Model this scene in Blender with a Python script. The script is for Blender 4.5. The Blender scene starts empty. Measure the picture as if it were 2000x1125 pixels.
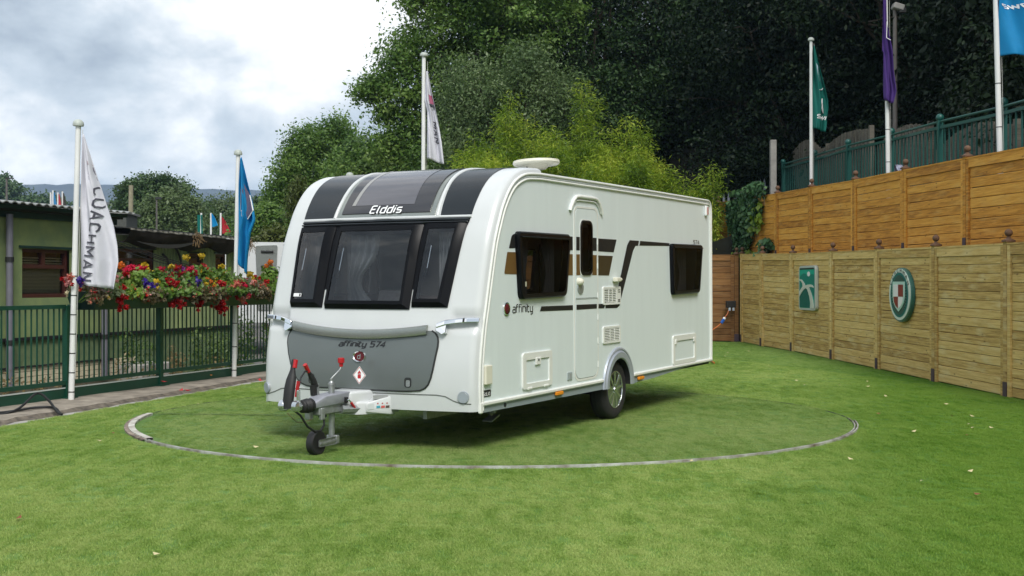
import bpy, bmesh, math, random
import numpy as np
from mathutils import Vector, Matrix, Quaternion
from mathutils.geometry import tessellate_polygon

S = bpy.context.scene
COL = S.collection
PI = math.pi
random.seed(7)

# ------------------------------------------------------------------ camera
FPX, HY, EYE = 2415.7, 555.46, 1.4251          # focal length and horizon in photo pixels, eye height
cd = bpy.data.cameras.new('camera')
cam = bpy.data.objects.new('camera', cd); COL.objects.link(cam)
cam.location = (0, 0, EYE); cam.rotation_euler = (PI/2, 0, 0)
cd.sensor_width = 36; cd.lens = FPX/2000*36; cd.shift_y = -(562.5-HY)/2000
cd.clip_start = .1; cd.clip_end = 6000
S.camera = cam

# ------------------------------------------------------------------ sky, sun, exposure
SUN_DIR = Vector((.13, -.66, .74)).normalized()   # towards the sun
w = bpy.data.worlds.new('World'); S.world = w; w.use_nodes = True
nt = w.node_tree; nt.nodes.clear()
def N(t, **k):
    n = nt.nodes.new(t)
    for a, b in k.items(): setattr(n, a, b)
    return n
L = lambda a, b: nt.links.new(a, b)
out = N('ShaderNodeOutputWorld')
sky = N('ShaderNodeTexSky', sky_type='NISHITA', sun_disc=False)
sky.sun_elevation = math.asin(SUN_DIR.z); sky.sun_rotation = math.atan2(SUN_DIR.x, SUN_DIR.y)
bg1 = N('ShaderNodeBackground'); bg1.inputs['Strength'].default_value = .12
L(sky.outputs['Color'], bg1.inputs['Color'])
tc = N('ShaderNodeTexCoord')
mp = N('ShaderNodeMapping'); mp.inputs['Scale'].default_value = (2.3, 2.3, 3.7); mp.inputs['Location'].default_value = (1.5633, -8.4321, -4.7196)
L(tc.outputs['Generated'], mp.inputs['Vector'])
n1 = N('ShaderNodeTexNoise'); n1.inputs['Scale'].default_value = 1.55; n1.inputs['Detail'].default_value = 9; n1.inputs['Roughness'].default_value = .52
n1.inputs['Distortion'].default_value = .1
L(mp.outputs[0], n1.inputs['Vector'])
rp = N('ShaderNodeValToRGB'); e = rp.color_ramp.elements
e[0].position = .36; e[0].color = (.22, .26, .31, 1)
e[1].position = .72; e[1].color = (.70, .70, .70, 1)
m_ = rp.color_ramp.elements.new(.48); m_.color = (.36, .405, .45, 1)
m_ = rp.color_ramp.elements.new(.535); m_.color = (.47, .50, .53, 1)
m_ = rp.color_ramp.elements.new(.585); m_.color = (.60, .615, .63, 1)
n3 = N('ShaderNodeTexNoise'); n3.inputs['Scale'].default_value = 4.6; n3.inputs['Detail'].default_value = 7; n3.inputs['Roughness'].default_value = .6; n3.inputs['Distortion'].default_value = .15
L(mp.outputs[0], n3.inputs['Vector'])
ma = N('ShaderNodeMath', operation='MULTIPLY_ADD'); ma.inputs[1].default_value = .42; L(n3.outputs['Fac'], ma.inputs[0])
mb0 = N('ShaderNodeMath', operation='MULTIPLY_ADD'); mb0.inputs[1].default_value = .78; mb0.inputs[2].default_value = -.10; L(n1.outputs['Fac'], mb0.inputs[0]); L(mb0.outputs[0], ma.inputs[2])
L(ma.outputs[0], rp.inputs['Fac'])
bg2 = N('ShaderNodeBackground'); bg2.inputs['Strength'].default_value = .96
L(rp.outputs['Color'], bg2.inputs['Color'])
n2 = N('ShaderNodeTexNoise'); n2.inputs['Scale'].default_value = .9; n2.inputs['Detail'].default_value = 3
L(mp.outputs[0], n2.inputs['Vector'])
mr = N('ShaderNodeMapRange'); mr.inputs['From Min'].default_value = .22; mr.inputs['From Max'].default_value = .36
L(n2.outputs['Fac'], mr.inputs['Value'])
mx = N('ShaderNodeMixShader'); L(mr.outputs[0], mx.inputs[0]); L(bg1.outputs[0], mx.inputs[1]); L(bg2.outputs[0], mx.inputs[2])
L(mx.outputs[0], out.inputs['Surface'])
sd = bpy.data.lights.new('sun', 'SUN'); sd.energy = 1.5; sd.angle = math.radians(22); sd.color = (1, .96, .9)
sun = bpy.data.objects.new('sun', sd); COL.objects.link(sun)
sun.rotation_euler = SUN_DIR.to_track_quat('Z', 'Y').to_euler(); sun.location = (-20, -20, 30)
S.view_settings.view_transform = 'Standard'; S.view_settings.look = 'None'
S.view_settings.exposure = 1.06; S.view_settings.gamma = 1; S.view_settings.use_curve_mapping = False
S.render.engine = 'CYCLES'
S.cycles.use_denoising = True; S.cycles.max_bounces = 7; S.cycles.transparent_max_bounces = 12
S.cycles.diffuse_bounces = 3; S.cycles.glossy_bounces = 3; S.cycles.sample_clamp_indirect = 6
S.cycles.caustics_reflective = False; S.cycles.caustics_refractive = False

# ------------------------------------------------------------------ helpers
def at(px, py, d):                       # the point d metres out that stands at a photo pixel
    return np.array([(px-1000)/FPX*d, d, EYE-(py-HY)/FPX*d])
def ground(px, py):
    d = EYE*FPX/(py-HY); return np.array([(px-1000)/FPX*d, d, 0.])
def on_line(px, py, w0, dr):             # point at a pixel on the upright plane through w0 along dr
    r = np.array([(px-1000)/FPX, 1., -(py-HY)/FPX])
    s = (w0[0]*dr[1]-w0[1]*dr[0])/(r[0]*dr[1]-r[1]*dr[0])
    return np.array([0, 0, EYE])+s*r

def tag(o, label=None, cat=None, group=None, kind=None):
    if label: o['label'] = label
    if cat: o['category'] = cat
    if group: o['group'] = group
    if kind: o['kind'] = kind
    return o
def empty(name, loc=(0, 0, 0), rotz=0, label=None, cat=None, group=None):
    o = bpy.data.objects.new(name, None); COL.objects.link(o); o.empty_display_size = .2
    o.location = loc; o.rotation_euler = (0, 0, rotz)
    return tag(o, label, cat, group)
def link(name, me, parent=None, loc=None, rot=None, scale=None):
    o = bpy.data.objects.new(name, me); COL.objects.link(o); o.parent = parent
    if loc is not None: o.location = loc
    if rot is not None: o.rotation_euler = rot
    if scale is not None: o.scale = scale
    return o

class MB:
    def __init__(s): s.v = []; s.f = []
    def add(s, vs, fs):
        b = len(s.v); s.v += [tuple(float(c) for c in v) for v in vs]; s.f += [tuple(i+b for i in f) for f in fs]; return s
    def box(s, c, sz, R=None):
        hx, hy, hz = sz[0]/2, sz[1]/2, sz[2]/2
        vs = [Vector((x, y, z)) for x in (-hx, hx) for y in (-hy, hy) for z in (-hz, hz)]
        if R is not None: vs = [R @ v for v in vs]
        c = Vector(c)
        return s.add([v+c for v in vs], [(0, 1, 3, 2), (4, 6, 7, 5), (0, 4, 5, 1), (2, 3, 7, 6), (0, 2, 6, 4), (1, 5, 7, 3)])
    def tube(s, pts, r, n=8, cap=True):
        pts = [Vector(p) for p in pts]; rs = r if hasattr(r, '__len__') else [r]*len(pts)
        t0 = (pts[1]-pts[0]).normalized(); u = t0.orthogonal().normalized(); rings = []
        for i, p in enumerate(pts):
            a = pts[max(i-1, 0)]; b = pts[min(i+1, len(pts)-1)]; t = (b-a).normalized()
            u = (u-t*u.dot(t)); u = u.normalized() if u.length > 1e-6 else t.orthogonal().normalized()
            w_ = t.cross(u); rings.append([p+(u*math.cos(2*PI*k/n)+w_*math.sin(2*PI*k/n))*rs[i] for k in range(n)])
        vs = [q for rg in rings for q in rg]; fs = []
        for i in range(len(pts)-1):
            for k in range(n):
                fs.append((i*n+k, i*n+(k+1) % n, (i+1)*n+(k+1) % n, (i+1)*n+k))
        if cap: fs.append(tuple(range(n))[::-1]); fs.append(tuple((len(pts)-1)*n+k for k in range(n)))
        return s.add(vs, fs)
    def cyl(s, a, b, r, n=12): return s.tube([a, b], r, n)
    def lathe(s, c, axis, prof, n=16, closed=False):    # prof: (distance along axis, radius)
        ax = Vector(axis).normalized(); u = ax.orthogonal().normalized(); w_ = ax.cross(u); c = Vector(c); vs = []; fs = []
        for (h, r) in prof:
            for k in range(n): vs.append(c+ax*h+(u*math.cos(2*PI*k/n)+w_*math.sin(2*PI*k/n))*r)
        m = len(prof)
        for i in range(m-1 if not closed else m):
            j = (i+1) % m
            for k in range(n): fs.append((i*n+k, i*n+(k+1) % n, j*n+(k+1) % n, j*n+k))
        if not closed:
            if prof[0][1] > 1e-5: fs.append(tuple(range(n))[::-1])
            if prof[-1][1] > 1e-5: fs.append(tuple((m-1)*n+k for k in range(n)))
        return s.add(vs, fs)
    def sphere(s, c, r, n=12, sc=(1, 1, 1)):
        prof = [(-math.cos(PI*i/(n//2)), max(math.sin(PI*i/(n//2)), 1e-6)) for i in range(n//2+1)]
        b = len(s.v); s.lathe((0, 0, 0), (0, 0, 1), prof, n)
        for i in range(b, len(s.v)):
            v = s.v[i]; s.v[i] = (c[0]+v[0]*r*sc[0], c[1]+v[1]*r*sc[1], c[2]+v[2]*r*sc[2])
        return s
    def grid(s, fn, us, vs_, skip=None):
        nu, nv = len(us), len(vs_); P = [fn(u, v) for u in us for v in vs_]
        F = [(i*nv+j, i*nv+j+1, (i+1)*nv+j+1, (i+1)*nv+j) for i in range(nu-1) for j in range(nv-1)
             if not (skip and skip((us[i]+us[i+1])/2, (vs_[j]+vs_[j+1])/2))]
        return s.add(P, F)
    def prism(s, poly, fn, d0, d1, holes=()):   # polygon in a plane; fn(a,b,d) -> point
        loops = [poly]+list(holes)
        tri = tessellate_polygon([[Vector((a, b, 0)) for a, b in lp] for lp in loops])
        fl = [p for lp in loops for p in lp]; n = len(fl)
        vs = [fn(a, b, d1) for a, b in fl]; fs = [tuple(t) for t in tri]
        if d0 is not None:
            vs += [fn(a, b, d0) for a, b in fl]; st = 0
            for lp in loops:
                m = len(lp)
                for i in range(m): fs.append((st+i, st+(i+1) % m, n+st+(i+1) % m, n+st+i))
                st += m
        return s.add(vs, fs)
    def mesh(s, name, mat, smooth=None, bevel=0, seg=1, weld=True):
        bm = bmesh.new(); vv = [bm.verts.new(v) for v in s.v]
        for f in s.f:
            try: bm.faces.new([vv[i] for i in f])
            except ValueError: pass
        if weld: bmesh.ops.remove_doubles(bm, verts=bm.verts, dist=1e-5)
        bmesh.ops.recalc_face_normals(bm, faces=bm.faces)
        if bevel:
            ed = [e_ for e_ in bm.edges if len(e_.link_faces) == 2 and e_.calc_face_angle(0) > .5]
            bmesh.ops.bevel(bm, geom=ed, offset=bevel, segments=seg, affect='EDGES', profile=.5, clamp_overlap=True)
        me = bpy.data.meshes.new(name); bm.to_mesh(me); bm.free()
        if smooth:
            me.shade_smooth(); me.set_sharp_from_angle(angle=math.radians(smooth))
        if mat: me.materials.append(mat)
        return me
    def build(s, name, mat, parent=None, smooth=None, bevel=0, seg=1, weld=True):
        return link(name, s.mesh(name, mat, smooth, bevel, seg, weld), parent)

def rrect(x0, y0, x1, y1, r, n=5):
    P = []
    for cx, cy, a0 in ((x1-r, y0+r, -90), (x1-r, y1-r, 0), (x0+r, y1-r, 90), (x0+r, y0+r, 180)):
        for k in range(n+1):
            a = math.radians(a0+90*k/n); P.append((cx+r*math.cos(a), cy+r*math.sin(a)))
    return P
def rpoly(pts, r, n=4):                 # polygon with rounded corners
    out_ = []; m = len(pts)
    for i in range(m):
        p = Vector(pts[i]); a = Vector(pts[i-1]); b = Vector(pts[(i+1) % m]); rr = r[i] if hasattr(r, '__len__') else r
        da = (a-p); db = (b-p); rr = min(rr, da.length*.45, db.length*.45); p0 = p+da.normalized()*rr; p1 = p+db.normalized()*rr
        for k in range(n+1):
            t = k/n; q = p0*(1-t)**2+p*2*t*(1-t)+p1*t*t; out_.append((q.x, q.y))
    return out_
def ellipse(cx, cy, rx, ry, n=24): return [(cx+rx*math.cos(2*PI*k/n), cy+ry*math.sin(2*PI*k/n)) for k in range(n)]

# ------------------------------------------------------------------ materials
def mat(name, col, rough=.5, metal=0, var=0, vscale=6, bump=0, bscale=40, coat=0, spec=.5, stretch=None, dirt=None, emit=None):
    m = bpy.data.materials.new(name); m.use_nodes = True; t = m.node_tree; b = t.nodes['Principled BSDF']
    b.inputs['Base Color'].default_value = (*col, 1); b.inputs['Roughness'].default_value = rough; b.inputs['Metallic'].default_value = metal
    b.inputs['Coat Weight'].default_value = coat; b.inputs['Specular IOR Level'].default_value = spec
    co = t.nodes.new('ShaderNodeTexCoord'); src = co.outputs['Object']
    if stretch:
        mm = t.nodes.new('ShaderNodeMapping'); mm.inputs['Scale'].default_value = stretch; t.links.new(src, mm.inputs[0]); src = mm.outputs[0]
    if var:
        n = t.nodes.new('ShaderNodeTexNoise'); n.inputs['Scale'].default_value = vscale; n.inputs['Detail'].default_value = 6; n.inputs['Roughness'].default_value = .6
        t.links.new(src, n.inputs['Vector'])
        r = t.nodes.new('ShaderNodeValToRGB'); r.color_ramp.elements[0].position = .3; r.color_ramp.elements[1].position = .7
        c2 = dirt or tuple(c*(1-var) for c in col); c1 = tuple(min(1, c*(1+var*.6)) for c in col)
        r.color_ramp.elements[0].color = (*c2, 1); r.color_ramp.elements[1].color = (*c1, 1)
        t.links.new(n.outputs['Fac'], r.inputs['Fac']); t.links.new(r.outputs['Color'], b.inputs['Base Color'])
    if bump:
        n = t.nodes.new('ShaderNodeTexNoise'); n.inputs['Scale'].default_value = bscale; n.inputs['Detail'].default_value = 5
        t.links.new(src, n.inputs['Vector'])
        bp = t.nodes.new('ShaderNodeBump'); bp.inputs['Strength'].default_value = bump; bp.inputs['Distance'].default_value = .01
        t.links.new(n.outputs['Fac'], bp.inputs['Height']); t.links.new(bp.outputs[0], b.inputs['Normal'])
    return m

def leaf_mat(name, cols, trans=.35, rough=.45, nscale=.6, spec=.4):
    """cols: dark to light; the shade changes from leaf to leaf and in large patches"""
    m = bpy.data.materials.new(name); m.use_nodes = True; t = m.node_tree; b = t.nodes['Principled BSDF']; o = t.nodes['Material Output']
    g = t.nodes.new('ShaderNodeNewGeometry'); n = t.nodes.new('ShaderNodeTexNoise'); n.inputs['Scale'].default_value = nscale; n.inputs['Detail'].default_value = 2
    t.links.new(g.outputs['Position'], n.inputs['Vector'])
    a = t.nodes.new('ShaderNodeMath'); a.operation = 'MULTIPLY_ADD'; a.inputs[1].default_value = .55
    t.links.new(g.outputs['Random Per Island'], a.inputs[0])
    s2 = t.nodes.new('ShaderNodeMath'); s2.operation = 'MULTIPLY_ADD'; s2.inputs[1].default_value = 1.5; s2.inputs[2].default_value = -.52
    t.links.new(n.outputs['Fac'], s2.inputs[0]); t.links.new(s2.outputs[0], a.inputs[2])
    r = t.nodes.new('ShaderNodeValToRGB'); el = r.color_ramp.elements
    el[0].position = .08; el[0].color = (*cols[0], 1); el[1].position = .92; el[1].color = (*cols[-1], 1)
    for i, c in enumerate(cols[1:-1]): q = el.new(.08+.84*(i+1)/(len(cols)-1)); q.color = (*c, 1)
    t.links.new(a.outputs[0], r.inputs['Fac']); t.links.new(r.outputs['Color'], b.inputs['Base Color'])
    b.inputs['Roughness'].default_value = rough; b.inputs['Specular IOR Level'].default_value = spec
    tr = t.nodes.new('ShaderNodeBsdfTranslucent'); t.links.new(r.outputs['Color'], tr.inputs['Color'])
    mxs = t.nodes.new('ShaderNodeMixShader'); mxs.inputs[0].default_value = trans
    t.links.new(b.outputs[0], mxs.inputs[1]); t.links.new(tr.outputs[0], mxs.inputs[2]); t.links.new(mxs.outputs[0], o.inputs['Surface'])
    return m

def wood_mat(name, dark, mid, light, grey, knots=1.0):
    m = bpy.data.materials.new(name); m.use_nodes = True; t = m.node_tree; b = t.nodes['Principled BSDF']; lk = t.links.new
    co = t.nodes.new('ShaderNodeTexCoord'); oi = t.nodes.new('ShaderNodeObjectInfo')
    g = t.nodes.new('ShaderNodeNewGeometry')
    sc = t.nodes.new('ShaderNodeVectorMath'); sc.operation = 'SCALE'; sc.inputs['Scale'].default_value = 37.
    cb = t.nodes.new('ShaderNodeCombineXYZ')
    for k in range(3): lk(oi.outputs['Random'], cb.inputs[k])
    lk(cb.outputs[0], sc.inputs[0])
    ad = t.nodes.new('ShaderNodeVectorMath'); ad.operation = 'ADD'; lk(g.outputs['Position'], ad.inputs[0]); lk(sc.outputs[0], ad.inputs[1])
    mp_ = t.nodes.new('ShaderNodeMapping'); mp_.inputs['Scale'].default_value = (1.2, 1.2, 26); lk(ad.outputs[0], mp_.inputs[0])
    n = t.nodes.new('ShaderNodeTexNoise'); n.inputs['Scale'].default_value = 1.6; n.inputs['Detail'].default_value = 7; n.inputs['Roughness'].default_value = .62; n.inputs['Distortion'].default_value = .4
    lk(mp_.outputs[0], n.inputs['Vector'])
    r = t.nodes.new('ShaderNodeValToRGB'); el = r.color_ramp.elements
    el[0].position = .28; el[0].color = (*dark, 1); el[1].position = .74; el[1].color = (*light, 1); q = el.new(.5); q.color = (*mid, 1)
    fa = t.nodes.new('ShaderNodeMath'); fa.operation = 'MULTIPLY_ADD'; fa.inputs[1].default_value = .28; fa.inputs[2].default_value = -.14
    lk(oi.outputs['Random'], fa.inputs[0])
    f2 = t.nodes.new('ShaderNodeMath'); f2.operation = 'ADD'; lk(fa.outputs[0], f2.inputs[0]); lk(n.outputs['Fac'], f2.inputs[1]); lk(f2.outputs[0], r.inputs['Fac'])
    # weathered patches
    n3 = t.nodes.new('ShaderNodeTexNoise'); n3.inputs['Scale'].default_value = 2.2; n3.inputs['Detail'].default_value = 5
    mp3 = t.nodes.new('ShaderNodeMapping'); mp3.inputs['Scale'].default_value = (1, 1, 4.5); lk(ad.outputs[0], mp3.inputs[0]); lk(mp3.outputs[0], n3.inputs['Vector'])
    r3 = t.nodes.new('ShaderNodeMapRange'); r3.inputs['From Min'].default_value = .52; r3.inputs['From Max'].default_value = .72; r3.inputs['To Max'].default_value = .5
    lk(n3.outputs['Fac'], r3.inputs['Value'])
    mx1 = t.nodes.new('ShaderNodeMix'); mx1.data_type = 'RGBA'; lk(r3.outputs[0], mx1.inputs['Factor']); lk(r.outputs['Color'], mx1.inputs['A']); mx1.inputs['B'].default_value = (*grey, 1)
    # knots
    vo = t.nodes.new('ShaderNodeTexVoronoi'); vo.inputs['Scale'].default_value = 3.4
    mp4 = t.nodes.new('ShaderNodeMapping'); mp4.inputs['Scale'].default_value = (1, 1, 2.6); lk(ad.outputs[0], mp4.inputs[0]); lk(mp4.outputs[0], vo.inputs['Vector'])
    r4 = t.nodes.new('ShaderNodeMapRange'); r4.inputs['From Min'].default_value = .03; r4.inputs['From Max'].default_value = .15; r4.inputs['To Min'].default_value = .85*knots; r4.inputs['To Max'].default_value = 0
    lk(vo.outputs['Distance'], r4.inputs['Value'])
    mx2 = t.nodes.new('ShaderNodeMix'); mx2.data_type = 'RGBA'; lk(r4.outputs[0], mx2.inputs['Factor']); lk(mx1.outputs['Result'], mx2.inputs['A'])
    mx2.inputs['B'].default_value = (dark[0]*.45, dark[1]*.4, dark[2]*.4, 1)
    lk(mx2.outputs['Result'], b.inputs['Base Color']); b.inputs['Roughness'].default_value = .78; b.inputs['Specular IOR Level'].default_value = .25
    bp = t.nodes.new('ShaderNodeBump'); bp.inputs['Strength'].default_value = .35; bp.inputs['Distance'].default_value = .006
    lk(n.outputs['Fac'], bp.inputs['Height']); lk(bp.outputs[0], b.inputs['Normal'])
    return m

def glass_mat(name, tint, rough=.02, ior=1.5):
    m = bpy.data.materials.new(name); m.use_nodes = True; t = m.node_tree; t.nodes.remove(t.nodes['Principled BSDF']); o = t.nodes['Material Output']
    tr = t.nodes.new('ShaderNodeBsdfTransparent'); tr.inputs[0].default_value = (*tint, 1)
    gl = t.nodes.new('ShaderNodeBsdfGlossy'); gl.inputs['Roughness'].default_value = rough
    fr = t.nodes.new('ShaderNodeFresnel'); fr.inputs[0].default_value = ior
    mxs = t.nodes.new('ShaderNodeMixShader'); t.links.new(fr.outputs[0], mxs.inputs[0]); t.links.new(tr.outputs[0], mxs.inputs[1]); t.links.new(gl.outputs[0], mxs.inputs[2])
    t.links.new(mxs.outputs[0], o.inputs['Surface']); return m

WHITE = mat('white_gelcoat', (.60, .622, .625), .28, var=.03, vscale=3, coat=.3)
WSIDE = mat('white_side_panel', (.73, .805, .81), .38, var=.035, vscale=1.4, coat=.08, stretch=(6, 6, .5))
WPLAS = mat('white_plastic', (.78, .79, .75), .4, var=.04, vscale=12)
CREAM = mat('cream_plastic', (.74, .72, .60), .42, var=.05, vscale=10)
ANTH = mat('anthracite_panel', (.016, .020, .024), .24, var=.06, vscale=4, spec=.4)
BLACK = mat('black_acrylic', (.005, .0055, .007), .3, spec=.12)
BLACKM = mat('black_rubber', (.014, .014, .015), .6, var=.15, vscale=20)
TYRE = mat('tyre_rubber', (.022, .021, .022), .75, var=.25, vscale=14, bump=.2, bscale=60)
GREYM = mat('silver_grey_locker', (.155, .175, .17), .34, metal=.4, var=.05, vscale=3, coat=.2)
GREYB = mat('grey_locker_bar', (.34, .36, .33), .24, metal=.8, var=.05)
CHROME = mat('chrome', (.82, .84, .86), .09, metal=1)
ALLOY = mat('alloy_silver', (.60, .62, .64), .22, metal=.9, var=.06, vscale=14)
SILV = mat('silver_grey_trim', (.42, .46, .53), .38, metal=.35, var=.05, vscale=5)
SKIRT = mat('grey_skirt', (.27, .32, .34), .5, var=.06, vscale=5)
GALV = mat('galvanised_steel', (.38, .40, .40), .45, metal=.7, var=.25, vscale=30)
HOUS = mat('grey_cast_housing', (.33, .34, .38), .55, metal=.3, var=.1, vscale=16)
RED = mat('red_plastic', (.45, .015, .02), .35)
ORANGE = mat('orange_reflector', (.75, .26, .02), .25)
MAROON = mat('maroon_badge', (.10, .014, .018), .5, spec=.2)
STRIPE = mat('dark_stripe_vinyl', (.018, .018, .019), .5, spec=.25)
BROWN = mat('brown_stripe_vinyl', (.155, .085, .026), .4, var=.12, vscale=60)
LETTER = mat('black_lettering', (.01, .01, .011), .35)
LETW = mat('white_lettering', (.85, .86, .86), .25)
DARKG = mat('dark_gap', (.02, .022, .022), .7)
SMOKE = glass_mat('smoked_acrylic', (.74, .76, .77), ior=1.75)
SMOKED = glass_mat('dark_smoked_acrylic', (.19, .19, .19), rough=.05, ior=1.11)
LENS = mat('lamp_lens', (.36, .38, .38), .15, coat=.6, var=.1, vscale=80)
CURT = mat('grey_curtain', (.5, .51, .52), .9, var=.06)
SOFA = mat('brown_upholstery', (.13, .085, .075), .9, var=.25, vscale=10)
LINING = mat('interior_lining', (.58, .54, .50), .7, var=.08)
CUSH = mat('pale_cushion', (.45, .42, .40), .9, var=.2, vscale=16)
GREENB = mat('green_plastic', (.10, .42, .05), .4)

# ------------------------------------------------------------------ stroke lettering
GL = {
 'a': (.75, [[(.05, 1), (.6, 1), (.75, .86), (.75, 0), (.15, 0), (0, .14), (0, .42), (.12, .56), (.75, .56)]]),
 'f': (.42, [[(0, 0), (0, 1.27), (.15, 1.42), (.5, 1.42)], [(-.16, 1), (.42, 1)]]),
 'i': (.02, [[(0, 0), (0, 1)], [(0, 1.26), (0, 1.44)]]),
 'n': (.75, [[(0, 0), (0, 1), (.6, 1), (.75, .86), (.75, 0)]]),
 't': (.42, [[(0, 1.4), (0, .15), (.15, 0), (.45, 0)], [(-.16, 1), (.42, 1)]]),
 'y': (.75, [[(0, 1), (0, .15), (.15, 0), (.75, 0)], [(.75, 1), (.75, -.28), (.6, -.42), (.1, -.42)]]),
 'E': (.82, [[(.85, 1.42), (.12, 1.42), (0, 1.3), (0, .12), (.12, 0), (.85, 0)], [(0, .74), (.75, .74)]]),
 'l': (.16, [[(0, 1.42), (0, .12), (.12, 0), (.2, 0)]]),
 'd': (.75, [[(.75, 1.42), (.75, 0), (.15, 0), (0, .14), (0, .86), (.15, 1), (.75, 1)]]),
 's': (.72, [[(.74, 1), (.12, 1), (0, .88), (0, .62), (.1, .52), (.62, .5), (.74, .4), (.74, .12), (.62, 0), (0, 0)]]),
 'o': (.75, [[(.15, 0), (0, .14), (0, .86), (.15, 1), (.6, 1), (.75, .86), (.75, .14), (.6, 0), (.15, 0)]]),
 '5': (.75, [[(.8, 1.42), (0, 1.42), (0, .8), (.62, .8), (.75, .67), (.75, .13), (.62, 0), (-.05, 0)]]),
 '7': (.75, [[(0, 1.42), (.8, 1.42), (.3, 0)]]),
 '4': (.8, [[(.62, 0), (.62, 1.42), (0, .42), (.9, .42)]]),
 'C': (.9, [[(.95, 1.25), (.75, 1.42), (.25, 1.42), (0, 1.15), (0, .27), (.25, 0), (.75, 0), (.95, .17)]]),
 'O': (1., [[(.25, 0), (0, .27), (0, 1.15), (.25, 1.42), (.75, 1.42), (1, 1.15), (1, .27), (.75, 0), (.25, 0)]]),
 'A': (1., [[(0, 0), (.5, 1.42), (1, 0)], [(.2, .48), (.8, .48)]]),
 'H': (.9, [[(0, 0), (0, 1.42)], [(.9, 0), (.9, 1.42)], [(0, .72), (.9, .72)]]),
 'M': (1.1, [[(0, 0), (0, 1.42), (.55, .45), (1.1, 1.42), (1.1, 0)]]),
 'N': (.9, [[(0, 0), (0, 1.42), (.9, 0), (.9, 1.42)]]),
 'S': (.85, [[(.9, 1.42), (.15, 1.42), (0, 1.28), (0, .86), (.14, .74), (.76, .7), (.9, .57), (.9, .14), (.76, 0), (0, 0)]]),
 'W': (1.3, [[(0, 1.42), (.35, 0), (.65, 1.2), (.95, 0), (1.3, 1.42)]]),
 'I': (.02, [[(0, 0), (0, 1.42)]]), 'F': (.7, [[(0, 0), (0, 1.42), (.8, 1.42)], [(0, .74), (.65, .74)]]),
 'T': (.9, [[(0, 1.42), (.9, 1.42)], [(.45, 0), (.45, 1.42)]]), 'L': (.65, [[(0, 1.42), (0, 0), (.7, 0)]]),
 'P': (.75, [[(0, 0), (0, 1.42), (.65, 1.42), (.8, 1.28), (.8, .82), (.65, .68), (0, .68)]]),
 'G': (.9, [[(.95, 1.25), (.75, 1.42), (.25, 1.42), (0, 1.15), (0, .27), (.25, 0), (.9, 0), (.9, .65), (.5, .65)]]),
 'D': (.85, [[(0, 0), (0, 1.42), (.6, 1.42), (.88, 1.1), (.88, .32), (.6, 0), (0, 0)]]),
 'X': (.9, [[(0, 0), (.9, 1.42)], [(0, 1.42), (.9, 0)]]),
 ' ': (.35, []),
}
def text_len(s, gap=.33): return sum(GL[c][0]+gap for c in s)-gap
def text_mesh(mb, s, fn, width=.2, shear=0, gap=.33, off=0., sub=0):
    """fn(x, y, d) maps glyph space (x-height 1) to a point; each stroke is a mitred ribbon"""
    x0 = 0
    for c in s:
        adv, strokes = GL[c]
        for st in strokes:
            P = [Vector((x0+a, b)) for a, b in st]
            if sub: P = [P[i].lerp(P[i+1], k/sub) for i in range(len(P)-1) for k in range(sub)]+[P[-1]]
            n = len(P); Lq = []; closed = (P[0]-P[-1]).length < 1e-6
            for i in range(n):
                d0 = (P[i]-P[i-1]).normalized() if i > 0 else ((P[-1]-P[-2]).normalized() if closed else (P[1]-P[0]).normalized())
                d1 = (P[i+1]-P[i]).normalized() if i < n-1 else ((P[1]-P[0]).normalized() if closed else d0)
                t = (d0+d1); t = t.normalized() if t.length > 1e-4 else d0
                nn = Vector((-t.y, t.x)); k = width/2/max(.45, nn.dot(Vector((-d0.y, d0.x))))
                Lq.append((P[i]+nn*k, P[i]-nn*k))
            vs = []
            for a, b in Lq:
                for q in (a, b): vs.append(fn(q.x+shear*q.y, q.y, off))
            mb.add(vs, [(2*i, 2*i+1, 2*i+3, 2*i+2) for i in range(n-1)])
        x0 += adv+gap
    return mb
# ================================================================== the touring caravan
W = 2.26
YAW, TILT = .4898, .0106
CV = empty('touring_caravan', label='large white touring caravan with dark front windows parked on the round turntable', cat='caravan')
ux = Vector((math.sin(YAW), math.cos(YAW), 0)); vx = Vector((-math.cos(YAW), math.sin(YAW), 0))
CV.rotation_euler = (Matrix.Rotation(math.atan2(ux.y, ux.x), 3, 'Z') @ Matrix.Rotation(-TILT, 3, 'Y')).to_euler()
CV.location = (-.3239, 10.3515, -TILT*3.2)

PRF = [(.10, .385), (.094, .50), (.093, .60), (.109, .83), (.16, 1.10), (.205, 1.26), (.285, 1.55), (.369, 1.83), (.452, 2.012), (.527, 2.149), (.641, 2.29), (.766, 2.385), (.934, 2.448), (1.10, 2.468), (1.30, 2.476)]
def catmull(P, k=6):
    P = [Vector(p) for p in P]; o = []
    for i in range(len(P)-1):
        a = P[max(i-1, 0)]; b = P[i]; c = P[i+1]; d = P[min(i+2, len(P)-1)]
        for j in range(k):
            t = j/k; o.append(.5*((2*b)+(c-a)*t+(2*a-5*b+4*c-d)*t*t+(3*b-a-3*c+d)*t**3))
    o.append(P[-1]); return o
PS = catmull(PRF); PU = np.array([p[0] for p in PS]); PZ = np.array([p[1] for p in PS])
PL = np.concatenate([[0], np.cumsum(np.hypot(np.diff(PU), np.diff(PZ)))])
def s_of_z(z): return float(np.interp(z, PZ, PL))
S_END = PL[-1]
def sm(a, b, x):
    t = min(1, max(0, (x-a)/(b-a))); return t*t*(3-2*t)
def dent(v, z):
    d = 0
    for c in (2.148, W-2.148+.0):
        d += .03*sm(.17, .13, abs(v-c))*sm(.075, .045, abs(z-1.135))
    return d
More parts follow.
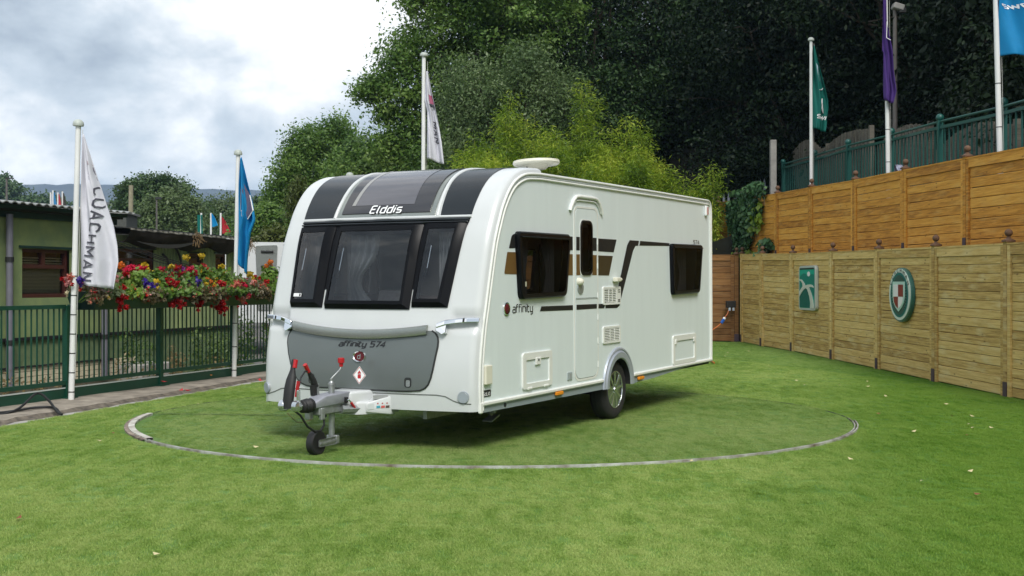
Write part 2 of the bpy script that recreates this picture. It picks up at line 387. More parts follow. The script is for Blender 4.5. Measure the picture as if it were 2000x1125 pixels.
def F(v, s, off=0.):                    # the moulded front, by width v and arc length s up its curve
    u = float(np.interp(s, PL, PU)); z = float(np.interp(s, PL, PZ)); h = .01
    du = float(np.interp(s+h, PL, PU)-np.interp(s-h, PL, PU)); dz = float(np.interp(s+h, PL, PZ)-np.interp(s-h, PL, PZ)); l = math.hypot(du, dz)
    tu, tz = du/l, dz/l; nu, nz = -tz, tu
    c = W/2; vv = (v-c)/c; fade = max(tz, 0)
    e_ = min(v, W-v); rr = .075; k = max(0., 1-e_/rr); dr = .055*(1-math.sqrt(max(0, 1-k*k)))
    b = .105*(1-vv*vv)*fade
    bp_ = 2*.105*vv/c*fade
    if k > 0: bp_ += (1 if v > c else -1)*k*1.2
    n = Vector((nu, bp_, nz)).normalized()
    p = Vector((u-b, v, z))+Vector((nu, 0, nz))*(.05-dr-dent(v, z))
    return p+n*off
def Fz(v, z, off=0.): return F(v, s_of_z(z), off)

front_s = sorted(set([PL[0]+(S_END-PL[0])*k/70 for k in range(71)]+[s_of_z(1.29), s_of_z(1.925)]))
vs_ = sorted(set([round(x, 4) for x in list(np.linspace(0, .075, 8))+list(W-np.linspace(0, .075, 8))+list(np.linspace(.075, W-.075, 88))+[.30, .60, .70, 1.53, 1.63, 1.96]]))
WIN = [(.30, .60), (.70, 1.53), (1.63, 1.96)]
def skipw(s, v): return s_of_z(1.29) < s < s_of_z(1.925) and any(a < v < b for a, b in WIN)
mb = MB().grid(lambda s, v: F(v, s), front_s, vs_, skipw)
mb.build('front_moulding', WHITE, CV, smooth=50)

def rowpatch(rows, off, nv=10, rim=None):
    """rows of (z, v one end, v other end); lifted off the front with a rim going down to `rim`"""
    m = MB(); n = nv+1; P = []
    for z, a, b in rows:
        for j in range(n): P.append(Fz(a+(b-a)*j/nv, z, off))
    R = len(rows); fs = [(i*n+j, i*n+j+1, (i+1)*n+j+1, (i+1)*n+j) for i in range(R-1) for j in range(nv)]
    m.add(P, fs)
    if rim is not None:
        lp = [(0, j) for j in range(n)]+[(i, nv) for i in range(1, R)]+[(R-1, j) for j in range(nv-1, -1, -1)]+[(i, 0) for i in range(R-2, 0, -1)]
        top = [P[i*n+j] for i, j in lp]; bot = []
        for i, j in lp:
            z, a, b = rows[i]; bot.append(Fz(a+(b-a)*j/nv, z, rim))
        q = len(lp); m.add(top+bot, [(k, (k+1) % q, q+(k+1) % q, q+k) for k in range(q)])
    return m
def lerp(a, b, t): return a+(b-a)*t
def rows_between(z0, z1, l0, l1, r0, r1, n=10, rc=0.):
    o = []
    for k in range(n+1):
        t = k/n; z = lerp(z0, z1, t); a = lerp(l0, l1, t); b = lerp(r0, r1, t)
        if rc:
            e_ = min(z-z0, z1-z)
            if e_ < rc: q = rc-math.sqrt(max(0, rc*rc-(rc-e_)**2)); a -= q*(1 if a > b else -1); b += q*(1 if a > b else -1)
        o.append((z, a, b))
    return o
zr = [2.035+(2.475-2.035)*(1-(1-k/18)**1.6) for k in range(19)]
def span(z, a0, a1): return lerp(a0, a1, sm(2.03, 2.6, z) if False else (z-2.035)/.44)
for a0, a1, b0, b1 in ((2.035, 2.06, 1.68, 1.66), (.52, .56, .225, .20)):
    rowpatch([(z, span(z, a0, a1), span(z, b0, b1)) for z in zr], .006, 12, 0.).build('dark_front_panel', ANTH, CV, smooth=40)
sky_ = rowpatch([(z, span(z, 1.625, 1.605), span(z, .575, .60)) for z in zr], .012, 20, 0.).build('skylight', GREYB, CV, smooth=40)
zs2 = [z for z in zr if z > 2.06]
rowpatch([(z, span(z, 1.575, 1.56), span(z, .625, .645)) for z in [2.068]+zs2], .02, 20, .012).build('pane', mat('skylight_acrylic', (.035, .035, .04), .14, coat=.3), sky_, smooth=40)
zs3 = [2.135+(2.472-2.135)*(1-(1-k/14)**1.6) for k in range(15)]
rowpatch([(z, span(z, 1.49, 1.42), span(z, .80, .84)) for z in zs3], .0225, 14).build('blind', mat('skylight_blind_sheen', (.10, .10, .115), .2, var=.12, vscale=3, stretch=(1, 1, 9), coat=.35), sky_, smooth=40)  # grey blind over the pane, the sky's reflection put into its colour
rowpatch([(z, span(z, 1.50, 1.43), span(z, 1.46, 1.395)) for z in zs3], .024, 2).build('blind_edge', mat('pale_blind_edge', (.30, .30, .29), .3), sky_, smooth=40)
def front_line(pts, r, name, m, off=.004):
    return MB().tube([Fz(v, z, off) for v, z in pts], r, 6).build(name, m, CV, smooth=60)
for a0, a1 in ((1.652, 1.632), (.548, .58)):
    front_line([(span(z, a0, a1), z) for z in zr], .017, 'white_divider', WHITE)
front_line([(2.03-k*(1.81)/20, 2.026) for k in range(21)], .014, 'white_divider', WHITE)
# dark band over the three windows
rowpatch([(2.012, 2.022, .228), (1.985, 2.02, .23), (1.93, 2.012, .245)], .008, 24, 0.).build('window_surround', BLACK, CV, smooth=40)
for va, vb in ((1.632, 1.538), (.716, .596)):
    rowpatch([(z, lerp(va-.02, va, (z-1.40)/.56), lerp(vb+.02, vb, (z-1.40)/.56)) for z in (1.40, 1.6, 1.8, 1.96)], .007, 3, 0.).build('window_post', BLACK, CV)
for z, o_, m_ in ((1.993, .022, .010), (1.968, .028, .008)):
    front_line([(2.012-k*(1.775)/24, z) for k in range(25)], m_, 'window_hinge_rail', ANTH, o_)
# the three front windows
def front_window(l0, l1, r0, r1, z0, z1, side):
    """l = greater v (left in the photo); 0 bottom, 1 top"""
    fr = MB(); ins = .052; H0 = .046
    def quad(z0_, z1_, la, lb, ra, rb): return (z0_, z1_, la, lb, ra, rb)
    outer = (z0, z1, l0, l1, r0, r1); face = (z0+.036, z1-.012, l0-.012, l1-.012, r0+.058, r1+.062)
    hole = (z0+.066, z1-.055, l0-.042, l1-.040, r0+.086, r1+.088)
    def loop(q, off, n=9):
        zb, zt, la, lb, ra, rb = q; P = []
        for k in range(n): t = k/n; P.append((lerp(la, ra, t), zb))
        for k in range(n): t = k/n; P.append((lerp(ra, rb, t), lerp(zb, zt, t)))
        for k in range(n): t = k/n; P.append((lerp(rb, lb, t), zt))
        for k in range(n): t = k/n; P.append((lerp(lb, la, t), lerp(zt, zb, t)))
        return [Fz(v, z, off) for v, z in P]
    A = loop(outer, .002); B = loop(outer, .012); C_ = loop(face, H0); D = loop(hole, H0+.002); E_ = loop(hole, -.03); q = len(A)
    fr.add(A+B+C_+D+E_, [(r_*q+k, r_*q+(k+1) % q, (r_+1)*q+(k+1) % q, (r_+1)*q+k) for r_ in range(4) for k in range(q)])
    wnd = fr.build('window', BLACK, CV, smooth=25)
    zb, zt, la, lb, ra, rb = hole
    rowpatch(rows_between(zb-.006, zt+.006, la+.006, lb+.006, ra-.006, rb-.006, 8), H0-.004, 10).build('pane', SMOKE, wnd, smooth=60)
    zm = lerp(zb, zt, .62); vl = lerp(la, lb, .6)-.055
    p0 = Fz(vl+.0, lerp(zb, zt, .78), H0-.03); p1 = Fz(vl+.008, lerp(zb, zt, .45), H0-.03)
    MB().cyl(p0, p1, .0055, 6).build('stay', CHROME, wnd)
    MB().cyl(p1, Fz(vl+.02, lerp(zb, zt, .33), H0-.035), .012, 6).build('catch', BLACKM, wnd)
    return wnd
wl = front_window(1.975, 2.005, 1.60, 1.60, 1.235, 1.955, 0)
front_window(1.560, 1.535, .665, .655, 1.225, 1.955, 1)
front_window(.645, .620, .305, .240, 1.245, 1.962, 2)
rowpatch(rows_between(1.322, 1.352, 1.925, 1.925, 1.83, 1.83, 2), .05, 3).build('sticker', LETW, wl)
rowpatch(rows_between(1.326, 1.348, 1.855, 1.855, 1.838, 1.838, 2), .0515, 3).build('sticker_mark', LETTER, wl)

# ---- side walls
ROOFZ = 2.476
RO = [(PU[k], PZ[k]) for k in range(0, len(PU), 2)]
rear = [(5.94, 2.462), (6.00, 2.452), (6.045, 2.425), (6.07, 2.38), (6.08, 2.30), (6.085, 1.2), (6.08, .425)]
arch_c = (3.08, .345)
archp = [(arch_c[0]+.335*math.cos(a), arch_c[1]+.335*math.sin(a)) for a in np.linspace(math.asin(.24), PI-math.asin(.24), 20)]
outline = RO+[(2.5, ROOFZ-.001), (4.2, ROOFZ-.005)]+rear+archp+[(.11, .425)]
def hole(u0, z0, u1, z1): return [(u0, z0), (u0, z1), (u1, z1), (u1, z0)]
win_near = [rpoly([(.775, 1.90), (.83, 1.35), (1.74, 1.36), (1.825, 1.90)], .05, 3), rpoly([(4.63, 1.865), (4.665, 1.325), (5.51, 1.335), (5.62, 1.868)], .05, 3), rrect(2.15, 1.56, 2.385, 2.04, .05, 3)]
for v0, sg, holes in ((0., -1, win_near), (W, 1, win_near[:2])):
    MB().prism(outline, lambda a, b, d: (a, v0+sg*d, b), None, 0., [h[::-1] for h in holes]).build('side_wall', WSIDE, CV)
# roof, rear, floor
rl = [(PU[k], PZ[k]) for k in range(len(PU)-1, len(PU))]+[(2.5, ROOFZ), (4.2, ROOFZ-.004)]+rear
mb = MB()
for i in range(len(rl)-1):
    for j in range(12):
        va, vb = W*j/12, W*(j+1)/12
        crown = lambda v, i: .05*(1-((v-W/2)/(W/2))**8) if i < 4 else (.05*(1-((v-W/2)/(W/2))**8) if i == 4 else 0)
        q = []
        for (k, v) in ((i, va), (i, vb), (i+1, vb), (i+1, va)):
            dz = .05*(1-abs((v-W/2)/(W/2))**8)*(1 if k < 3 else max(0, 1-(k-3)*.5)); q.append((rl[k][0], v, rl[k][1]+dz))
        mb.add(q, [(0, 1, 2, 3)])
mb.build('roof', WHITE, CV, smooth=40)
MB().box((3.1, W/2, .405), (5.9, W-.56, .03)).build('floor', DARKG, CV)
for s_ in (.15, W-.15):
    for a_, b_ in ((.15, 2.72), (3.45, 6.05)): MB().box(((a_+b_)/2, s_, .405), (b_-a_, .25, .028)).build('floor', DARKG, CV)
# edge rails: the awning rail that runs up the front edge, along the roof and down the rear
path = RO+[(2.5, ROOFZ-.001), (4.2, ROOFZ-.005)]+rear
def inset(P, d):
    o = []
    for i, p in enumerate(P):
        a = Vector(P[max(0, i-1)]); b = Vector(P[min(len(P)-1, i+1)]); t = (b-a).normalized(); n = Vector((t.y, -t.x)); q = Vector(p)+n*d; o.append((q.x, q.y))
    return o
for vv, sg in ((0, -1), (W, 1)):
    MB().tube([(u, vv+sg*.004, z) for u, z in inset(path, .012)], .013, 8).build('edge_rail', WPLAS, CV, smooth=60)
    MB().tube([(u, vv+sg*.001, z) for u, z in inset(path, .036)], .008, 8).build('edge_rail', mat('grey_sealant', (.45, .49, .48), .6) if sg < 0 else WPLAS, CV, smooth=60)
    MB().tube([(u, vv+sg*.006, z) for u, z in inset(path, .058)], .011, 8).build('edge_rail', WPLAS, CV, smooth=60)
# lower rail and skirt
for vv, sg in ((0, -1), (W, 1)):
    for a, b, za, zb in ((.13, 2.67, .445, .432), (3.48, 6.07, .43, .436)):
        m_ = MB().box(((a+b)/2, vv+sg*.006, .442), (b-a, .03, .034)); m_.build('bottom_rail', WPLAS, CV, bevel=.008)
        MB().box(((a+b)/2, vv+sg*.004, .424), (b-a, .02, .006)).build('bottom_rail', SKIRT, CV)
    MB().prism([(.145, .422), (.145, .368), (2.67, .352), (2.67, .422)], lambda a, b, d: (a, vv+sg*d, b), -.02, .0).build('skirt', SKIRT, CV)
    MB().prism([(3.48, .422), (3.48, .350), (4.1, .362), (5.3, .418), (5.3, .422)], lambda a, b, d: (a, vv+sg*d, b), -.02, .0).build('skirt', SKIRT, CV)
    MB().box((.122, vv+sg*.004, .412), (.05, .03, .095)).build('corner_cap', WPLAS, CV, bevel=.008)
    # wheel arch: lipped silver ring
    m_ = MB()
    def ring(r0, r1, d0, d1, dr=0):
        A = np.linspace(math.asin(-.02), PI+.02, 26)
        for i in range(25):
            q = []
            for a in (A[i], A[i+1]):
                for r_, d_ in ((r0, d0), (r1, d1)):
                    q.append((arch_c[0]+r_*math.cos(a), vv+sg*d_, arch_c[1]+.012+r_*math.sin(a)))
            m_.add(q, [(0, 1, 3, 2)])
    ring(.408, .402, 0, .018); ring(.402, .385, .018, .022); ring(.385, .375, .022, .014); ring(.375, .355, .014, .032); ring(.355, .298, .032, .030); ring(.298, .286, .030, .02); m_.build('wheel_arch', SILV, CV, smooth=35)
    m_ = MB(); ring(.2855, .2855, .018, -.24); m_.build('arch_liner', BLACKM, CV)
    # wheel
    wv = vv-sg*.028
    tyre = MB().lathe((arch_c[0], wv, .315), (0, -sg, 0), [(.012, .195), (.002, .215), (0, .25), (.006, .285), (.022, .306), (.04, .313), (.15, .313), (.17, .302), (.185, .27), (.185, .195)], 40)
    wh = tyre.build('wheel', TYRE, CV, smooth=40)
    g_ = MB()
    for k in (.055, .095, .135): g_.lathe((arch_c[0], wv, .315), (0, -sg, 0), [(k-.005, .3136), (k+.005, .3136)], 40)
    g_.build('tread_groove', DARKG, wh)
    MB().lathe((arch_c[0], wv, .315), (0, -sg, 0), [(.012, .198), (.004, .196), (.004, .188), (.02, .182), (.09, .176), (.12, .02)], 40).build('rim', ALLOY, wh, smooth=35)
    sp = MB()
    for k in range(9):
        a = 2*PI*k/9+.15
        for da, rw in ((0, .011),):
            ca, sa = math.cos(a), math.sin(a); p0 = Vector((arch_c[0]+.035*ca, wv-sg*.012, .315+.035*sa)); p1 = Vector((arch_c[0]+.186*ca, wv-sg*.008, .315+.186*sa))
            t = Vector((-sa, 0, ca)); dpt = Vector((0, -sg*.03, 0)); q = []
            for p, hw in ((p0, .012), (p1, .017)):
                q += [p+t*hw, p-t*hw, p-t*hw*1.3+dpt, p+t*hw*1.3+dpt]
            sp.add(q, [(0, 1, 5, 4), (1, 2, 6, 5), (3, 0, 4, 7), (2, 3, 7, 6), (4, 5, 6, 7), (0, 3, 2, 1)])
    sp.build('spoke', ALLOY, wh, bevel=.003)
    MB().lathe((arch_c[0], wv, .315), (0, -sg, 0), [(.002, .001), (.002, .026), (.012, .032), (.05, .034)], 20).build('hub_cap', ALLOY, wh, smooth=40)
    for k in range(5):
        a = 2*PI*k/5; MB().cyl((arch_c[0]+.048*math.cos(a), wv-sg*.008, .315+.048*math.sin(a)), (arch_c[0]+.048*math.cos(a), wv-sg*.03, .315+.048*math.sin(a)), .008, 6).build('wheel_nut', CHROME, wh)
    MB().lathe((arch_c[0], wv, .315), (0, -sg, 0), [(.1, .02), (.1, .14)], 24).build('brake_drum', mat('brake_grey', (.12, .12, .12), .6, metal=.5), wh)
MB().box((arch_c[0], W/2, .30), (.09, W-.5, .09)).build('axle', DARKG, CV, bevel=.02)
for v_ in (.6, W-.6): MB().box((2.4, v_, .34), (4.4, .04, .12)).build('chassis_member', GALV, CV)
MB().box((arch_c[0], W/2, .62), (.8, W-.46, .46)).build('wheel_box', DARKG, CV)

def SD(a, b, d=0.): return (a, -d, b)        # the door side, lifted d out of the wall
# ---- side windows
def side_window(pts, name, inner, r=.06):
    o = rpoly(pts, r, 5); c = (sum(p[0] for p in o)/len(o), sum(p[1] for p in o)/len(o))
    def sc(k, kz): return [(c[0]+(a-c[0])*k, c[1]+(b-c[1])*kz) for a, b in o]
    w_ = MB(); A = [SD(a, b, 0) for a, b in o]; B = [SD(a, b, .03) for a, b in o]; C_ = [SD(a, b, .045) for a, b in sc(.975, .96)]; D = [SD(a, b, .047) for a, b in sc(inner[0], inner[1])]; E_ = [SD(a, b, -.02) for a, b in sc(inner[0], inner[1])]
    q = len(A); w_.add(A+B+C_+D+E_, [(r_*q+k, r_*q+(k+1) % q, (r_+1)*q+(k+1) % q, (r_+1)*q+k) for r_ in range(4) for k in range(q)])
    x = w_.build(name, BLACK, CV, smooth=25)
    MB().prism(sc(inner[0]+.01, inner[1]+.01), SD, None, .043).build('pane', SMOKED, x)
    return x
sw1 = side_window([(.752, 1.925), (.812, 1.315), (1.752, 1.325), (1.852, 1.922)], 'window', (.90, .84))
sw2 = side_window([(4.593, 1.885), (4.632, 1.285), (5.545, 1.295), (5.662, 1.888)], 'window', (.90, .84))
MB().tube([SD(.80, 1.875, .05), SD(1.81, 1.872, .05)], .008, 6).build('window_hinge_rail', BLACK, sw1)
MB().tube([SD(4.63, 1.842, .05), SD(5.62, 1.845, .05)], .008, 6).build('window_hinge_rail', BLACK, sw2)
MB().prism([(.868, 1.43), (.868, 1.475), (.90, 1.475), (.90, 1.43)], SD, None, .0465).build('sticker', mat('sticker_grey', (.42, .42, .33), .5), sw1)
for x, y0, y1, p in ((1.69, 1.80, 1.62, sw1),): MB().cyl(SD(x, y0, .02), SD(x-.02, y1, .02), .006, 6).build('stay', CHROME, p)
# ---- stripes (vinyl print on the wall)
def vinyl(polys, m, name='stripe'):
    for p in polys: MB().prism(p, SD, None, .0025).build(name, m, CV)
vinyl([rpoly([(.645, 1.77), (.70, 1.892), (.78, 1.905), (.78, 1.775)], [.01, .05, .01, .01]), [(1.80, 1.905), (1.962, 1.904), (1.962, 1.772), (1.80, 1.773)],
       [(2.555, 1.90), (3.045, 1.898), (2.968, 1.764), (2.555, 1.77)]], STRIPE)
vinyl([rpoly([(.555, 1.545), (.615, 1.738), (.79, 1.738), (.82, 1.54)], [.02, .01, .01, .01]), [(1.80, 1.733), (1.962, 1.733), (1.962, 1.528), (1.785, 1.528)]], BROWN)
vinyl([rpoly([(2.555, 1.728), (2.945, 1.725), (2.845, 1.522), (2.555, 1.525)], .008)], mat('dark_brown_vinyl', (.045, .033, .016), .4, var=.12, vscale=60), 'brown_stripe')
vinyl([[(1.277, 1.242), (1.962, 1.236), (1.962, 1.188), (1.245, 1.197)], [(2.555, 1.232), (2.735, 1.231), (2.715, 1.185), (2.555, 1.187)],
       [(2.765, 1.231), (3.00, 1.229), (3.03, 1.30), (3.33, 1.845), (3.40, 1.90), (3.665, 1.898), (3.645, 1.845), (3.565, 1.842), (3.50, 1.79), (3.11, 1.20), (3.05, 1.178), (2.745, 1.184)],
       [(3.70, 1.898), (4.60, 1.890), (4.60, 1.858), (3.675, 1.846)]], STRIPE)
k = .103/1.55
text_mesh(MB(), 'affinity', lambda x, y, d: SD(.712+x*.066, 1.200+y*.050, .003), .19, 0).build('lettering', LETTER, CV)
text_mesh(MB(), '574', lambda x, y, d: SD(5.42+x*.068, 1.898+y*.030, .003), .2, 0).build('lettering', LETTER, CV)
# round badge and maker's plate
bd = MB().lathe(SD(.59, 1.238, 0), (0, -1, 0), [(0, .058), (.012, .058), (.016, .05), (.012, .044), (.013, .001)], 24).build('badge', CHROME, CV, smooth=40)
MB().lathe(SD(.59, 1.238, .0135), (0, -1, 0), [(0, .045), (.004, .04), (.005, .001)], 20).build('badge_face', MAROON, bd, smooth=40)
pl = MB().prism(rrect(.148, .498, .302, .556, .008), SD, 0, .004).build('maker_plate', STRIPE, CV)
text_mesh(MB(), 'SoLid', lambda x, y, d: SD(.165+x*.0265, .510+y*.022, .0055), .2).build('lettering', LETW, pl)
# ---- entrance door
DP = rpoly([(2.012, .508), (2.012, 2.182), (2.54, 2.184), (2.54, .508)], [.12, .09, .09, .12], 6)
def insetp(P, k):
    c = (sum(p[0] for p in P)/len(P), sum(p[1] for p in P)/len(P)); w_ = max(p[0] for p in P)-min(p[0] for p in P); h_ = max(p[1] for p in P)-min(p[1] for p in P)
    return [(c[0]+(a-c[0])*(1-2*k/w_), c[1]+(b-c[1])*(1-2*k/h_)) for a, b in P]
MB().prism(insetp(DP, -.026), SD, 0, .004, [insetp(DP, -.006)[::-1]]).build('door_frame', WPLAS, CV, bevel=0)
MB().prism(insetp(DP, -.006), SD, None, .0012, [insetp(DP, .001)[::-1], ]).build('door_seal', mat('grey_seal', (.26, .29, .28), .7), CV)
DH = rrect(2.15, 1.56, 2.385, 2.04, .05, 3)
door = MB().prism(DP, SD, 0, .006, [DH[::-1]]).build('door', WSIDE, CV)
dw = rrect(2.122, 1.522, 2.412, 2.075, .075, 6)
def ringw(o, k, d1):
    m_ = MB(); i_ = insetp(o, k); q = len(o); A = [SD(a, b, .006) for a, b in o]; B = [SD(a, b, d1) for a, b in insetp(o, .006)]; C_ = [SD(a, b, d1) for a, b in i_]; D = [SD(a, b, -.02) for a, b in i_]
    return m_.add(A+B+C_+D, [(r_*q+k_, r_*q+(k_+1) % q, (r_+1)*q+(k_+1) % q, (r_+1)*q+k_) for r_ in range(3) for k_ in range(q)])
dwin = ringw(dw, .03, .018).build('door_window', BLACK, door, smooth=25)
MB().prism(insetp(dw, .028), SD, None, .016).build('door_pane', SMOKED, door)
MB().prism(insetp(dw, -.008), SD, .0055, .009, [insetp(dw, .002)[::-1]]).build('door_window_trim', WPLAS, door)
for zz in (1.292, 1.302): MB().box(SD(2.276, zz, .007), (.52, .004, .003)).build('door_split', mat('door_seam', (.33, .36, .35), .6), door)
MB().prism([(2.033, 1.238), (2.52, 1.234), (2.52, 1.188), (2.033, 1.188)], SD, None, .008).build('stripe', STRIPE, door)
MB().prism([(2.033, 1.904), (2.118, 1.904), (2.118, 1.772), (2.033, 1.772)], SD, None, .008).build('stripe', STRIPE, door)
MB().prism([(2.418, 1.904), (2.52, 1.904), (2.52, 1.772), (2.418, 1.772)], SD, None, .008).build('stripe', STRIPE, door)
MB().prism([(2.033, 1.733), (2.118, 1.733), (2.118, 1.56), (2.128, 1.528), (2.033, 1.528)], SD, None, .008).build('stripe', BROWN, door)
MB().prism([(2.418, 1.73), (2.52, 1.73), (2.52, 1.527), (2.405, 1.527), (2.418, 1.56)], SD, None, .008).build('stripe', BROWN, door)
hd = MB().prism(ellipse(2.125, 1.40, .072, .062, 16), SD, .005, .014).build('door_handle', mat('handle_silver', (.36, .41, .42), .35, metal=.5), door, bevel=.004)
MB().box(SD(2.125, 1.40, .03), (.03, .02, .075)).build('door_lever', GREYB, hd, bevel=.006) if False else None
MB().lathe(SD(2.085, 1.465, .006), (0, -1, 0), [(0, .04), (.03, .036), (.05, .02), (.055, .001)], 14).build('door_catch', CREAM, door, smooth=40)
for zz in (.62, .86, 1.1, 1.32, 1.62, 1.86): MB().cyl(SD(2.546, zz-.03, .006), SD(2.546, zz+.03, .006), .006, 6).build('hinge', WPLAS, door)
gp = [(1.888, 2.155), (1.905, 2.19), (1.965, 2.258), (2.025, 2.295), (2.10, 2.302), (2.44, 2.301), (2.515, 2.292), (2.575, 2.258), (2.632, 2.19), (2.652, 2.152)]
gm = MB().tube([SD(a, b, .012) for a, b in gp], .019, 8); gm.tube([SD(a*.96+.09, b-.036, .008) for a, b in gp[1:-1]], .008, 6)
gm.build('rain_gutter', WPLAS, CV, smooth=60)
# ---- vents, hatches, sockets on the door side
def vent(u0, z0, u1, z1, cut):
    v_ = MB().prism(rrect(u0, z0, u1, z1, .02), SD, 0, .014, [rrect(u0+.03, z0+.022, u1-.03-cut, z1-.022, .004)[::-1]]).build('vent', WPLAS, CV, bevel=.003)
    MB().prism(rrect(u0+.02, z0+.014, u1-.02, z1-.014, .006), SD, None, .002).build('vent_back', DARKG, v_)
    n = 8; zz = np.linspace(z0+.03, z1-.03, n)
    me = None
    for z in zz:
        ob = MB().box((0, 0, 0), (u1-u0-.06-cut, .010, .0085), Matrix.Rotation(.5, 3, 'X')); 
        if me is None: me = ob.mesh('slat', WPLAS)
        link('slat', me, v_, SD((u0+u1-cut)/2, z, .008))
    for t in (.36, .66): MB().box(SD(u0+.03+(u1-u0-.06-cut)*t, (z0+z1)/2, .0125), (.014, .004, z1-z0-.05)).build('vent_bar', WPLAS, v_)
    if cut:
        sl = [link('slat', MB().box((0, 0, 0), (.05, .004, .009)).mesh('slat', DARKG), v_, SD(u1-.05, z, .0145)) for z in (zz[6]-.01, zz[6]+.012, zz[1], zz[1]-.016)]
    return v_
vent(2.670, 1.218, 3.128, 1.405, .09); vent(2.670, .818, 3.124, .996, 0)
def hatch(u0, z0, u1, z1, small):
    h = MB().prism(rrect(u0, z0, u1, z1, .03), SD, 0, .016, [rrect(u0+.065, z0+.05, u1-.065, z1-.065, .012)[::-1]]).build('service_hatch', WPLAS, CV, bevel=.006, seg=2)
    MB().prism(rrect(u0+.06, z0+.045, u1-.06, z1-.06, .01), SD, .0, .005).build('hatch_panel', WSIDE, h)
    if small:
        for t in (.1, .9): MB().box(SD(lerp(u0, u1, t), z1-.075, .018), (.06, .012, .055)).build('hatch_lock', WPLAS, h, bevel=.004)
    else:
        MB().box(SD((u0+u1)/2, z1-.085, .014), (.10, .016, .07)).build('hatch_lock', WPLAS, h, bevel=.005)
        MB().lathe(SD((u0+u1)/2, z1-.075, .022), (0, -1, 0), [(0, .012), (.003, .012)], 10).build('key_hole', DARKG, h)
        for t in (.22, .78): MB().box(SD(lerp(u0, u1, t), z0+.004, .012), (.09, .02, .022)).build('hatch_hinge', WPLAS, h, bevel=.005)
    MB().box(SD((u0+u1)/2, z1-.064, .012), (u1-u0-.14, .004, .006)).build('hatch_gap', mat('seam_shade', (.35, .37, .34), .7), h)
    return h
hatch(.880, .500, 1.478, .828, False); hatch(4.682, .462, 5.472, .806, True)
MB().box(SD(.229, .686, .016), (.115, .032, .165)).build('socket_box', CREAM, CV, bevel=.008, seg=2)
MB().box(SD(1.878, .55, .004), (.10, .01, .075)).build('gas_point', mat('grey_plate', (.34, .39, .40), .5), CV, bevel=.003)
MB().box(SD(1.885, .55, .0095), (.02, .003, .045)).build('gas_valve', LENS, CV)
aw = MB().box(SD(2.985, 1.478, .03), (.11, .055, .045)).build('awning_lamp', CREAM, CV, bevel=.008)
MB().cyl(SD(3.05, 1.478, .03), SD(3.085, 1.478, .03), .02, 10).build('lamp_end', CREAM, aw)
for u0, z0 in ((1.612, .415), (3.665, .402)): MB().box(SD(u0, z0-.008, .018), (.145, .03, .034)).build('side_marker', ORANGE, CV, bevel=.006)
MB().cyl(SD(.56, .398, -.005), SD(.56, .398, .006), .019, 12).build('skirt_hole', DARKG, CV)
tm = MB().box(SD(5.862, 2.318, .015), (.085, .03, .125)).build('top_marker', LETW, CV, bevel=.012, seg=2)
MB().box(SD(5.875, 2.318, .031), (.035, .004, .09)).build('marker_lens', mat('faded_red_lens', (.45, .10, .08), .3), tm)

# ---- front details
def Fxy(v0, z0, sx, sy): return lambda x, y, d: Fz(v0-x*sx, z0+y*sy, .006)
text_mesh(MB(), 'Elddis', lambda x, y, d: Fz(1.252-x*.0600, 2.066+y*.042, .026), .24, .14, .44).build('lettering', LETW, CV)
lk = []
LZ = [(.548, 1.62, .60), (.556, 1.70, .50), (.575, 1.765, .455), (.605, 1.808, .425), (.66, 1.855, .402), (.74, 1.895, .383), (.83, 1.930, .367), (.92, 1.955, .352), (.965, 1.957, .352), (1.00, 1.945, .362), (1.03, 1.92, .385), (1.05, 1.885, .42)]
lock_rows = []
for z, a, b in LZ: lock_rows.append((z, a, b))
locker = rowpatch(lock_rows, .010, 28, 0.).build('gas_locker_door', GREYM, CV, smooth=40)
lp = [Fz(a, z, .006) for z, a, b in LZ]+[Fz(b, z, .006) for z, a, b in LZ[::-1]]
lo = [(a, z) for z, a, b in LZ][::-1]+[(1.62-(1.62-.60)*k/14, .546) for k in range(1, 14)]+[(b, z) for z, a, b in LZ]
MB().tube([Fz(v, z, .004) for v, z in lo], .009, 6).build('locker_seal', DARKG, locker)
def barz(v): return 1.018+.058*((v-W/2)/.75)**2
bpts = [1.885-(1.885-.46)*k/24 for k in range(25)]
bm_ = MB()
sec = [(.004, .034), (.03, .030), (.045, .012), (.045, -.0), (.03, -.048), (.004, -.052)]
P = []
for v in bpts:
    for o_, dz in sec: P.append(Fz(v, barz(v)+dz, o_+.004))
q = len(sec); bm_.add(P, [(i*q+j, i*q+j+1, (i+1)*q+j+1, (i+1)*q+j) for i in range(24) for j in range(q-1)]+[tuple(range(q)), tuple(24*q+j for j in range(q))])
bm_.build('locker_bar', GREYB, locker, smooth=30)
text_mesh(MB(), 'affinity 574', lambda x, y, d: Fz(1.342-x*.0485, .905+y*.031, .0125), .29, .22).build('lettering', LETTER, locker)
bg_ = MB(); P0 = ellipse(1.11, .822, .066, .05, 28); P1 = ellipse(1.11, .822, .053, .038, 28)
A = [Fz(a, b, .011) for a, b in P0]; B = [Fz(a, b, .024) for a, b in ellipse(1.11, .822, .06, .044, 28)]; C_ = [Fz(a, b, .017) for a, b in P1]; bg_.add(A+B+C_, [(r_*28+k_, r_*28+(k_+1) % 28, (r_+1)*28+(k_+1) % 28, (r_+1)*28+k_) for r_ in range(2) for k_ in range(28)])
fb = bg_.build('badge', CHROME, locker, smooth=50)
MB().add([Fz(a, b, .0172) for a, b in P1], [tuple(range(28))]).build('badge_face', MAROON, fb)
text_mesh(MB(), 'd', lambda x, y, d: Fz(1.124-x*.034, .803+y*.027, .019), .22).build('badge_mark', GREYB, fb)
dm = [(1.172, .664), (1.102, .742), (1.032, .664), (1.102, .586)]
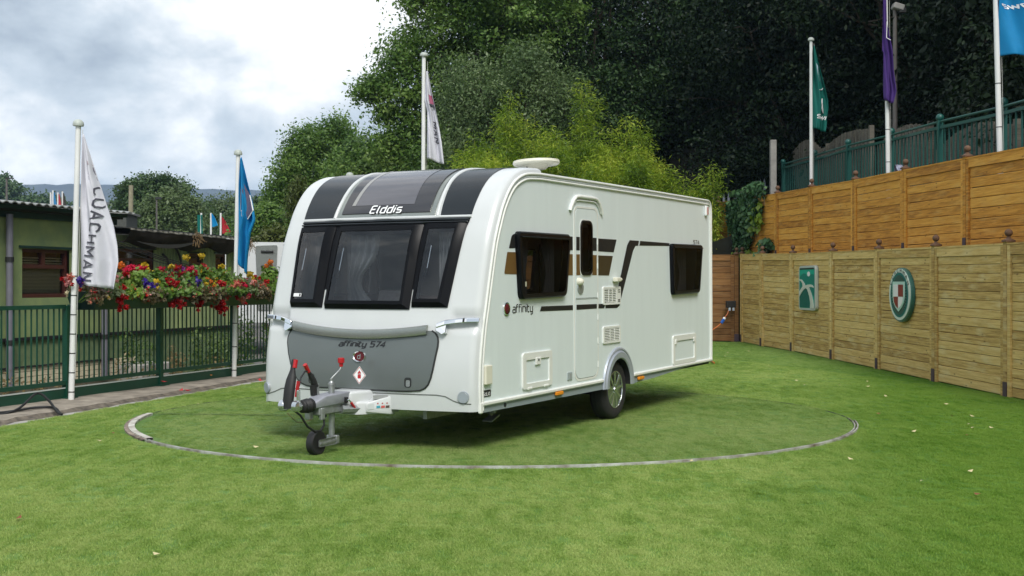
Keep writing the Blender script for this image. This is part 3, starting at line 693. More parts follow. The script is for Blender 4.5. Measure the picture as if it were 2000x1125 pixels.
sg_ = MB().add([Fz(a, b, .0125) for a, b in dm], [(0, 1, 2, 3)]).build('warning_sticker', LETW, locker)
def scp(P, c, k): return [(c[0]+(a-c[0])*k, c[1]+(b-c[1])*k) for a, b in P]
o1 = scp(dm, (1.102, .664), .93); o2 = scp(dm, (1.102, .664), .84)
MB().add([Fz(a, b, .0135) for a, b in o1]+[Fz(a, b, .0135) for a, b in o2], [(k_, (k_+1) % 4, 4+(k_+1) % 4, 4+k_) for k_ in range(4)]).build('red_border', mat('faded_red_print', (.42, .06, .04), .4), sg_)
MB().add([Fz(a, b, .0135) for a, b in rpoly([(1.119, .636), (1.119, .688), (1.110, .693), (1.107, .703), (1.097, .703), (1.094, .693), (1.085, .688), (1.085, .636)], .003, 2)], [tuple(range(24))]).build('gas_bottle_print', RED, sg_)
text_mesh(MB(), 'LPG', lambda x, y, d: Fz(1.116-x*.0105, .668+y*.008, .0145), .2).build('lettering', LETW, sg_)
for v0, z0 in ((.615, .617), (1.635, .617)):
    lkm = MB().add([Fz(a, b, .0125) for a, b in rrect(v0-.034, z0-.042, v0+.034, z0+.042, .022)], [tuple(range(24))]).build('locker_lock', DARKG, locker)
    MB().add([Fz(a, b, .016) for a, b in rrect(v0-.022, z0-.036, v0+.016, z0+.02, .012)], [tuple(range(24))]).build('lock_barrel', GALV, lkm)
# chrome grab handles with their legs
for m_ in (1, -1):
    c0 = lambda v: v if m_ > 0 else W-v
    h = MB(); pts = [(2.226, 1.146), (2.15, 1.140), (2.05, 1.130), (1.97, 1.112), (1.895, 1.088)]
    P = []
    for v, z in pts:
        hh = .020
        for o_, dz in ((.052, hh), (.062, .6*hh), (.062, -hh), (.028, -hh), (.028, hh)): P.append(Fz(c0(v), z+dz, o_))
    h.add(P, [(i*5+j, i*5+(j+1) % 5, (i+1)*5+(j+1) % 5, (i+1)*5+j) for i in range(4) for j in range(5)]+[tuple(range(5)), tuple(20+j for j in range(5))])
    leg = [(1.985, 1.10), (1.895, 1.105), (1.89, 1.05), (1.955, 1.015), (1.985, 1.03)]
    h.add([Fz(c0(a), b, .05) for a, b in leg]+[Fz(c0(a), b, 0.) for a, b in leg], [tuple(range(5))]+[(i, (i+1) % 5, 5+(i+1) % 5, 5+i) for i in range(5)])
    gh = h.build('grab_handle', CHROME, CV, bevel=.004)
    MB().add([Fz(c0(a), b, .0635) for a, b in ((2.115, 1.150), (2.132, 1.151), (2.132, 1.122), (2.115, 1.121))], [(0, 1, 2, 3)]).build('handle_joint', DARKG, gh)
    fl = MB(); v0, z0 = (2.205 if m_ > 0 else .105), .511
    p = Fz(v0, z0, -.01); n = (Fz(v0, z0, .05)-p).normalized()
    fo = fl.lathe(p, n, [(0, .047), (.02, .047), (.026, .04), (.02, .034), (.024, .001)], 20).build('marker_lamp', LENS, CV, smooth=35)
    MB().lathe(p+n*.012, n, [(0, .05), (.013, .05), (.013, .043)], 20).build('lamp_ring', SILV, fo, smooth=35)
lip = [(2.255, .452), (2.19, .456), (2.10, .482), (2.02, .512), (1.93, .522), (1.13, .520), (.35, .522), (.27, .512), (.20, .478), (.13, .456), (.02, .452)]
lips = []
for i in range(len(lip)-1):
    for k_ in range(5): lips.append((lerp(lip[i][0], lip[i+1][0], k_/5), lerp(lip[i][1], lip[i+1][1], k_/5)))
MB().tube([Fz(v, z, .0) for v, z in lips], .005, 6).build('bumper_seam', mat('seam_grey', (.13, .14, .13), .7), CV)

# ---- hitch, in caravan coordinates (u forward is negative)
HV = 1.14
cov = MB()
poly = [(-.25, HV-.135), (-.25, HV+.135), (-.17, HV+.20), (-.02, HV+.33), (.12, HV+.33), (.12, HV-.33), (-.02, HV-.33), (-.17, HV-.20)]
cov.prism(poly, lambda a, b, d: (a, b, d), .345, .455)
cov.build('hitch_cover', WHITE, CV, bevel=.02, seg=3, smooth=40)
cov2 = MB().prism([(-.30, HV-.10), (-.30, HV+.10), (-.12, HV+.17), (-.0, HV+.17), (-.0, HV-.17), (-.12, HV-.17)], lambda a, b, d: (a, b, d), .40, .545)
cov2.build('hitch_cover', WHITE, CV, bevel=.03, seg=3, smooth=40)
for s_ in (1, -1):
    w_ = MB().add([(-.205, HV-s_*.195, .44), (-.05, HV-s_*.355, .50), (.03, HV-s_*.34, .49), (-.205, HV-s_*.195, .36), (-.05, HV-s_*.355, .335), (.03, HV-s_*.34, .33), (-.02, HV-s_*.16, .50), (.03, HV-s_*.16, .33)],
                  [(0, 1, 4, 3), (1, 2, 5, 4), (0, 6, 2, 1), (3, 4, 5, 7), (0, 3, 7, 6), (6, 7, 5, 2)])
    wing = w_.build('step_wing', WHITE, CV, bevel=.012, seg=2, smooth=40)
    MB().prism([(-.15, HV-s_*.235), (-.06, HV-s_*.325), (.0, HV-s_*.31), (-.02, HV-s_*.2)], lambda a, b, d: (a, b, .503 if False else d), .47, .5045).build('step_tread', mat('step_grey', (.30, .31, .31), .7), wing)
    a = Vector((-.205, HV-s_*.195, 0)); b = Vector((-.05, HV-s_*.355, 0)); nrm = Vector((b.y-a.y, -(b.x-a.x), 0)).normalized()*(-1 if s_ > 0 else 1)
    if nrm.x > 0: nrm = -nrm
    def WP(t, z, d=.004): q_ = a.lerp(b, t)+nrm*d; return (q_.x, q_.y, z)
    for i, c_ in enumerate(((.05, .33, .42), (.55, .10, .09), (.09, .06, .05))):
        t0 = .42+.18*i
        st = MB().add([WP(t0, .396-.0), WP(t0+.15, .398), WP(t0+.15, .418), WP(t0, .416)], [(0, 1, 2, 3)]).build('sticker', mat('label_print', c_, .5), wing)
        MB().add([WP(t0+.03, .432), WP(t0+.08, .433), WP(t0+.08, .443), WP(t0+.03, .442)], [(0, 1, 2, 3)]).build('sticker', RED, wing)
    MB().add([WP(.08, .385), WP(.32, .39), WP(.32, .44), WP(.08, .43)], [(0, 1, 2, 3)]).build('sticker', mat('label_grey', (.55, .58, .58), .5), wing)
db = MB(); db.box((-.42, HV, .415), (.48, .10, .085)); db.build('drawbar', GALV, CV, bevel=.01)
for s_ in (1, -1): MB().tube([(-.36, HV+s_*.05, .40), (-.1, HV+s_*.17, .39), (1.6, HV+s_*.52, .36)], .04, 8).build('drawbar', GALV, CV)
ho = MB().add([(-.72, HV-.05, .435), (-.72, HV+.05, .435), (-.22, HV+.085, .452), (-.22, HV-.085, .452), (-.72, HV-.05, .492), (-.72, HV+.05, .492), (-.60, HV+.085, .535), (-.24, HV+.095, .545), (-.24, HV-.095, .545), (-.60, HV-.085, .535)],
              [(0, 1, 2, 3), (0, 4, 5, 1), (4, 9, 6, 5), (9, 8, 7, 6), (3, 2, 7, 8), (0, 3, 8, 9), (0, 9, 4), (1, 5, 6), (1, 6, 7, 2)])
ho.build('overrun_housing', HOUS, CV, bevel=.012, seg=2, smooth=40)
MB().box((-.70, HV+.03, .395), (.06, .05, .10)).build('hitch_bracket', GALV, CV, bevel=.006); MB().box((-.62, HV-.045, .385), (.05, .03, .10)).build('hitch_bracket', GALV, CV, bevel=.006)
bo = MB().lathe((-.845, HV, .465), (1, 0, 0), [(0, .03), (.005, .05), (.02, .055), (.035, .045), (.05, .058), (.065, .048), (.085, .062), (.1, .052), (.125, .060), (.13, .03)], 18); bo.build('rubber_boot', BLACKM, CV, smooth=60)
MB().cyl((-.96, HV, .47), (-.83, HV, .466), .026, 12).build('coupling_shaft', CHROME, CV, smooth=40)
for k_ in (-.905, -.875): MB().lathe((k_, HV, .468), (1, 0, 0), [(-.008, .025), (-.008, .036), (.008, .036), (.008, .025)], 6).build('coupling_nut', CHROME, CV)
hh = MB(); hh.lathe((-.99, HV-.10, .485), (0, 1, 0), [(0, .025), (.01, .043), (.05, .047), (.06, .038)], 18); hh.lathe((-.99, HV+.035, .485), (0, 1, 0), [(0, .038), (.01, .047), (.05, .047), (.06, .03)], 18)
hh.build('friction_pad', ALLOY, CV, smooth=40)
MB().box((-.965, HV-.068, .55), (.035, .022, .13)).build('hitch_arm', ALLOY, CV, bevel=.006)
sec = [(-1.0, .47, .05, .048), (-.995, .53, .058, .05), (-.975, .63, .062, .05), (-.955, .70, .058, .045), (-.945, .735, .045, .035), (-.935, .775, .026, .024), (-.918, .852, .022, .022), (-.916, .860, .015, .016)]
hm = MB(); P = []
for u_, z_, a_, b_ in sec:
    for k_ in range(10):
        an = 2*PI*k_/10; P.append((u_+.6*a_*math.cos(an), HV+.012+b_*math.sin(an), z_+.1*a_*math.cos(an)))
hm.add(P, [(i*10+k_, i*10+(k_+1) % 10, (i+1)*10+(k_+1) % 10, (i+1)*10+k_) for i in range(len(sec)-1) for k_ in range(10)]+[tuple(range(10)), tuple((len(sec)-1)*10+k_ for k_ in range(10))])
hmo = hm.build('stabiliser_handle', BLACKM, CV, smooth=50)
MB().tube([(-.930, HV-.004, .79), (-.914, HV-.004, .855)], .019, 8).build('red_grip', RED, hmo); MB().box((-.945, HV-.042, .62), (.03, .012, .13), Matrix.Rotation(.22, 3, 'Y')).build('red_marker', RED, hmo)
MB().tube([(-.59, HV+.06, .535), (-.60, HV+.06, .62)], .03, 8).build('handbrake_base', BLACKM, CV); MB().box((-.565, HV+.05, .58), (.03, .03, .10)).build('handbrake_base', GALV, CV)
hb = MB().tube([(-.575, HV+.06, .605), (-.60, HV+.06, .66), (-.645, HV+.06, .715)], [.030, .028, .020], 10).build('handbrake', BLACKM, CV, smooth=50)
MB().tube([(-.645, HV+.06, .715), (-.668, HV+.06, .745)], .016, 8).build('handbrake_lever', BLACKM, hb); MB().tube([(-.662, HV+.06, .735), (-.712, HV+.06, .80)], [.017, .019], 8).build('red_grip', RED, hb)
MB().tube([(-.67, HV+.06, .74), (-.74, HV+.04, .745), (-.82, HV+.02, .70), (-.865, HV, .645), (-.90, HV, .60)], .008, 6).build('breakaway_cable', BLACKM, CV, smooth=60)
MB().tube([(-.93, HV, .44), (-.88, HV-.02, .40), (-.80, HV-.03, .30), (-.70, HV-.03, .245), (-.62, HV-.03, .245), (-.56, HV-.02, .285), (-.535, HV, .35), (-.52, HV, .39)], .0095, 8).build('hose', BLACKM, CV, smooth=60)
MB().tube([(-1.0, HV+.02, .43), (-.96, HV, .385), (-.90, HV, .345), (-.82, HV, .335), (-.70, HV, .345)], .003, 5).build('safety_wire', mat('wire_brown', (.2, .14, .07), .6), CV)
MB().box((-.555, HV, .372), (.05, .06, .05)).build('cable_clamp', BLACKM, CV, bevel=.006)
# jockey wheel
MB().lathe((-.427, HV, .13), (0, 0, 1), [(0, .026), (.24, .026), (.25, .03), (.27, .03), (.27, .027), (.475, .027), (.478, .031), (.495, .030), (.50, .02), (.515, .012), (.53, .014), (.54, .001)], 16).build('jockey_post', GALV, CV, smooth=35)
cr = MB().tube([(-.427, HV, .655), (-.43, HV-.005, .668), (-.33, HV-.01, .725), (-.305, HV-.01, .745), (-.300, HV-.01, .775)], .0075, 8).build('crank', GALV, CV, smooth=60)
MB().lathe((-.300, HV-.01, .758), (0, 0, 1), [(0, .016), (.03, .018), (.032, .028), (.07, .030), (.075, .02)], 10).build('crank_knob', RED, cr, smooth=30)
for s_ in (.05, -.045):
    MB().tube([(-.418, HV+s_, .145), (-.60, HV+s_, .135), (-.645, HV+s_, .142)], .012, 4).build('wheel_fork', GALV, CV)
MB().prism([(-.67, .118), (-.67, .165), (-.655, .172), (-.42, .178), (-.40, .178), (-.40, .112), (-.655, .112)], lambda a, b, d: (a, HV+d, b), -.052, -.044).build('wheel_fork', GALV, CV)
MB().box((-.41, HV, .148), (.045, .11, .07)).build('wheel_fork', GALV, CV, bevel=.006)
jw = MB().lathe((-.645, HV-.036, .146), (0, 1, 0), [(.004, .070), (0, .078), (0, .092), (.008, .103), (.064, .103), (.072, .092), (.072, .078), (.068, .07)], 28).build('jockey_wheel', BLACKM, CV, smooth=35)
MB().lathe((-.645, HV-.03, .146), (0, 1, 0), [(.028, .072), (.032, .02)], 28).build('wheel_disc', mat('plastic_disc', (.03, .032, .035), .5), jw)
js = MB()
for k_ in range(6):
    a_ = PI*k_/3+.3; js.box((-.645+.045*math.cos(a_), HV-.012, .146+.045*math.sin(a_)), (.06, .034, .007), Matrix.Rotation(-a_, 3, 'Y'))
js.build('wheel_rib', mat('plastic_rib', (.045, .048, .052), .45), jw)
lv = MB().tube([(-.345, HV-.098, .475), (-.335, HV-.112, .480), (-.318, HV-.118, .462), (-.30, HV-.12, .445)], .008, 8).build('clamp_lever', CHROME, CV)
MB().tube([(-.312, HV-.12, .455), (-.222, HV-.125, .363)], .012, 8).build('red_grip', RED, lv); MB().sphere((-.215, HV-.125, .356), .02, 10).build('lever_ball', RED, lv)
MB().box((-.35, HV-.098, .48), (.03, .02, .045)).build('clamp_slot', BLACKM, CV)
# corner steadies
for s_, v_ in ((0, .30), (1, W-.30)):
    st = MB().tube([(.72, v_, .36), (.86, v_, .262)], .018, 4).build('corner_steady', GALV, CV)
    MB().box((.84, v_, .315), (.03, .10, .07)).build('steady_bracket', GALV, st, bevel=.004); MB().box((.85, v_, .235), (.15, .10, .012), Matrix.Rotation(-.28, 3, 'Y')).build('steady_foot', GALV, st)
# roof dish
dl = Vector((1.86, .34, 2.50))
dsh = MB().lathe(dl, (0, 0, 1), [(-.02, .05), (.03, .045), (.035, .035), (.06, .035), (.065, .09), (.10, .13), (.11, .22), (.125, .232), (.15, .225), (.158, .14), (.16, .001)], 28)
dob = dsh.build('satellite_dish', CREAM, CV, smooth=30)
for i_ in range(len(dob.data.vertices)):
    v_ = dob.data.vertices[i_].co
    if v_.z > dl.z+.09: v_.z += (v_.x-dl.x)*-.02-(v_.y-dl.y)*.05
MB().cyl(dl+Vector((-.10, .05, -.03)), dl+Vector((-.10, .05, .11)), .008, 6).build('dish_strut', BLACKM, dob)
MB().box((3.3, 1.13, 2.555), (.7, .5, .06)).build('roof_light', WPLAS, CV, bevel=.02, seg=2)
# ---- inside
MB().box((3.3, W/2, .47), (5.3, W-.1, .03)).build('cabin_floor', LINING, CV)
for v_ in (.02, W-.02):
    MB().prism([(.45, .84), (.45, 1.22), (5.9, 1.22), (5.9, .84)], lambda a, b, d: (a, v_, b), None, 0).build('lining', LINING, CV)
    MB().prism([(.75, 2.0), (.95, 2.36), (5.9, 2.36), (5.9, 2.0)], lambda a, b, d: (a, v_, b), None, 0).build('lining', LINING, CV)
MB().box((2.65, 1.55, 1.35), (.05, 1.3, 1.8)).build('bulkhead', LINING, CV)
MB().box((3.7, .5, 1.35), (.05, .9, 1.8)).build('bulkhead', LINING, CV)
MB().box((.62, W/2, 1.15), (.5, 1.9, .22)).build('front_shelf', LINING, CV, bevel=.01)
for v_ in (.36, W-.36):
    MB().box((1.6, v_, .78), (1.9, .64, .34)).build('sofa', SOFA, CV, bevel=.04, seg=2); 
    for k_ in range(3): MB().box((1.0+.6*k_, v_+(-.22 if v_ < 1 else .22), 1.14), (.56, .14, .40)).build('sofa_back', SOFA, CV, bevel=.04, seg=2)
MB().box((.92, 1.35, 1.22), (.14, .44, .36), Matrix.Rotation(.3, 3, 'Y')).build('cushion', CUSH, CV, bevel=.05, seg=3); MB().box((.9, .45, 1.24), (.12, .36, .34), Matrix.Rotation(.25, 3, 'Y')).build('cushion', CUSH, CV, bevel=.05, seg=3)
MB().box((.86, .95, 1.2), (.12, .5, .3), Matrix.Rotation(.3, 3, 'Y')).build('cushion', SOFA, CV, bevel=.05, seg=3)
def curtain(p0, p1, z0, z1, amp=.02, n=26, pinch=.45, m=CURT, ease=.5):
    k_ = MB(); p0 = Vector(p0); p1 = Vector(p1); d = (p1-p0); nn = Vector((-d.y, d.x)).normalized()
    zz = np.linspace(z0, z1, 15)
    def fn(z, t):
        f_ = (z-z0)/(z1-z0); pin = 1-pinch*math.exp(-((f_-.36)/.25)**2)
        q = p0+d*(t*pin); q = q+nn*amp*math.sin(t*n)
        return (q.x, q.y, z-((.03*math.sin(t*9)) if f_ < .05 else 0))
    return k_.grid(fn, list(zz), [j/40 for j in range(41)]).build('curtain', m, CV, smooth=70)
curtain((.47, 2.16), (.50, 1.86), 1.20, 1.93); curtain((.40, 1.56), (.42, 1.22), 1.20, 1.95, pinch=.60)
curtain((.45, .60), (.52, .36), 1.20, 1.93, pinch=.5)
curtain((1.66, .06), (1.44, .08), 1.32, 1.92, .012, pinch=.3); curtain((.95, .05), (1.12, .06), 1.32, 1.92, .012, pinch=.3)
curtain((5.30, .06), (5.02, .08), 1.30, 1.88, .012, pinch=.3); curtain((1.80, W-.06), (1.62, W-.08), 1.32, 1.92, .012, pinch=.3)
MB().box((.40, 1.83, 1.345), (.09, .11, .17)).build('green_tub', GREENB, CV, bevel=.01)
wf = MB().prism([(.72, 1.26), (.72, 1.97), (1.9, 1.97), (1.9, 1.26)], lambda a, b, d: (a, W+d, b), -.03, .02, [rpoly([(.80, 1.88), (.85, 1.37), (1.73, 1.37), (1.80, 1.88)], .05, 3)[::-1]]).build('window', BLACK, CV)
MB().prism([(4.58, 1.26), (4.58, 1.93), (5.7, 1.93), (5.7, 1.26)], lambda a, b, d: (a, W+d, b), -.03, .02, [rpoly([(4.68, 1.85), (4.70, 1.34), (5.48, 1.34), (5.58, 1.85)], .05, 3)[::-1]]).build('window', BLACK, CV)
MB().prism(win_near[0], lambda a, b, d: (a, W+.01, b), None, 0).build('pane', SMOKE, wf)
# ================================================================== ground, turf, turntable, kerb
TT = (-.2, 13.35); TR = 3.78
GRAV = mat('gravel', (.13, .12, .11), .95, var=.5, vscale=30, bump=.8, bscale=60)
CONC = mat('worn_concrete', (.30, .26, .21), .9, var=.45, vscale=4, bump=.5, bscale=70)
CONC2 = mat('gutter_concrete', (.36, .345, .315), .9, var=.25, vscale=7, bump=.4, bscale=60)
EARTH = mat('bare_earth', (.05, .042, .03), 1., var=.4, vscale=3)
TARM = mat('tarmac', (.06, .06, .058), .95, var=.2, vscale=8, bump=.3)

def turf_mat(name, blade):
    m = bpy.data.materials.new(name); m.use_nodes = True; t = m.node_tree; b = t.nodes['Principled BSDF']; lk = t.links.new; o = t.nodes['Material Output']
    g = t.nodes.new('ShaderNodeNewGeometry'); pos = g.outputs['Position']
    def noise(scale, det, st=(1, 1, 1), rot=0):
        mm = t.nodes.new('ShaderNodeMapping'); mm.inputs['Scale'].default_value = st; mm.inputs['Rotation'].default_value = (0, 0, rot); lk(pos, mm.inputs[0])
        n = t.nodes.new('ShaderNodeTexNoise'); n.inputs['Scale'].default_value = scale; n.inputs['Detail'].default_value = det; lk(mm.outputs[0], n.inputs['Vector']); return n.outputs['Fac']
    def math_(op, a, b_, c=None):
        n = t.nodes.new('ShaderNodeMath'); n.operation = op
        for i, x in enumerate((a, b_, c)):
            if x is None: continue
            if isinstance(x, (int, float)): n.inputs[i].default_value = x
            else: lk(x, n.inputs[i])
        return n.outputs[0]
    sp = t.nodes.new('ShaderNodeSeparateXYZ'); lk(pos, sp.inputs[0]); X, Y = sp.outputs[0], sp.outputs[1]
    # the turntable carpet is a different, greyer roll
    dx = math_('SUBTRACT', X, TT[0]); dy = math_('SUBTRACT', Y, TT[1])
    rr = math_('SQRT', math_('ADD', math_('MULTIPLY', dx, dx), math_('MULTIPLY', dy, dy)), 0)
    disc = math_('LESS_THAN', rr, TR-.02)
    # rolls laid side by side: a darker strip by the fence, a paler roll across the middle
    def rng(src, a, b, lo=0., hi=1.):
        n = t.nodes.new('ShaderNodeMapRange'); n.interpolation_type = 'SMOOTHSTEP'
        for i_, q_ in zip(('From Min', 'From Max', 'To Min', 'To Max'), (a, b, lo, hi)): n.inputs[i_].default_value = q_
        lk(src, n.inputs['Value']); return n.outputs[0]
    seam = math_('MULTIPLY', math_('ADD', math_('ADD', math_('MULTIPLY', X, 3.3), math_('MULTIPLY', Y, -.88)), 5.45), .293)   # metres right of the long seam
    s1 = rng(seam, .7, 2.6)
    band = math_('MULTIPLY', math_('MULTIPLY', rng(seam, .0, .06), rng(seam, 2.2, .5)), math_('SUBTRACT', 1, disc))
    s1b = math_('GREATER_THAN', math_('ADD', X, math_('MULTIPLY', Y, .30)), 11.2)
    right = math_('MULTIPLY', s1, math_('SUBTRACT', 1, disc))
    fib = noise(55, 3, (1, 1, 1)); mid = noise(2.6, 4, (1, .6, 1)); big = noise(.45, 3); wear = noise(5.5, 5, (1.6, .45, 1), .35)
    v = math_('MULTIPLY_ADD', mid, .55, math_('MULTIPLY_ADD', big, .95, math_('MULTIPLY_ADD', wear, .95, math_('MULTIPLY', fib, .25))))
    if blade: v = math_('MULTIPLY_ADD', g.outputs['Random Per Island'], .34, math_('ADD', v, -.17))
    v = math_('MULTIPLY_ADD', v, 1.15, -.85)
    r = t.nodes.new('ShaderNodeValToRGB'); el = r.color_ramp.elements
    A = [(.115, .205, .025), (.245, .375, .070), (.40, .49, .15)] if blade else [(.07, .15, .02), (.11, .22, .034), (.16, .27, .05)]
    el[0].position = .12; el[0].color = (*A[0], 1); el[1].position = .9; el[1].color = (*A[2], 1); q = el.new(.5); q.color = (*A[1], 1)
    lk(v, r.inputs['Fac'])
    def tint(src, fac, col):
        mx_ = t.nodes.new('ShaderNodeMix'); mx_.data_type = 'RGBA'; mx_.blend_type = 'MULTIPLY'; lk(fac, mx_.inputs['Factor']); lk(src, mx_.inputs['A']); mx_.inputs['B'].default_value = (*col, 1); return mx_.outputs['Result']
    c = tint(r.outputs['Color'], disc, (.92, .915, 1.08)); c = tint(c, right, (.58, .75, .38)); c = tint(c, math_('SUBTRACT', 1, band), (.90, .925, .88)); c = tint(c, math_('MULTIPLY', s1b, math_('SUBTRACT', 1, disc)), (.80, .88, .86))
    lk(c, b.inputs['Base Color']); b.inputs['Roughness'].default_value = .6; b.inputs['Specular IOR Level'].default_value = .25
    if blade:
        tr = t.nodes.new('ShaderNodeBsdfTranslucent'); lk(c, tr.inputs['Color']); mxs = t.nodes.new('ShaderNodeMixShader'); mxs.inputs[0].default_value = .3
        lk(b.outputs[0], mxs.inputs[1]); lk(tr.outputs[0], mxs.inputs[2]); lk(mxs.outputs[0], o.inputs['Surface'])
    else:
        bp = t.nodes.new('ShaderNodeBump'); bp.inputs['Strength'].default_value = .8; bp.inputs['Distance'].default_value = .02; lk(noise(90, 3), bp.inputs['Height']); lk(bp.outputs[0], b.inputs['Normal'])
    return m
TURF = turf_mat('artificial_turf', False); BLADE = turf_mat('turf_fibre', True)

tag(MB().add([(-1500, -60, -.30), (1500, -60, -.30), (1500, 2250, -.30), (-1500, 2250, -.30)], [(0, 1, 2, 3)]).build('ground', GRAV), kind='structure')
KL = [(-7.35, 4.0), (-6.2, 8.2), (-5.116, 12.36), (-4.58, 14.55), (-3.65, 18.16), (-2.4, 23.0), (-.6, 30.0), (.3, 33.0)]        # edge of the turf along the kerb
RL = [(6.75, 0.5), (6.45, 8.), (6.37, 13.05), (6.296, 15.68), (6.225, 18.16), (6.172, 20.8), (6.097, 23.49), (5.99, 26.37), (5.79, 28.6), (5.70, 30.6)]   # foot of the lower fence
poly = [(-7.9, .5)]+KL[:-1]+[(0, 32.2), (5.0, 30.86)]+RL[::-1]
circ = [(TT[0]+TR*math.cos(2*PI*k/96), TT[1]+TR*math.sin(2*PI*k/96)) for k in range(96)]
tag(MB().prism(poly, lambda a, b, d: (a, b, d), None, 0., [circ[::-1]]).build('artificial_grass', TURF), kind='structure')
circ2 = [(TT[0]+(TR-.014)*math.cos(2*PI*k/96), TT[1]+(TR-.014)*math.sin(2*PI*k/96)) for k in range(96)]
tag(MB().prism(circ2, lambda a, b, d: (a, b, d), None, .002).build('turntable_grass', TURF), kind='structure')
tt = empty('turntable_rim', (TT[0], TT[1], 0), label='thin pale metal ring let into the grass round the caravan turntable', cat='turntable')
RINGM = mat('worn_pale_metal', (.46, .47, .45), .5, metal=.3, var=.75, vscale=5, dirt=(.13, .085, .055))
def arc_ring(a0, a1, r0, r1, z0, z1, m, name, n=90):
    k = MB()
    A = [math.radians(lerp(a0, a1, i/n)) for i in range(n+1)]
    def pr(r, z): return [(r*math.cos(a), r*math.sin(a), z) for a in A]
    L_ = pr(r0, z0)+pr(r0, z1)+pr(r1, z1)+pr(r1, z0); q = n+1
    k.add(L_, [(j*q+i, j*q+i+1, (j+1)*q+i+1, (j+1)*q+i) for j in range(3) for i in range(n)]); return k.build(name, m, tt)
arc_ring(-145.5, -8, TR+.002, TR+.014, -.02, .021, RINGM, 'outer_ring'); arc_ring(-145.5, -5, TR-.026, TR-.016, -.02, .019, RINGM, 'inner_ring')
arc_ring(-7.9, 182, TR-.012, TR+.004, -.02, .006, DARKG, 'inner_ring')
arc_ring(-181.5, -146, TR-.075, TR-.015, -.02, .028, mat('worn_white_paint', (.52, .52, .48), .6, var=.5, vscale=9, dirt=(.24, .19, .14)), 'cover_plate', 30)
arc_ring(-181.5, -146, TR-.015, TR+.025, -.02, .018, mat('rusty_edge', (.30, .24, .19), .7, var=.5, vscale=8, dirt=(.06, .04, .03)), 'rim_edge', 30)
# seam between two pieces of carpet on the turntable
sm_ = MB(); rs = np.random.RandomState(3)
P = [ground(278+k*8.5, 810.5+k*.08+rs.uniform(-.35, .35)) for k in range(40)]
for i in range(39):
    a, b = P[i], P[i+1]; h = .012+.006*rs.rand(); sm_.add([(a[0], a[1]-h, .016), (b[0], b[1]-h, .016), (b[0], b[1]+h, .016), (a[0], a[1]+h, .016)], [(0, 1, 2, 3)])
tag(sm_.build('carpet_seam', mat('seam_dark_green', (.018, .035, .012), .9)), kind='structure')

# kerb: low gutter, broken edge, raised concrete strip under the railing
def offs(P, d):
    o = []
    for i, p in enumerate(P):
        a = Vector(P[max(0, i-1)]); b = Vector(P[min(len(P)-1, i+1)]); t = (b-a).normalized(); o.append((p[0]-t.y*d, p[1]+t.x*d))
    return o
KD = []
for i in range(len(KL)-1):
    for k in range(12): KD.append((lerp(KL[i][0], KL[i+1][0], k/12), lerp(KL[i][1], KL[i+1][1], k/12)))
rs = np.random.RandomState(11)
lay = [(-.03, -.05), (0, -.030), (.24, -.026), (.29, -.022), (.35, .010), (.42, .018), (1.25, .018), (1.32, .01), (1.36, -.35)]
k_ = MB(); V_ = []
for d, z in lay:
    Q = offs(KD, d); V_ += [(x+(rs.uniform(-.018, .018) if .2 < d < .5 else (rs.uniform(-.012, .012) if d == 0 else 0)), y, z+(rs.uniform(-.011, .006) if .2 < d < .5 else 0)) for x, y in Q]
n = len(KD)
for nm_, j0, j1, m_ in (('gutter', 0, 2, CONC2), ('kerb_edge', 2, 4, mat('crumbling_kerb_edge', (.15, .125, .095), .95, var=.6, vscale=9, bump=.9, bscale=50, dirt=(.05, .042, .035))), ('kerb', 4, len(lay)-1, CONC)):
    k_ = MB().add(V_, [(j*n+i, j*n+i+1, (j+1)*n+i+1, (j+1)*n+i) for j in range(j0, j1) for i in range(n-1)])
    used = sorted({i for f in k_.f for i in f}); rm_ = {a: b for b, a in enumerate(used)}; k_.v = [k_.v[i] for i in used]; k_.f = [tuple(rm_[i] for i in f) for f in k_.f]
    tag(k_.build(nm_, m_, None, smooth=60), kind='structure')

# turf fibre: one object; loose points carry a tuft each
rs = np.random.RandomState(5)
def inside(px, py, pol):
    c = np.zeros(len(px), bool); n = len(pol)
    for i in range(n):
        x0, y0 = pol[i]; x1, y1 = pol[(i+1) % n]
        k = ((y0 > py) != (y1 > py)) & (px < (x1-x0)*(py-y0)/((y1-y0) if y1 != y0 else 1e-9)+x0); c ^= k
    return c
pts = []
for y0, y1, den in ((4.8, 8, 620), (8, 12, 420), (12, 17, 260), (17, 24, 120), (24, 31, 60)):
    xl = -(y1*.46+2.4); n = int((y1-y0)*(2*-xl)*den); px = rs.uniform(xl, -xl, n); py = rs.uniform(y0, y1, n)
    k = inside(px, py, poly) & (np.abs(px) < .44*py+2.4)
    r_ = np.hypot(px-TT[0], py-TT[1]); an = np.degrees(np.arctan2(py-TT[1], px-TT[0]))
    k &= ~((np.abs(r_-TR) < .036) & (an < 0)); k &= ~((r_ > TR-.17) & (r_ < TR+.07) & ((an < -144) | (an > 177)))
    seam = np.abs(py-(13.49-.0)) < .0
    k &= ~seam
    sc = {4.8: 1, 8: 1.0, 12: 1.1, 17: 1.5, 24: 2.1}[y0]
    pts.append(np.stack([px[k], py[k], np.full(k.sum(), sc)], 1))
pts = np.concatenate(pts); NP = len(pts)
tv = []; tf = []
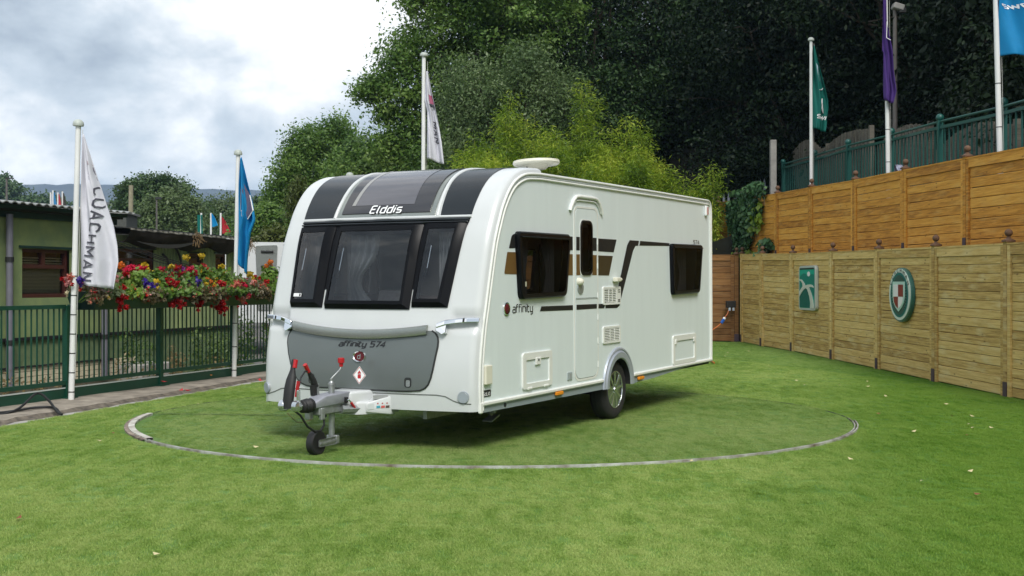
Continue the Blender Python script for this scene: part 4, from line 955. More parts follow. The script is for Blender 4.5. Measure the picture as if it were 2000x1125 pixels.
for i in range(54):
    a = rs.uniform(0, 2*PI); r_ = .055*math.sqrt(rs.rand()); x, y = r_*math.cos(a), r_*math.sin(a); h = rs.uniform(.007, .013); ln = rs.uniform(-.012, .012, 2); wd = rs.uniform(.0010, .0018); b = rs.uniform(0, PI)
    cx, cy = math.cos(b)*wd, math.sin(b)*wd; q = len(tv)
    tv += [(x-cx, y-cy, -.002), (x+cx, y+cy, -.002), (x+ln[0]*.5+cx*.8, y+ln[1]*.5+cy*.8, h*.65), (x+ln[0]*.5-cx*.8, y+ln[1]*.5-cy*.8, h*.65), (x+ln[0]*1.3, y+ln[1]*1.3, h)]
    tf += [(q, q+1, q+2, q+3), (q+3, q+2, q+4)]
me = bpy.data.meshes.new('turf_fibre'); nv0 = len(tv)
me.from_pydata(tv+[(float(x), float(y), .001) for x, y, s in pts], [], tf); me.materials.append(BLADE)
at_ = me.attributes.new('tuft', 'FLOAT', 'POINT'); at_.data.foreach_set('value', np.concatenate([np.zeros(nv0), pts[:, 2]]).astype(np.float32))
fo = tag(link('grass_fibre', me), 'short fibres of the artificial grass', 'grass', kind='stuff')
gn = bpy.data.node_groups.new('tufts', 'GeometryNodeTree'); gn.interface.new_socket('Geometry', in_out='INPUT', socket_type='NodeSocketGeometry'); gn.interface.new_socket('Geometry', in_out='OUTPUT', socket_type='NodeSocketGeometry')
gi = gn.nodes.new('NodeGroupInput'); go = gn.nodes.new('NodeGroupOutput')
na = gn.nodes.new('GeometryNodeInputNamedAttribute'); na.data_type = 'FLOAT'; na.inputs['Name'].default_value = 'tuft'
cp = gn.nodes.new('FunctionNodeCompare'); cp.data_type = 'FLOAT'; cp.operation = 'GREATER_THAN'; cp.inputs[1].default_value = .5
gn.links.new(na.outputs[0], cp.inputs[0])
se = gn.nodes.new('GeometryNodeSeparateGeometry'); se.domain = 'POINT'; gn.links.new(gi.outputs[0], se.inputs[0]); gn.links.new(cp.outputs[0], se.inputs[1])
mp2 = gn.nodes.new('GeometryNodeMeshToPoints'); gn.links.new(se.outputs[0], mp2.inputs[0])
ip = gn.nodes.new('GeometryNodeInstanceOnPoints'); gn.links.new(mp2.outputs[0], ip.inputs['Points']); gn.links.new(se.outputs[1], ip.inputs['Instance'])
rv = gn.nodes.new('FunctionNodeRandomValue'); rv.data_type = 'FLOAT'; rv.inputs[3].default_value = 6.283
cx_ = gn.nodes.new('ShaderNodeCombineXYZ'); gn.links.new(rv.outputs[1], cx_.inputs[2]); gn.links.new(cx_.outputs[0], ip.inputs['Rotation'])
na2 = gn.nodes.new('GeometryNodeInputNamedAttribute'); na2.data_type = 'FLOAT'; na2.inputs['Name'].default_value = 'tuft'
cs = gn.nodes.new('ShaderNodeCombineXYZ'); gn.links.new(na2.outputs[0], cs.inputs[0]); gn.links.new(na2.outputs[0], cs.inputs[1]); cs.inputs[2].default_value = 1.
gn.links.new(cs.outputs[0], ip.inputs['Scale']); gn.links.new(ip.outputs[0], go.inputs[0])
md = fo.modifiers.new('tufts', 'NODES'); md.node_group = gn

# ================================================================== terraced bank on the right
BANK = mat('leaf_litter_bank', (.012, .013, .007), 1., var=.5, vscale=2, bump=.5)
ST = [(6.75, -6), (6.5, 5.), (6.37, 13.05), (6.25, 18.16), (6.12, 23.5), (5.9, 28.0), (5.72, 30.7), (4.9, 31.4), (2.0, 32.3), (-1.5, 33.6), (-4.0, 36.5), (-5, 42)]
prof = [(.10, -.3), (.10, 1.80), (.30, 1.86), (.62, 1.90), (.66, 2.95), (1.6, 3.0), (3.0, 3.3), (5.5, 5.0), (10, 9.), (18, 16), (30, 26)]
nrm = []
for i, p in enumerate(ST):
    a = Vector(ST[max(0, i-1)]); b = Vector(ST[min(len(ST)-1, i+1)]); t = (b-a).normalized(); nrm.append((t.y, -t.x))
k_ = MB(); V_ = []; rs = np.random.RandomState(2)
for d, z in prof:
    for i, p in enumerate(ST):
        f_ = [1, 1, 1, 1, 1, 1, 1, .85, .6, .45, .2, .0][i]; zz = z*f_ if z > 0 else z
        V_.append((p[0]+nrm[i][0]*d, p[1]+nrm[i][1]*d, zz+(rs.uniform(-.3, .3) if d > 4 else 0)))
n = len(ST); k_.add(V_, [(j*n+i, j*n+i+1, (j+1)*n+i+1, (j+1)*n+i) for j in range(len(prof)-1) for i in range(n-1)])
tag(k_.build('bank', BANK), kind='structure')
# ================================================================== right: timber fences, signs, railing
WLOW = wood_mat('weathered_timber', (.34, .205, .062), (.58, .385, .128), (.74, .535, .215), (.72, .61, .34))
WUP = wood_mat('orange_stained_timber', (.32, .13, .022), (.60, .265, .040), (.76, .39, .075), (.66, .38, .11), .9)
WRED = wood_mat('reddish_timber', (.12, .056, .02), (.22, .105, .036), (.29, .15, .055), (.26, .16, .075), .6)
FINI = mat('weathered_finial', (.13, .07, .04), .8, var=.4, vscale=14)
SHOE = mat('post_shoe', (.085, .055, .065), .6, metal=.3, var=.3)
def unit_plank(name, m, h=.13, t=.022):
    b = .004; bm_ = MB()
    sec = [(-t/2, -h/2), (t/2, -h/2), (t/2, h/2), (-t/2, h/2)]; sec = rpoly(sec, [0, 0, .012, .012][0] or .006, 1)
    bm_.prism(sec, lambda a, c, d: (d, a, c), -.5, .5); n = len(sec); bm_.f.append(tuple(range(n, 2*n))); bm_.f = [f for f in bm_.f]
    return bm_.mesh(name, m)
def panel_fence(root, P, zb, zt, plank_h, m, ball=.05, top_w=.12, post_w=.10, shoe=True, first_post=True, last_post=True, seed=1):
    rs = np.random.RandomState(seed); pm = unit_plank('plank', m, plank_h-.004)
    posts = MB().box((0, 0, .5), (post_w, post_w, 1)).mesh('post', m, bevel=0)
    rail = MB().box((0, 0, 0), (1, .045, 1)).mesh('rail', m)
    fin = MB().lathe((0, 0, 0), (0, 0, 1), [(0, .085), (.02, .085), (.035, .05), (.05, .026), (.065, .024)]+[(.065+ball-ball*math.cos(PI*k/10), max(.024 if k == 0 else 0, ball*math.sin(PI*k/10), .0005)) for k in range(1, 11)], 16).mesh('finial', FINI, smooth=50)
    sh = MB().box((0, 0, .09), (post_w+.012, post_w+.012, .2)).mesh('post_shoe', SHOE)
    for i, p in enumerate(P):
        if (i == 0 and not first_post) or (i == len(P)-1 and not last_post): continue
        a = Vector(P[max(0, i-1)]); b = Vector(P[min(len(P)-1, i+1)]); ang = math.atan2(b.y-a.y, b.x-a.x)
        po = link('post', posts, root, (p[0], p[1], zb[i]-.05), (0, 0, ang), (1, 1, zt[i]-zb[i]+.09))
        f_ = link('finial', fin, po, (0, 0, 1), None, (1, 1, 1/(zt[i]-zb[i]+.09)))
        if shoe: link('post_shoe', sh, po, (0, 0, .05/(zt[i]-zb[i]+.09)), None, (1, 1, 1/(zt[i]-zb[i]+.09)))
    for i in range(len(P)-1):
        a = Vector(P[i]); b = Vector(P[i+1]); L_ = (b-a).length; t = (b-a)/L_; ang = math.atan2(t.y, t.x); nl = Vector((-t.y, t.x))   # towards the lawn
        if nl.x > 0 and abs(t.y) > .5: nl = -nl
        if abs(t.y) <= .5 and nl.y > 0: nl = -nl
        mid = (a+b)/2; z0, z1 = (zb[i]+zb[i+1])/2, (zt[i]+zt[i+1])/2; sl = math.atan2(zt[i+1]-zt[i], L_); sb = math.atan2(zb[i+1]-zb[i], L_)
        span_ = L_-post_w-.01
        for s_ in (-1, 1):
            c = mid+t*s_*(span_/2-.045); zt_ = z1+math.tan(sl)*s_*(span_/2-.045)
            link('stile', rail, root, (c.x+nl.x*.022, c.y+nl.y*.022, (z0+zt_)/2), (0, 0, ang), (.085, 1, zt_-z0-.004))
        link('rail', rail, root, (mid.x+nl.x*.0215, mid.y+nl.y*.0215, z1-top_w/2), (0, -sl, ang), (span_-.186, 1, top_w))
        link('capping', rail, root, (mid.x+nl.x*.006, mid.y+nl.y*.006, z1+.013), (0, -sl, ang), (span_, 2., .024))
        ip_ = span_-.178; n = int((z1-z0-top_w)/plank_h)
        for k in range(n):
            f_ = (k+.5)/n; z = z0+.01+(z1-top_w-z0-.01)*f_; hk = (z1-top_w-z0-.01)/n/plank_h
            link('plank', pm, root, (mid.x+nl.x*(.008+rs.uniform(-.003, .003)), mid.y+nl.y*(.008+rs.uniform(-.003, .003)), z), (rs.uniform(-.02, .02)*0, -lerp(sb, sl, f_)+rs.uniform(-.0018, .0018), ang), (ip_, 1, hk*rs.uniform(.985, 1.0)))
LP = [(6.66, 5.0), (6.56, 7.7), (6.45, 10.4)]+RL[2:]
LP_b = [0]*len(LP); LP_t = [1.88, 1.89, 1.90, 1.91, 1.925, 1.95, 1.985, 2.02, 2.06, 2.11, 2.15]
lowf = empty('timber_fence', (0, 0, 0), label='long lower fence of weathered tan planks standing along the grass, two signs hung on it', cat='fence')
panel_fence(lowf, LP, LP_b, LP_t, .118, WLOW, seed=4)
UP = [(6.78, 6.8), (6.70, 9.5), (6.62, 12.2), (6.54, 15.0), (6.48, 17.6), (6.46, 20.3), (6.39, 23.0), (6.23, 25.7), (6.10, 28.4), (5.92, 31.0), (5.60, 33.6)]
UP_b = [1.84, 1.85, 1.86, 1.88, 1.90, 1.92, 1.95, 1.98, 2.02, 2.05, 2.06]; UP_t = [2.93, 2.99, 3.05, 3.12, 3.20, 3.28, 3.34, 3.42, 3.49, 3.57, 3.62]
upf = empty('timber_fence', (0, 0, 0), label='upper fence of orange brown planks on the terrace above the long lower fence', cat='fence')
panel_fence(upf, UP, UP_b, UP_t, .128, WUP, seed=8)
RP = [(5.60, 30.84), (3.2, 31.3), (.9, 31.8), (-1.4, 32.4)]
rtf = empty('timber_fence', (0, 0, 0), label='reddish brown fence end behind the caravan with the black socket box on it', cat='fence')
panel_fence(rtf, RP, [0]*4, [2.14]*4, .150, WRED, seed=12, first_post=True)

# frames for things hung on the lower fence
def fence_frame(px):
    for i in range(len(LP)-1):
        a, b = LP[i], LP[i+1]; d = Vector((b[0]-a[0], b[1]-a[1])); q = on_line(px, HY, a, (d.x, d.y)); s_ = (Vector((q[0], q[1]))-Vector(a)).dot(d)/d.length_squared
        if 0 <= s_ <= 1: return Vector((q[0], q[1], 0)), -d.normalized().to_3d()      # point on the fence line, direction towards the camera side
    return None
def hung(px0, px1, z0, z1, off):
    A, t = fence_frame(px0); B, _ = fence_frame(px1); t = (B-A).normalized(); w_ = (B-A).length; n = Vector((t.y, -t.x, 0)); n = n if n.x < 0 else -n
    return (lambda a, b, d: A+t*(a*w_)+n*(off+d)+Vector((0, 0, lerp(z0, z1, b)))), w_, A, t, n
# the green palm sign
d_ = fence_frame(1585)[0].y
S1, w1, A1, t1, n1_ = hung(1568, 1601, EYE-(606-HY)/FPX*d_, EYE-(519-HY)/FPX*d_, .035)
SIGNG = mat('sign_green', (.006, .36, .25), .55, spec=.2); SIGND = mat('sign_dark_green', (.002, .12, .095), .55, spec=.2); SIGNM = mat('sign_mid_green', (.002, .20, .15), .55, spec=.2); SIGNS = mat('sign_silver', (.62, .66, .58), .5, metal=.2)
sg = MB().prism(rrect(0, 0, 1, 1, .10), S1, -.01, .05).build('wall_sign', mat('sign_rim', (.50, .54, .50), .5, metal=.2), None, bevel=.008)
tag(sg, 'green rectangular sign with silver palm shape hung on the weathered lower fence', 'sign')
MB().prism(rrect(.055, .05, .945, .955, .05), S1, None, .054).build('sign_face', SIGNG, sg)
MB().prism([(.07, .915), (.93, .915), (.93, .948), (.07, .948)], S1, None, .0565).build('top_strip', STRIPE, sg)
MB().prism([(.07, .06), (.70, .06), (.66, .34), (.48, .55), (.07, .30)], S1, None, .0565).build('ground_shape', SIGND, sg)
MB().prism([(.07, .66), (.07, .74), (.18, .80), (.32, .83), (.46, .82), (.58, .76), (.70, .79), (.80, .81), (.93, .80), (.93, .30), (.83, .36), (.60, .60), (.30, .55), (.07, .40)], S1, None, .0575).build('hill_shape', SIGNM, sg)
MB().prism([(x*.9+.05, y) for x, y in ellipse(.64, .815, .10, .055, 14)], S1, None, .0585).build('sun_shape', LETW, sg)
palm = [(.07, .70), (.22, .69), (.36, .62), (.44, .555), (.58, .575), (.74, .58), (.86, .565), (.93, .52), (.93, .505), (.80, .525), (.66, .52), (.80, .38), (.90, .22), (.935, .10), (.935, .05), (.72, .05), (.745, .16), (.68, .32), (.56, .47), (.45, .50), (.30, .44), (.16, .36), (.07, .29), (.07, .41), (.18, .48), (.28, .535), (.27, .60), (.17, .655), (.07, .675)]
MB().prism(palm, S1, .0575, .066).build('palm_shape', SIGNS, sg)
# the oval crest
d_ = fence_frame(1769)[0].y
S2, w2, A2, t2, n2_ = hung(1747, 1791, EYE-(629-HY)/FPX*d_, EYE-(523-HY)/FPX*d_, .055)
ov = MB().prism(ellipse(.5, .5, .5, .5, 40), S2, -.03, .03).build('wall_sign', mat('crest_green_rim', (.035, .14, .115), .4), None, bevel=.008)
tag(ov, 'oval cream and green crest sign with red and white shield on the lower fence', 'sign')
PALE = mat('crest_cream', (.62, .70, .62), .4); DKG = mat('crest_dark_green', (.010, .065, .05), .6, spec=.2)
MB().prism(ellipse(.5, .51, .472, .475, 40), S2, .03, .042).build('pale_ring', PALE, ov); MB().prism(ellipse(.5, .5, .40, .415, 40), S2, None, .0455).build('crest_ground', mat('crest_teal', (.02, .16, .14), .6, spec=.2), ov)
MB().prism(ellipse(.5, .5, .345, .37, 40), S2, None, .048).build('crest_inner', DKG, ov)
ry = MB()
for k in range(40):
    a = 2*PI*k/40; c, s_ = math.cos(a), math.sin(a)
    ry.prism([(.5+.22*c-.006*s_, .5+.22*s_+.006*c), (.5+.34*c-.012*s_, .5+.365*s_+.012*c), (.5+.34*c+.012*s_, .5+.365*s_-.012*c), (.5+.22*c+.006*s_, .5+.22*s_-.006*c)], S2, None, .0495)
tag(ry.build('rays', mat('crest_ray', (.05, .13, .10), .4), ov), kind='stuff')
shd = lambda x0, y1, x1, y0: [(x0, y1), (x1, y1), (x1, .47), (lerp(x0, x1, .93), .36), (lerp(x0, x1, .76), .27), ((x0+x1)/2, y0), (lerp(x0, x1, .24), .27), (lerp(x0, x1, .07), .36), (x0, .47)]
MB().prism(shd(.235, .745, .765, .19), S2, .048, .058).build('shield', mat('shield_pale', (.45, .66, .58), .4), ov)
REDP = mat('shield_red', (.22, .02, .018), .35)
MB().prism([(.29, .47), (.29, .69), (.497, .69), (.497, .47)], S2, .058, .064).build('shield_quarter', LETW, ov); MB().prism([(.503, .47), (.503, .69), (.71, .69), (.71, .47)], S2, .058, .064).build('shield_quarter', REDP, ov)
MB().prism([(.29, .465), (.497, .465), (.497, .25), (.38, .30), (.315, .37)], S2, .058, .064).build('shield_quarter', REDP, ov); MB().prism([(.503, .465), (.71, .465), (.685, .37), (.62, .30), (.503, .25)], S2, .058, .064).build('shield_quarter', LETW, ov)
tx = 'COACHMAN'
for i, c in enumerate(tx):
    a = math.radians(152-124*i/7); adv = GL[c][0]
    def fn(x, y, d, a=a, adv=adv):
        x = (x-adv/2)*.062; y = (y-.7)*.048; return S2(.5+.436*math.cos(a)+x*math.sin(a)+y*math.cos(a), .51+.445*math.sin(a)-x*math.cos(a)+y*math.sin(a), .0445)
    text_mesh(MB(), c, fn, .26).build('letter', LETTER, ov)
# socket box and hook-up lead
sx = empty('socket_box', (5.47, 30.72, 1.02), .16, 'black double socket box on the reddish fence end behind the caravan', 'socket')
MB().box((-.06, -.06, -.09), (.24, .10, .17)).build('box_body', BLACKM, sx, bevel=.01)
for x in (-.10, .0): MB().cyl((x, -.09, -.17), (x, -.09, -.245), .03, 10).build('plug', mat('pale_plug', (.45, .5, .6), .4), sx)
cp_ = [(5.37, 30.63, .80), (5.33, 30.58, .70), (5.25, 30.55, .60)]; cp2 = [(5.17, 30.52, .47), (5.05, 30.48, .38), (4.85, 30.4, .26), (4.5, 30.0, .12), (4.2, 29.0, .03), (3.8, 26.0, .03), (3.6, 22, .03)]
cb = empty('extension_cable', (5.37, 30.63, .80), label='orange cable with blue connector hanging from the black socket box', cat='cable')
OC = mat('orange_cable', (.52, .13, .02), .5); o0 = Vector((5.37, 30.63, .80))
MB().tube([Vector(p)-o0 for p in cp_], .013, 6).build('cable', OC, cb, smooth=60); MB().tube([Vector(p)-o0 for p in cp2], .013, 6).build('cable', OC, cb, smooth=60)
MB().tube([Vector((5.255, 30.55, .605))-o0, Vector((5.23, 30.54, .565))-o0], .034, 10).build('white_coupler', LETW, cb); MB().tube([Vector((5.23, 30.54, .565))-o0, Vector((5.165, 30.52, .465))-o0], .038, 10).build('blue_connector', mat('connector_blue', (.01, .10, .42), .35), cb)

# green railing behind the upper fence
RAILG = mat('railing_green', (.008, .085, .070), .4, var=.12, vscale=8); 
RB = [(7.34, 10.2), (7.33, 12.9), (7.32, 15.6), (7.31, 18.4), (7.30, 21.1), (7.30, 23.8), (7.31, 26.9), (7.32, 29.9), (7.30, 33.3)]
RBt = [3.85, 3.92, 4.0, 4.09, 4.22, 4.32, 4.47, 4.56, 4.68]
def railing(root, P, zb, zt, m, bar_gap, post_w, ball=0., top_tube=None, bar_r=.008, low=.12, mid=None, bar_top=None):
    bar = MB().box((0, 0, .5), (bar_r*2, bar_r*2, 1)).mesh('bar', m); post = MB().box((0, 0, .5), (post_w, post_w, 1)).mesh('post', m)
    bl = MB().sphere((0, 0, 0), ball, 12).mesh('ball', m, smooth=60) if ball else None; rm = MB().box((0, 0, 0), (1, 1, 1)).mesh('rail', m)
    for i, p in enumerate(P):
        a = Vector(P[max(0, i-1)]); b = Vector(P[min(len(P)-1, i+1)]); ang = math.atan2(b.y-a.y, b.x-a.x)
        po = link('post', post, root, (p[0], p[1], zb[i]), (0, 0, ang), (1, 1, zt[i]-zb[i]))
        if ball: link('post_ball', bl, po, (0, 0, 1+ball*.7/(zt[i]-zb[i])), None, (1, 1, 1/(zt[i]-zb[i])))
    for i in range(len(P)-1):
        a = Vector(P[i]); b = Vector(P[i+1]); L_ = (b-a).length; t = (b-a)/L_; ang = math.atan2(t.y, t.x); mid_ = (a+b)/2
        st = math.atan2(zt[i+1]-zt[i], L_); sb = math.atan2(zb[i+1]-zb[i], L_); zbm = (zb[i]+zb[i+1])/2; ztm = (zt[i]+zt[i+1])/2; bt = bar_top if bar_top is not None else .05
        link('rail', rm, root, (mid_.x, mid_.y, ztm-.03-bt+.05), (0, -st, ang), (L_-post_w-.002, .045, .05)); link('rail', rm, root, (mid_.x, mid_.y, zbm+low), (0, -sb, ang), (L_-post_w-.002, .05, .05))
        n = int((L_-post_w)/bar_gap)
        for k in range(1, n):
            f_ = k/n; c = a+t*(post_w/2+(L_-post_w)*f_); z0 = lerp(zb[i], zb[i+1], f_)+low+.024; z1 = lerp(zt[i], zt[i+1], f_)-bt-.005
            link('bar', bar, root, (c.x, c.y, z0), (0, 0, ang), (1, 1, z1-z0))
    if top_tube:
        MB().tube([(p[0], p[1], zt[i]+top_tube) for i, p in enumerate(P)], .022, 8).build('handrail', m, root, smooth=60)
rr_ = empty('metal_railing', label='green metal railing with ball topped posts above the upper timber fence', cat='railing')
railing(rr_, RB, [3.0]*9, RBt, RAILG, .20, .085, ball=.07, top_tube=-.02, bar_r=.011, bar_top=.14)
# close-boarded grey fence further back
GREYW = wood_mat('grey_fence_board', (.075, .068, .052), (.14, .128, .10), (.19, .175, .14), (.17, .16, .135), .5)
gf = empty('board_fence', label='grey close boarded fence with curved tops behind the green railing', cat='fence')
bm0 = MB().box((0, 0, .5), (1, .022, 1)).mesh('board', GREYW, bevel=0)
def boards(P0, P1, zb, top):
    a = Vector(P0); b = Vector(P1); L_ = (b-a).length; t = (b-a)/L_; n = int(L_/.125); ang = math.atan2(t.y, t.x); rs = np.random.RandomState(int(P0[1]*7))
    for k in range(n):
        f_ = (k+.5)/n; c = a+t*L_*f_; link('board', bm0, gf, (c.x+(k % 2)*.014, c.y, zb), (0, 0, ang), (L_/n*.97, 1, top(f_)-zb+rs.uniform(-.01, .01)))
    p_ = MB().box((b.x+.02, b.y, (zb+top(1)+.1)/2), (.10, .10, top(1)-zb+.1)).build('post', GREYW, gf)
arch = lambda h, s_: (lambda f_: h+s_*math.sin(PI*f_))
boards((8.0, 35.2), (8.0, 31.4), 3.1, lambda f_: 5.15+.30*math.sin(PI*min(1, f_*1.15+.05)) - .25*f_); boards((8.0, 31.3), (8.0, 27.6), 3.1, lambda f_: 4.72+.34*math.sin(PI*(.25+.6*f_)))
boards((8.1, 27.4), (8.1, 24.0), 3.1, lambda f_: 4.40+.30*math.sin(PI*(.1+.8*f_))); boards((8.15, 23.8), (8.15, 20.0), 3.1, arch(4.0, .25)); boards((8.2, 19.8), (8.2, 16.0), 3.1, arch(3.9, .25))
cpst = MB().box((0, 0, 1.2), (.16, .16, 2.5)).build('concrete_post', CONC2, None, bevel=.012); cpst.location = (*at(1510, 330, 33.2)[:2], 2.85); tag(cpst, 'square concrete post at the far end of the green railing', 'post')
# lamp post with a flood lamp
lpst = empty('lamp_post', (*at(1748, 300, 27.2)[:2], 3.0), label='tall grey lamp post with small flood lamp in front of the dark trees', cat='lamp post')
zt_ = at(1748, 15, 27.2)[2]-3.0
LPG = mat('lamp_post_grey', (.13, .12, .11), .6, metal=.3, var=.2)
MB().tube([(0, 0, 0), (0, 0, zt_)], [.06, .045], 10).build('pole', LPG, lpst, smooth=60)
lh = MB().box((.05, -.05, zt_+.0), (.24, .22, .14), Matrix.Rotation(.3, 3, 'Y')).build('lamp_head', mat('lamp_head_pale', (.30, .29, .27), .5), lpst, bevel=.02); MB().box((.13, -.08, zt_-.08), (.14, .14, .10)).build('lamp_glass', DARKG, lh)
MB().box((-.10, 0, zt_+.25), (.4, .2, .22)).build('upper_lamp', DARKG, lpst, bevel=.02)
# small pointed palisade at the back corner
PALI = mat('palisade_blue_grey', (.22, .25, .30), .5, metal=.3)
pf = empty('palisade_fence', label='short row of pale pointed metal pales beside the ivy', cat='fence')
pm_ = MB().prism([(-.035, 0), (-.035, .9), (0, 1.05), (.035, .9), (.035, 0)], lambda a, b, d: (a, d, b), -.01, .01).mesh('pale', PALI)
for k, (px, py) in enumerate([(1394, 385), (1414, 378), (1423, 376), (1436, 372), (1452, 371), (1467, 362), (1476, 354), (1485, 350), (1493, 348)]):
    p = at(px, py, 34.6); link('pale', pm_, pf, (p[0], p[1], p[2]-1.05), (0, 0, .3))
for z in (3.05,): MB().box((*at(1440, 380, 34.64)[:2], 3.2), (1.6, .02, .05)).build('rail', PALI, pf)
# hose reel and a shoe-like bag left by the railing
hb_ = MB().tube([(0, 0, 0), (0, .05, .35), (.05, .05, .45), (.12, 0, .35), (.12, 0, .05)], .02, 6).build('garden_hose', mat('hose_dark', (.03, .05, .06), .5), None, smooth=60); hb_.location = (6.98, 27.2, 3.2); tag(hb_, 'dark hose looped over the railing foot behind the upper fence', 'hose')
bg_ = MB().prism(rpoly([(-.12, 0), (-.10, .22), (-.04, .24), (.06, .14), (.16, .10), (.17, 0)], .03, 3), lambda a, b, d: (d, -a, b), -.06, .06).build('cloth_bundle', mat('patterned_cloth', (.25, .26, .33), .8, var=.9, vscale=18, dirt=(.03, .03, .06)), None, bevel=.01)
bg_.location = (6.75, 21.55, 3.28); tag(bg_, 'small patterned cloth bundle poking above the upper timber fence', 'bundle')
# ================================================================== left: railing, planter, buildings
FD = Vector((.3056, .9522)); FN = Vector((-.9522, .3056)); F0 = Vector((-5.52, 15.33))     # railing line
def fp(t, off=0.): return F0+FD*t+FN*off
DGREEN = mat('fence_dark_green', (.005, .055, .032), .42, var=.15, vscale=6)
fl = empty('metal_railing', label='dark green metal railing along the kerb under the flower trough', cat='railing')
ts = [-4.02, -2.01, 0, 2.0, 3.97, 5.95, 7.9, 9.9]
railing(fl, [tuple(fp(t)) for t in ts], [.01]*8, [1.16]*8, DGREEN, .10, .075, bar_r=.0075, low=.20, bar_top=.03)
kb = MB().box((0, 0, 0), (1, .02, .125)).mesh('kick_board', DGREEN); ke = MB().box((0, 0, 0), (1, .03, .014)).mesh('kick_top_sheen', mat('painted_sky_sheen', (.55, .60, .57), .5))  # added pale strip paints the sky's sheen on the board's top edge
for i in range(7):
    c = fp((ts[i]+ts[i+1])/2, -.0); l = ts[i+1]-ts[i]-.08
    o = link('kick_board', kb, fl, (c.x, c.y, .075), (0, 0, math.atan2(FD.y, FD.x)), (l, 1, 1)); link('kick_top_sheen', ke, fl, (c.x, c.y, .145), (0, 0, math.atan2(FD.y, FD.x)), (l, 1, 1))
    link('foot_plate', MB().box((0, 0, 0), (.2, .15, .012)).mesh('foot_plate', DGREEN), fl, (*fp(ts[i], -.02),   .024), (0, 0, math.atan2(FD.y, FD.x)))
# loose cable on the kerb
smooth_ = lambda P, k=5: [tuple(p) for p in catmull3(P, k)]
def catmull3(P, k):
    P = [Vector(p) for p in P]; o = []
    for i in range(len(P)-1):
        a = P[max(i-1, 0)]; b = P[i]; c = P[i+1]; d = P[min(i+2, len(P)-1)]
        for j in range(k):
            t = j/k; o.append(.5*((2*b)+(c-a)*t+(2*a-5*b+4*c-d)*t*t+(3*b-a-3*c+d)*t**3))
    o.append(P[-1]); return o
bc = MB().tube(smooth_([ground(*q)+np.array([0, 0, z-.05]) for q, z in (((-30, 815), .06), ((10, 812), .07), ((40, 806), .11), ((72, 797), .22), ((95, 803), .17), ((112, 812), .09), ((121, 814), .075))]), .014, 8)
bc.tube(smooth_([ground(*q)+np.array([0, 0, z-.05]) for q, z in (((-30, 813), .07), ((20, 809), .08), ((70, 803), .09), ((105, 803), .09), ((117, 812), .075))]), .014, 8)
tag(bc.build('black_cable', BLACKM, None, smooth=60), 'black cable lying in a loose arch on the kerb by the railing', 'cable')
# flower trough
TRO = .02
tro = empty('flower_trough', (*fp(.25), 1.1), label='long dark green trough full of flowers fixed along the railing top', cat='planter')
TG = mat('trough_green', (.004, .026, .019), .45, var=.2, vscale=4)
def tl(t, off, z): p = fp(t, off); return (p.x-tro.location.x, p.y-tro.location.y, z-1.1)
for a, b in ((.22, 1.42), (1.43, 2.63), (2.64, 3.84), (3.85, 5.05), (5.06, 6.3)):
    k = MB(); sec = [(-.30, 1.335), (-.24, 1.105), (.10, 1.105), (.16, 1.335), (.13, 1.335), (.08, 1.14), (-.21, 1.14), (-.27, 1.335)]
    q = len(sec); V_ = [tl(a-(.04 if z > 1.2 and a < .3 else 0), o, z) for o, z in sec]+[tl(b, o, z) for o, z in sec]
    k.add(V_, [(i, (i+1) % q, q+(i+1) % q, q+i) for i in range(q)]); k.add([V_[0], V_[1], V_[2], V_[3]], [(0, 1, 2, 3)]); k.add([V_[q], V_[q+1], V_[q+2], V_[q+3]], [(0, 1, 2, 3)])
    k.add([tl(a, -.25, 1.30), tl(a, .12, 1.30), tl(b, .12, 1.30), tl(b, -.25, 1.30)], [(0, 1, 2, 3)])
    k.build('trough', TG, tro, bevel=.006)

# -- buildings: one wall plane 2.5 m behind the railing
WALL_O = 2.5
def wl_(t, z, d=0.): p = fp(t, WALL_O-d); return Vector((p.x, p.y, z))
PG = mat('green_painted_wall', (.225, .275, .105), .8, var=.3, vscale=2.4, bump=.15, bscale=30, dirt=(.16, .225, .11))
PG2 = mat('dull_green_cladding', (.33, .39, .17), .8, var=.4, vscale=2.2, stretch=(1.5, 1.5, .35), dirt=(.10, .15, .09))
DKGR = mat('dark_green_fascia', (.010, .042, .034), .6, var=.3, vscale=3)
LOWG = mat('green_painted_block', (.15, .21, .10), .85, var=.3, vscale=6, bump=.3)
PALEB = mat('pale_block', (.62, .55, .38), .9, var=.35, vscale=6, bump=.3)
MAHO = mat('mahogany_frame', (.075, .024, .02), .4, var=.2, vscale=8)
GLD = mat('dark_window_glass', (.012, .013, .014), .06, coat=.3)
BLIND = mat('blind_slat', (.75, .70, .55), .6)
PIPE = mat('grey_downpipe', (.15, .15, .18), .45, var=.15)
b1 = empty('single_storey_building', (*wl_(2.5, -.1)[:2], -.1), label='low green rendered building with white blinds in a brown window, left of the flagpole', cat='building')
O1 = b1.location.copy()
def B1(t, z, d=0.): return wl_(t, z, d)-O1
def wbox(mb_, t0, t1, z0, z1, d0, d1, fn): 
    V_ = [fn(t, z, d) for t in (t0, t1) for z in (z0, z1) for d in (d0, d1)]
    return mb_.add(V_, [(0, 1, 3, 2), (4, 6, 7, 5), (0, 4, 5, 1), (2, 3, 7, 6), (0, 2, 6, 4), (1, 5, 7, 3)])
MB().prism([(-4, .2), (-4, 2.45), (4.45, 2.45), (4.45, .2)], B1, None, 0, [[(2.235, 1.225), (2.235, 1.955), (3.31, 1.955), (3.31, 1.225)]]).build('wall', PG, b1)
wbox(MB(), -4, 4.45, .62, 2.45, -.35, -4.5, B1).build('wall', PG, b1)
wbox(MB(), 2.16, 3.42, 1.965, 2.0, -.01, .03, B1).build('lintel', DKGR, b1)
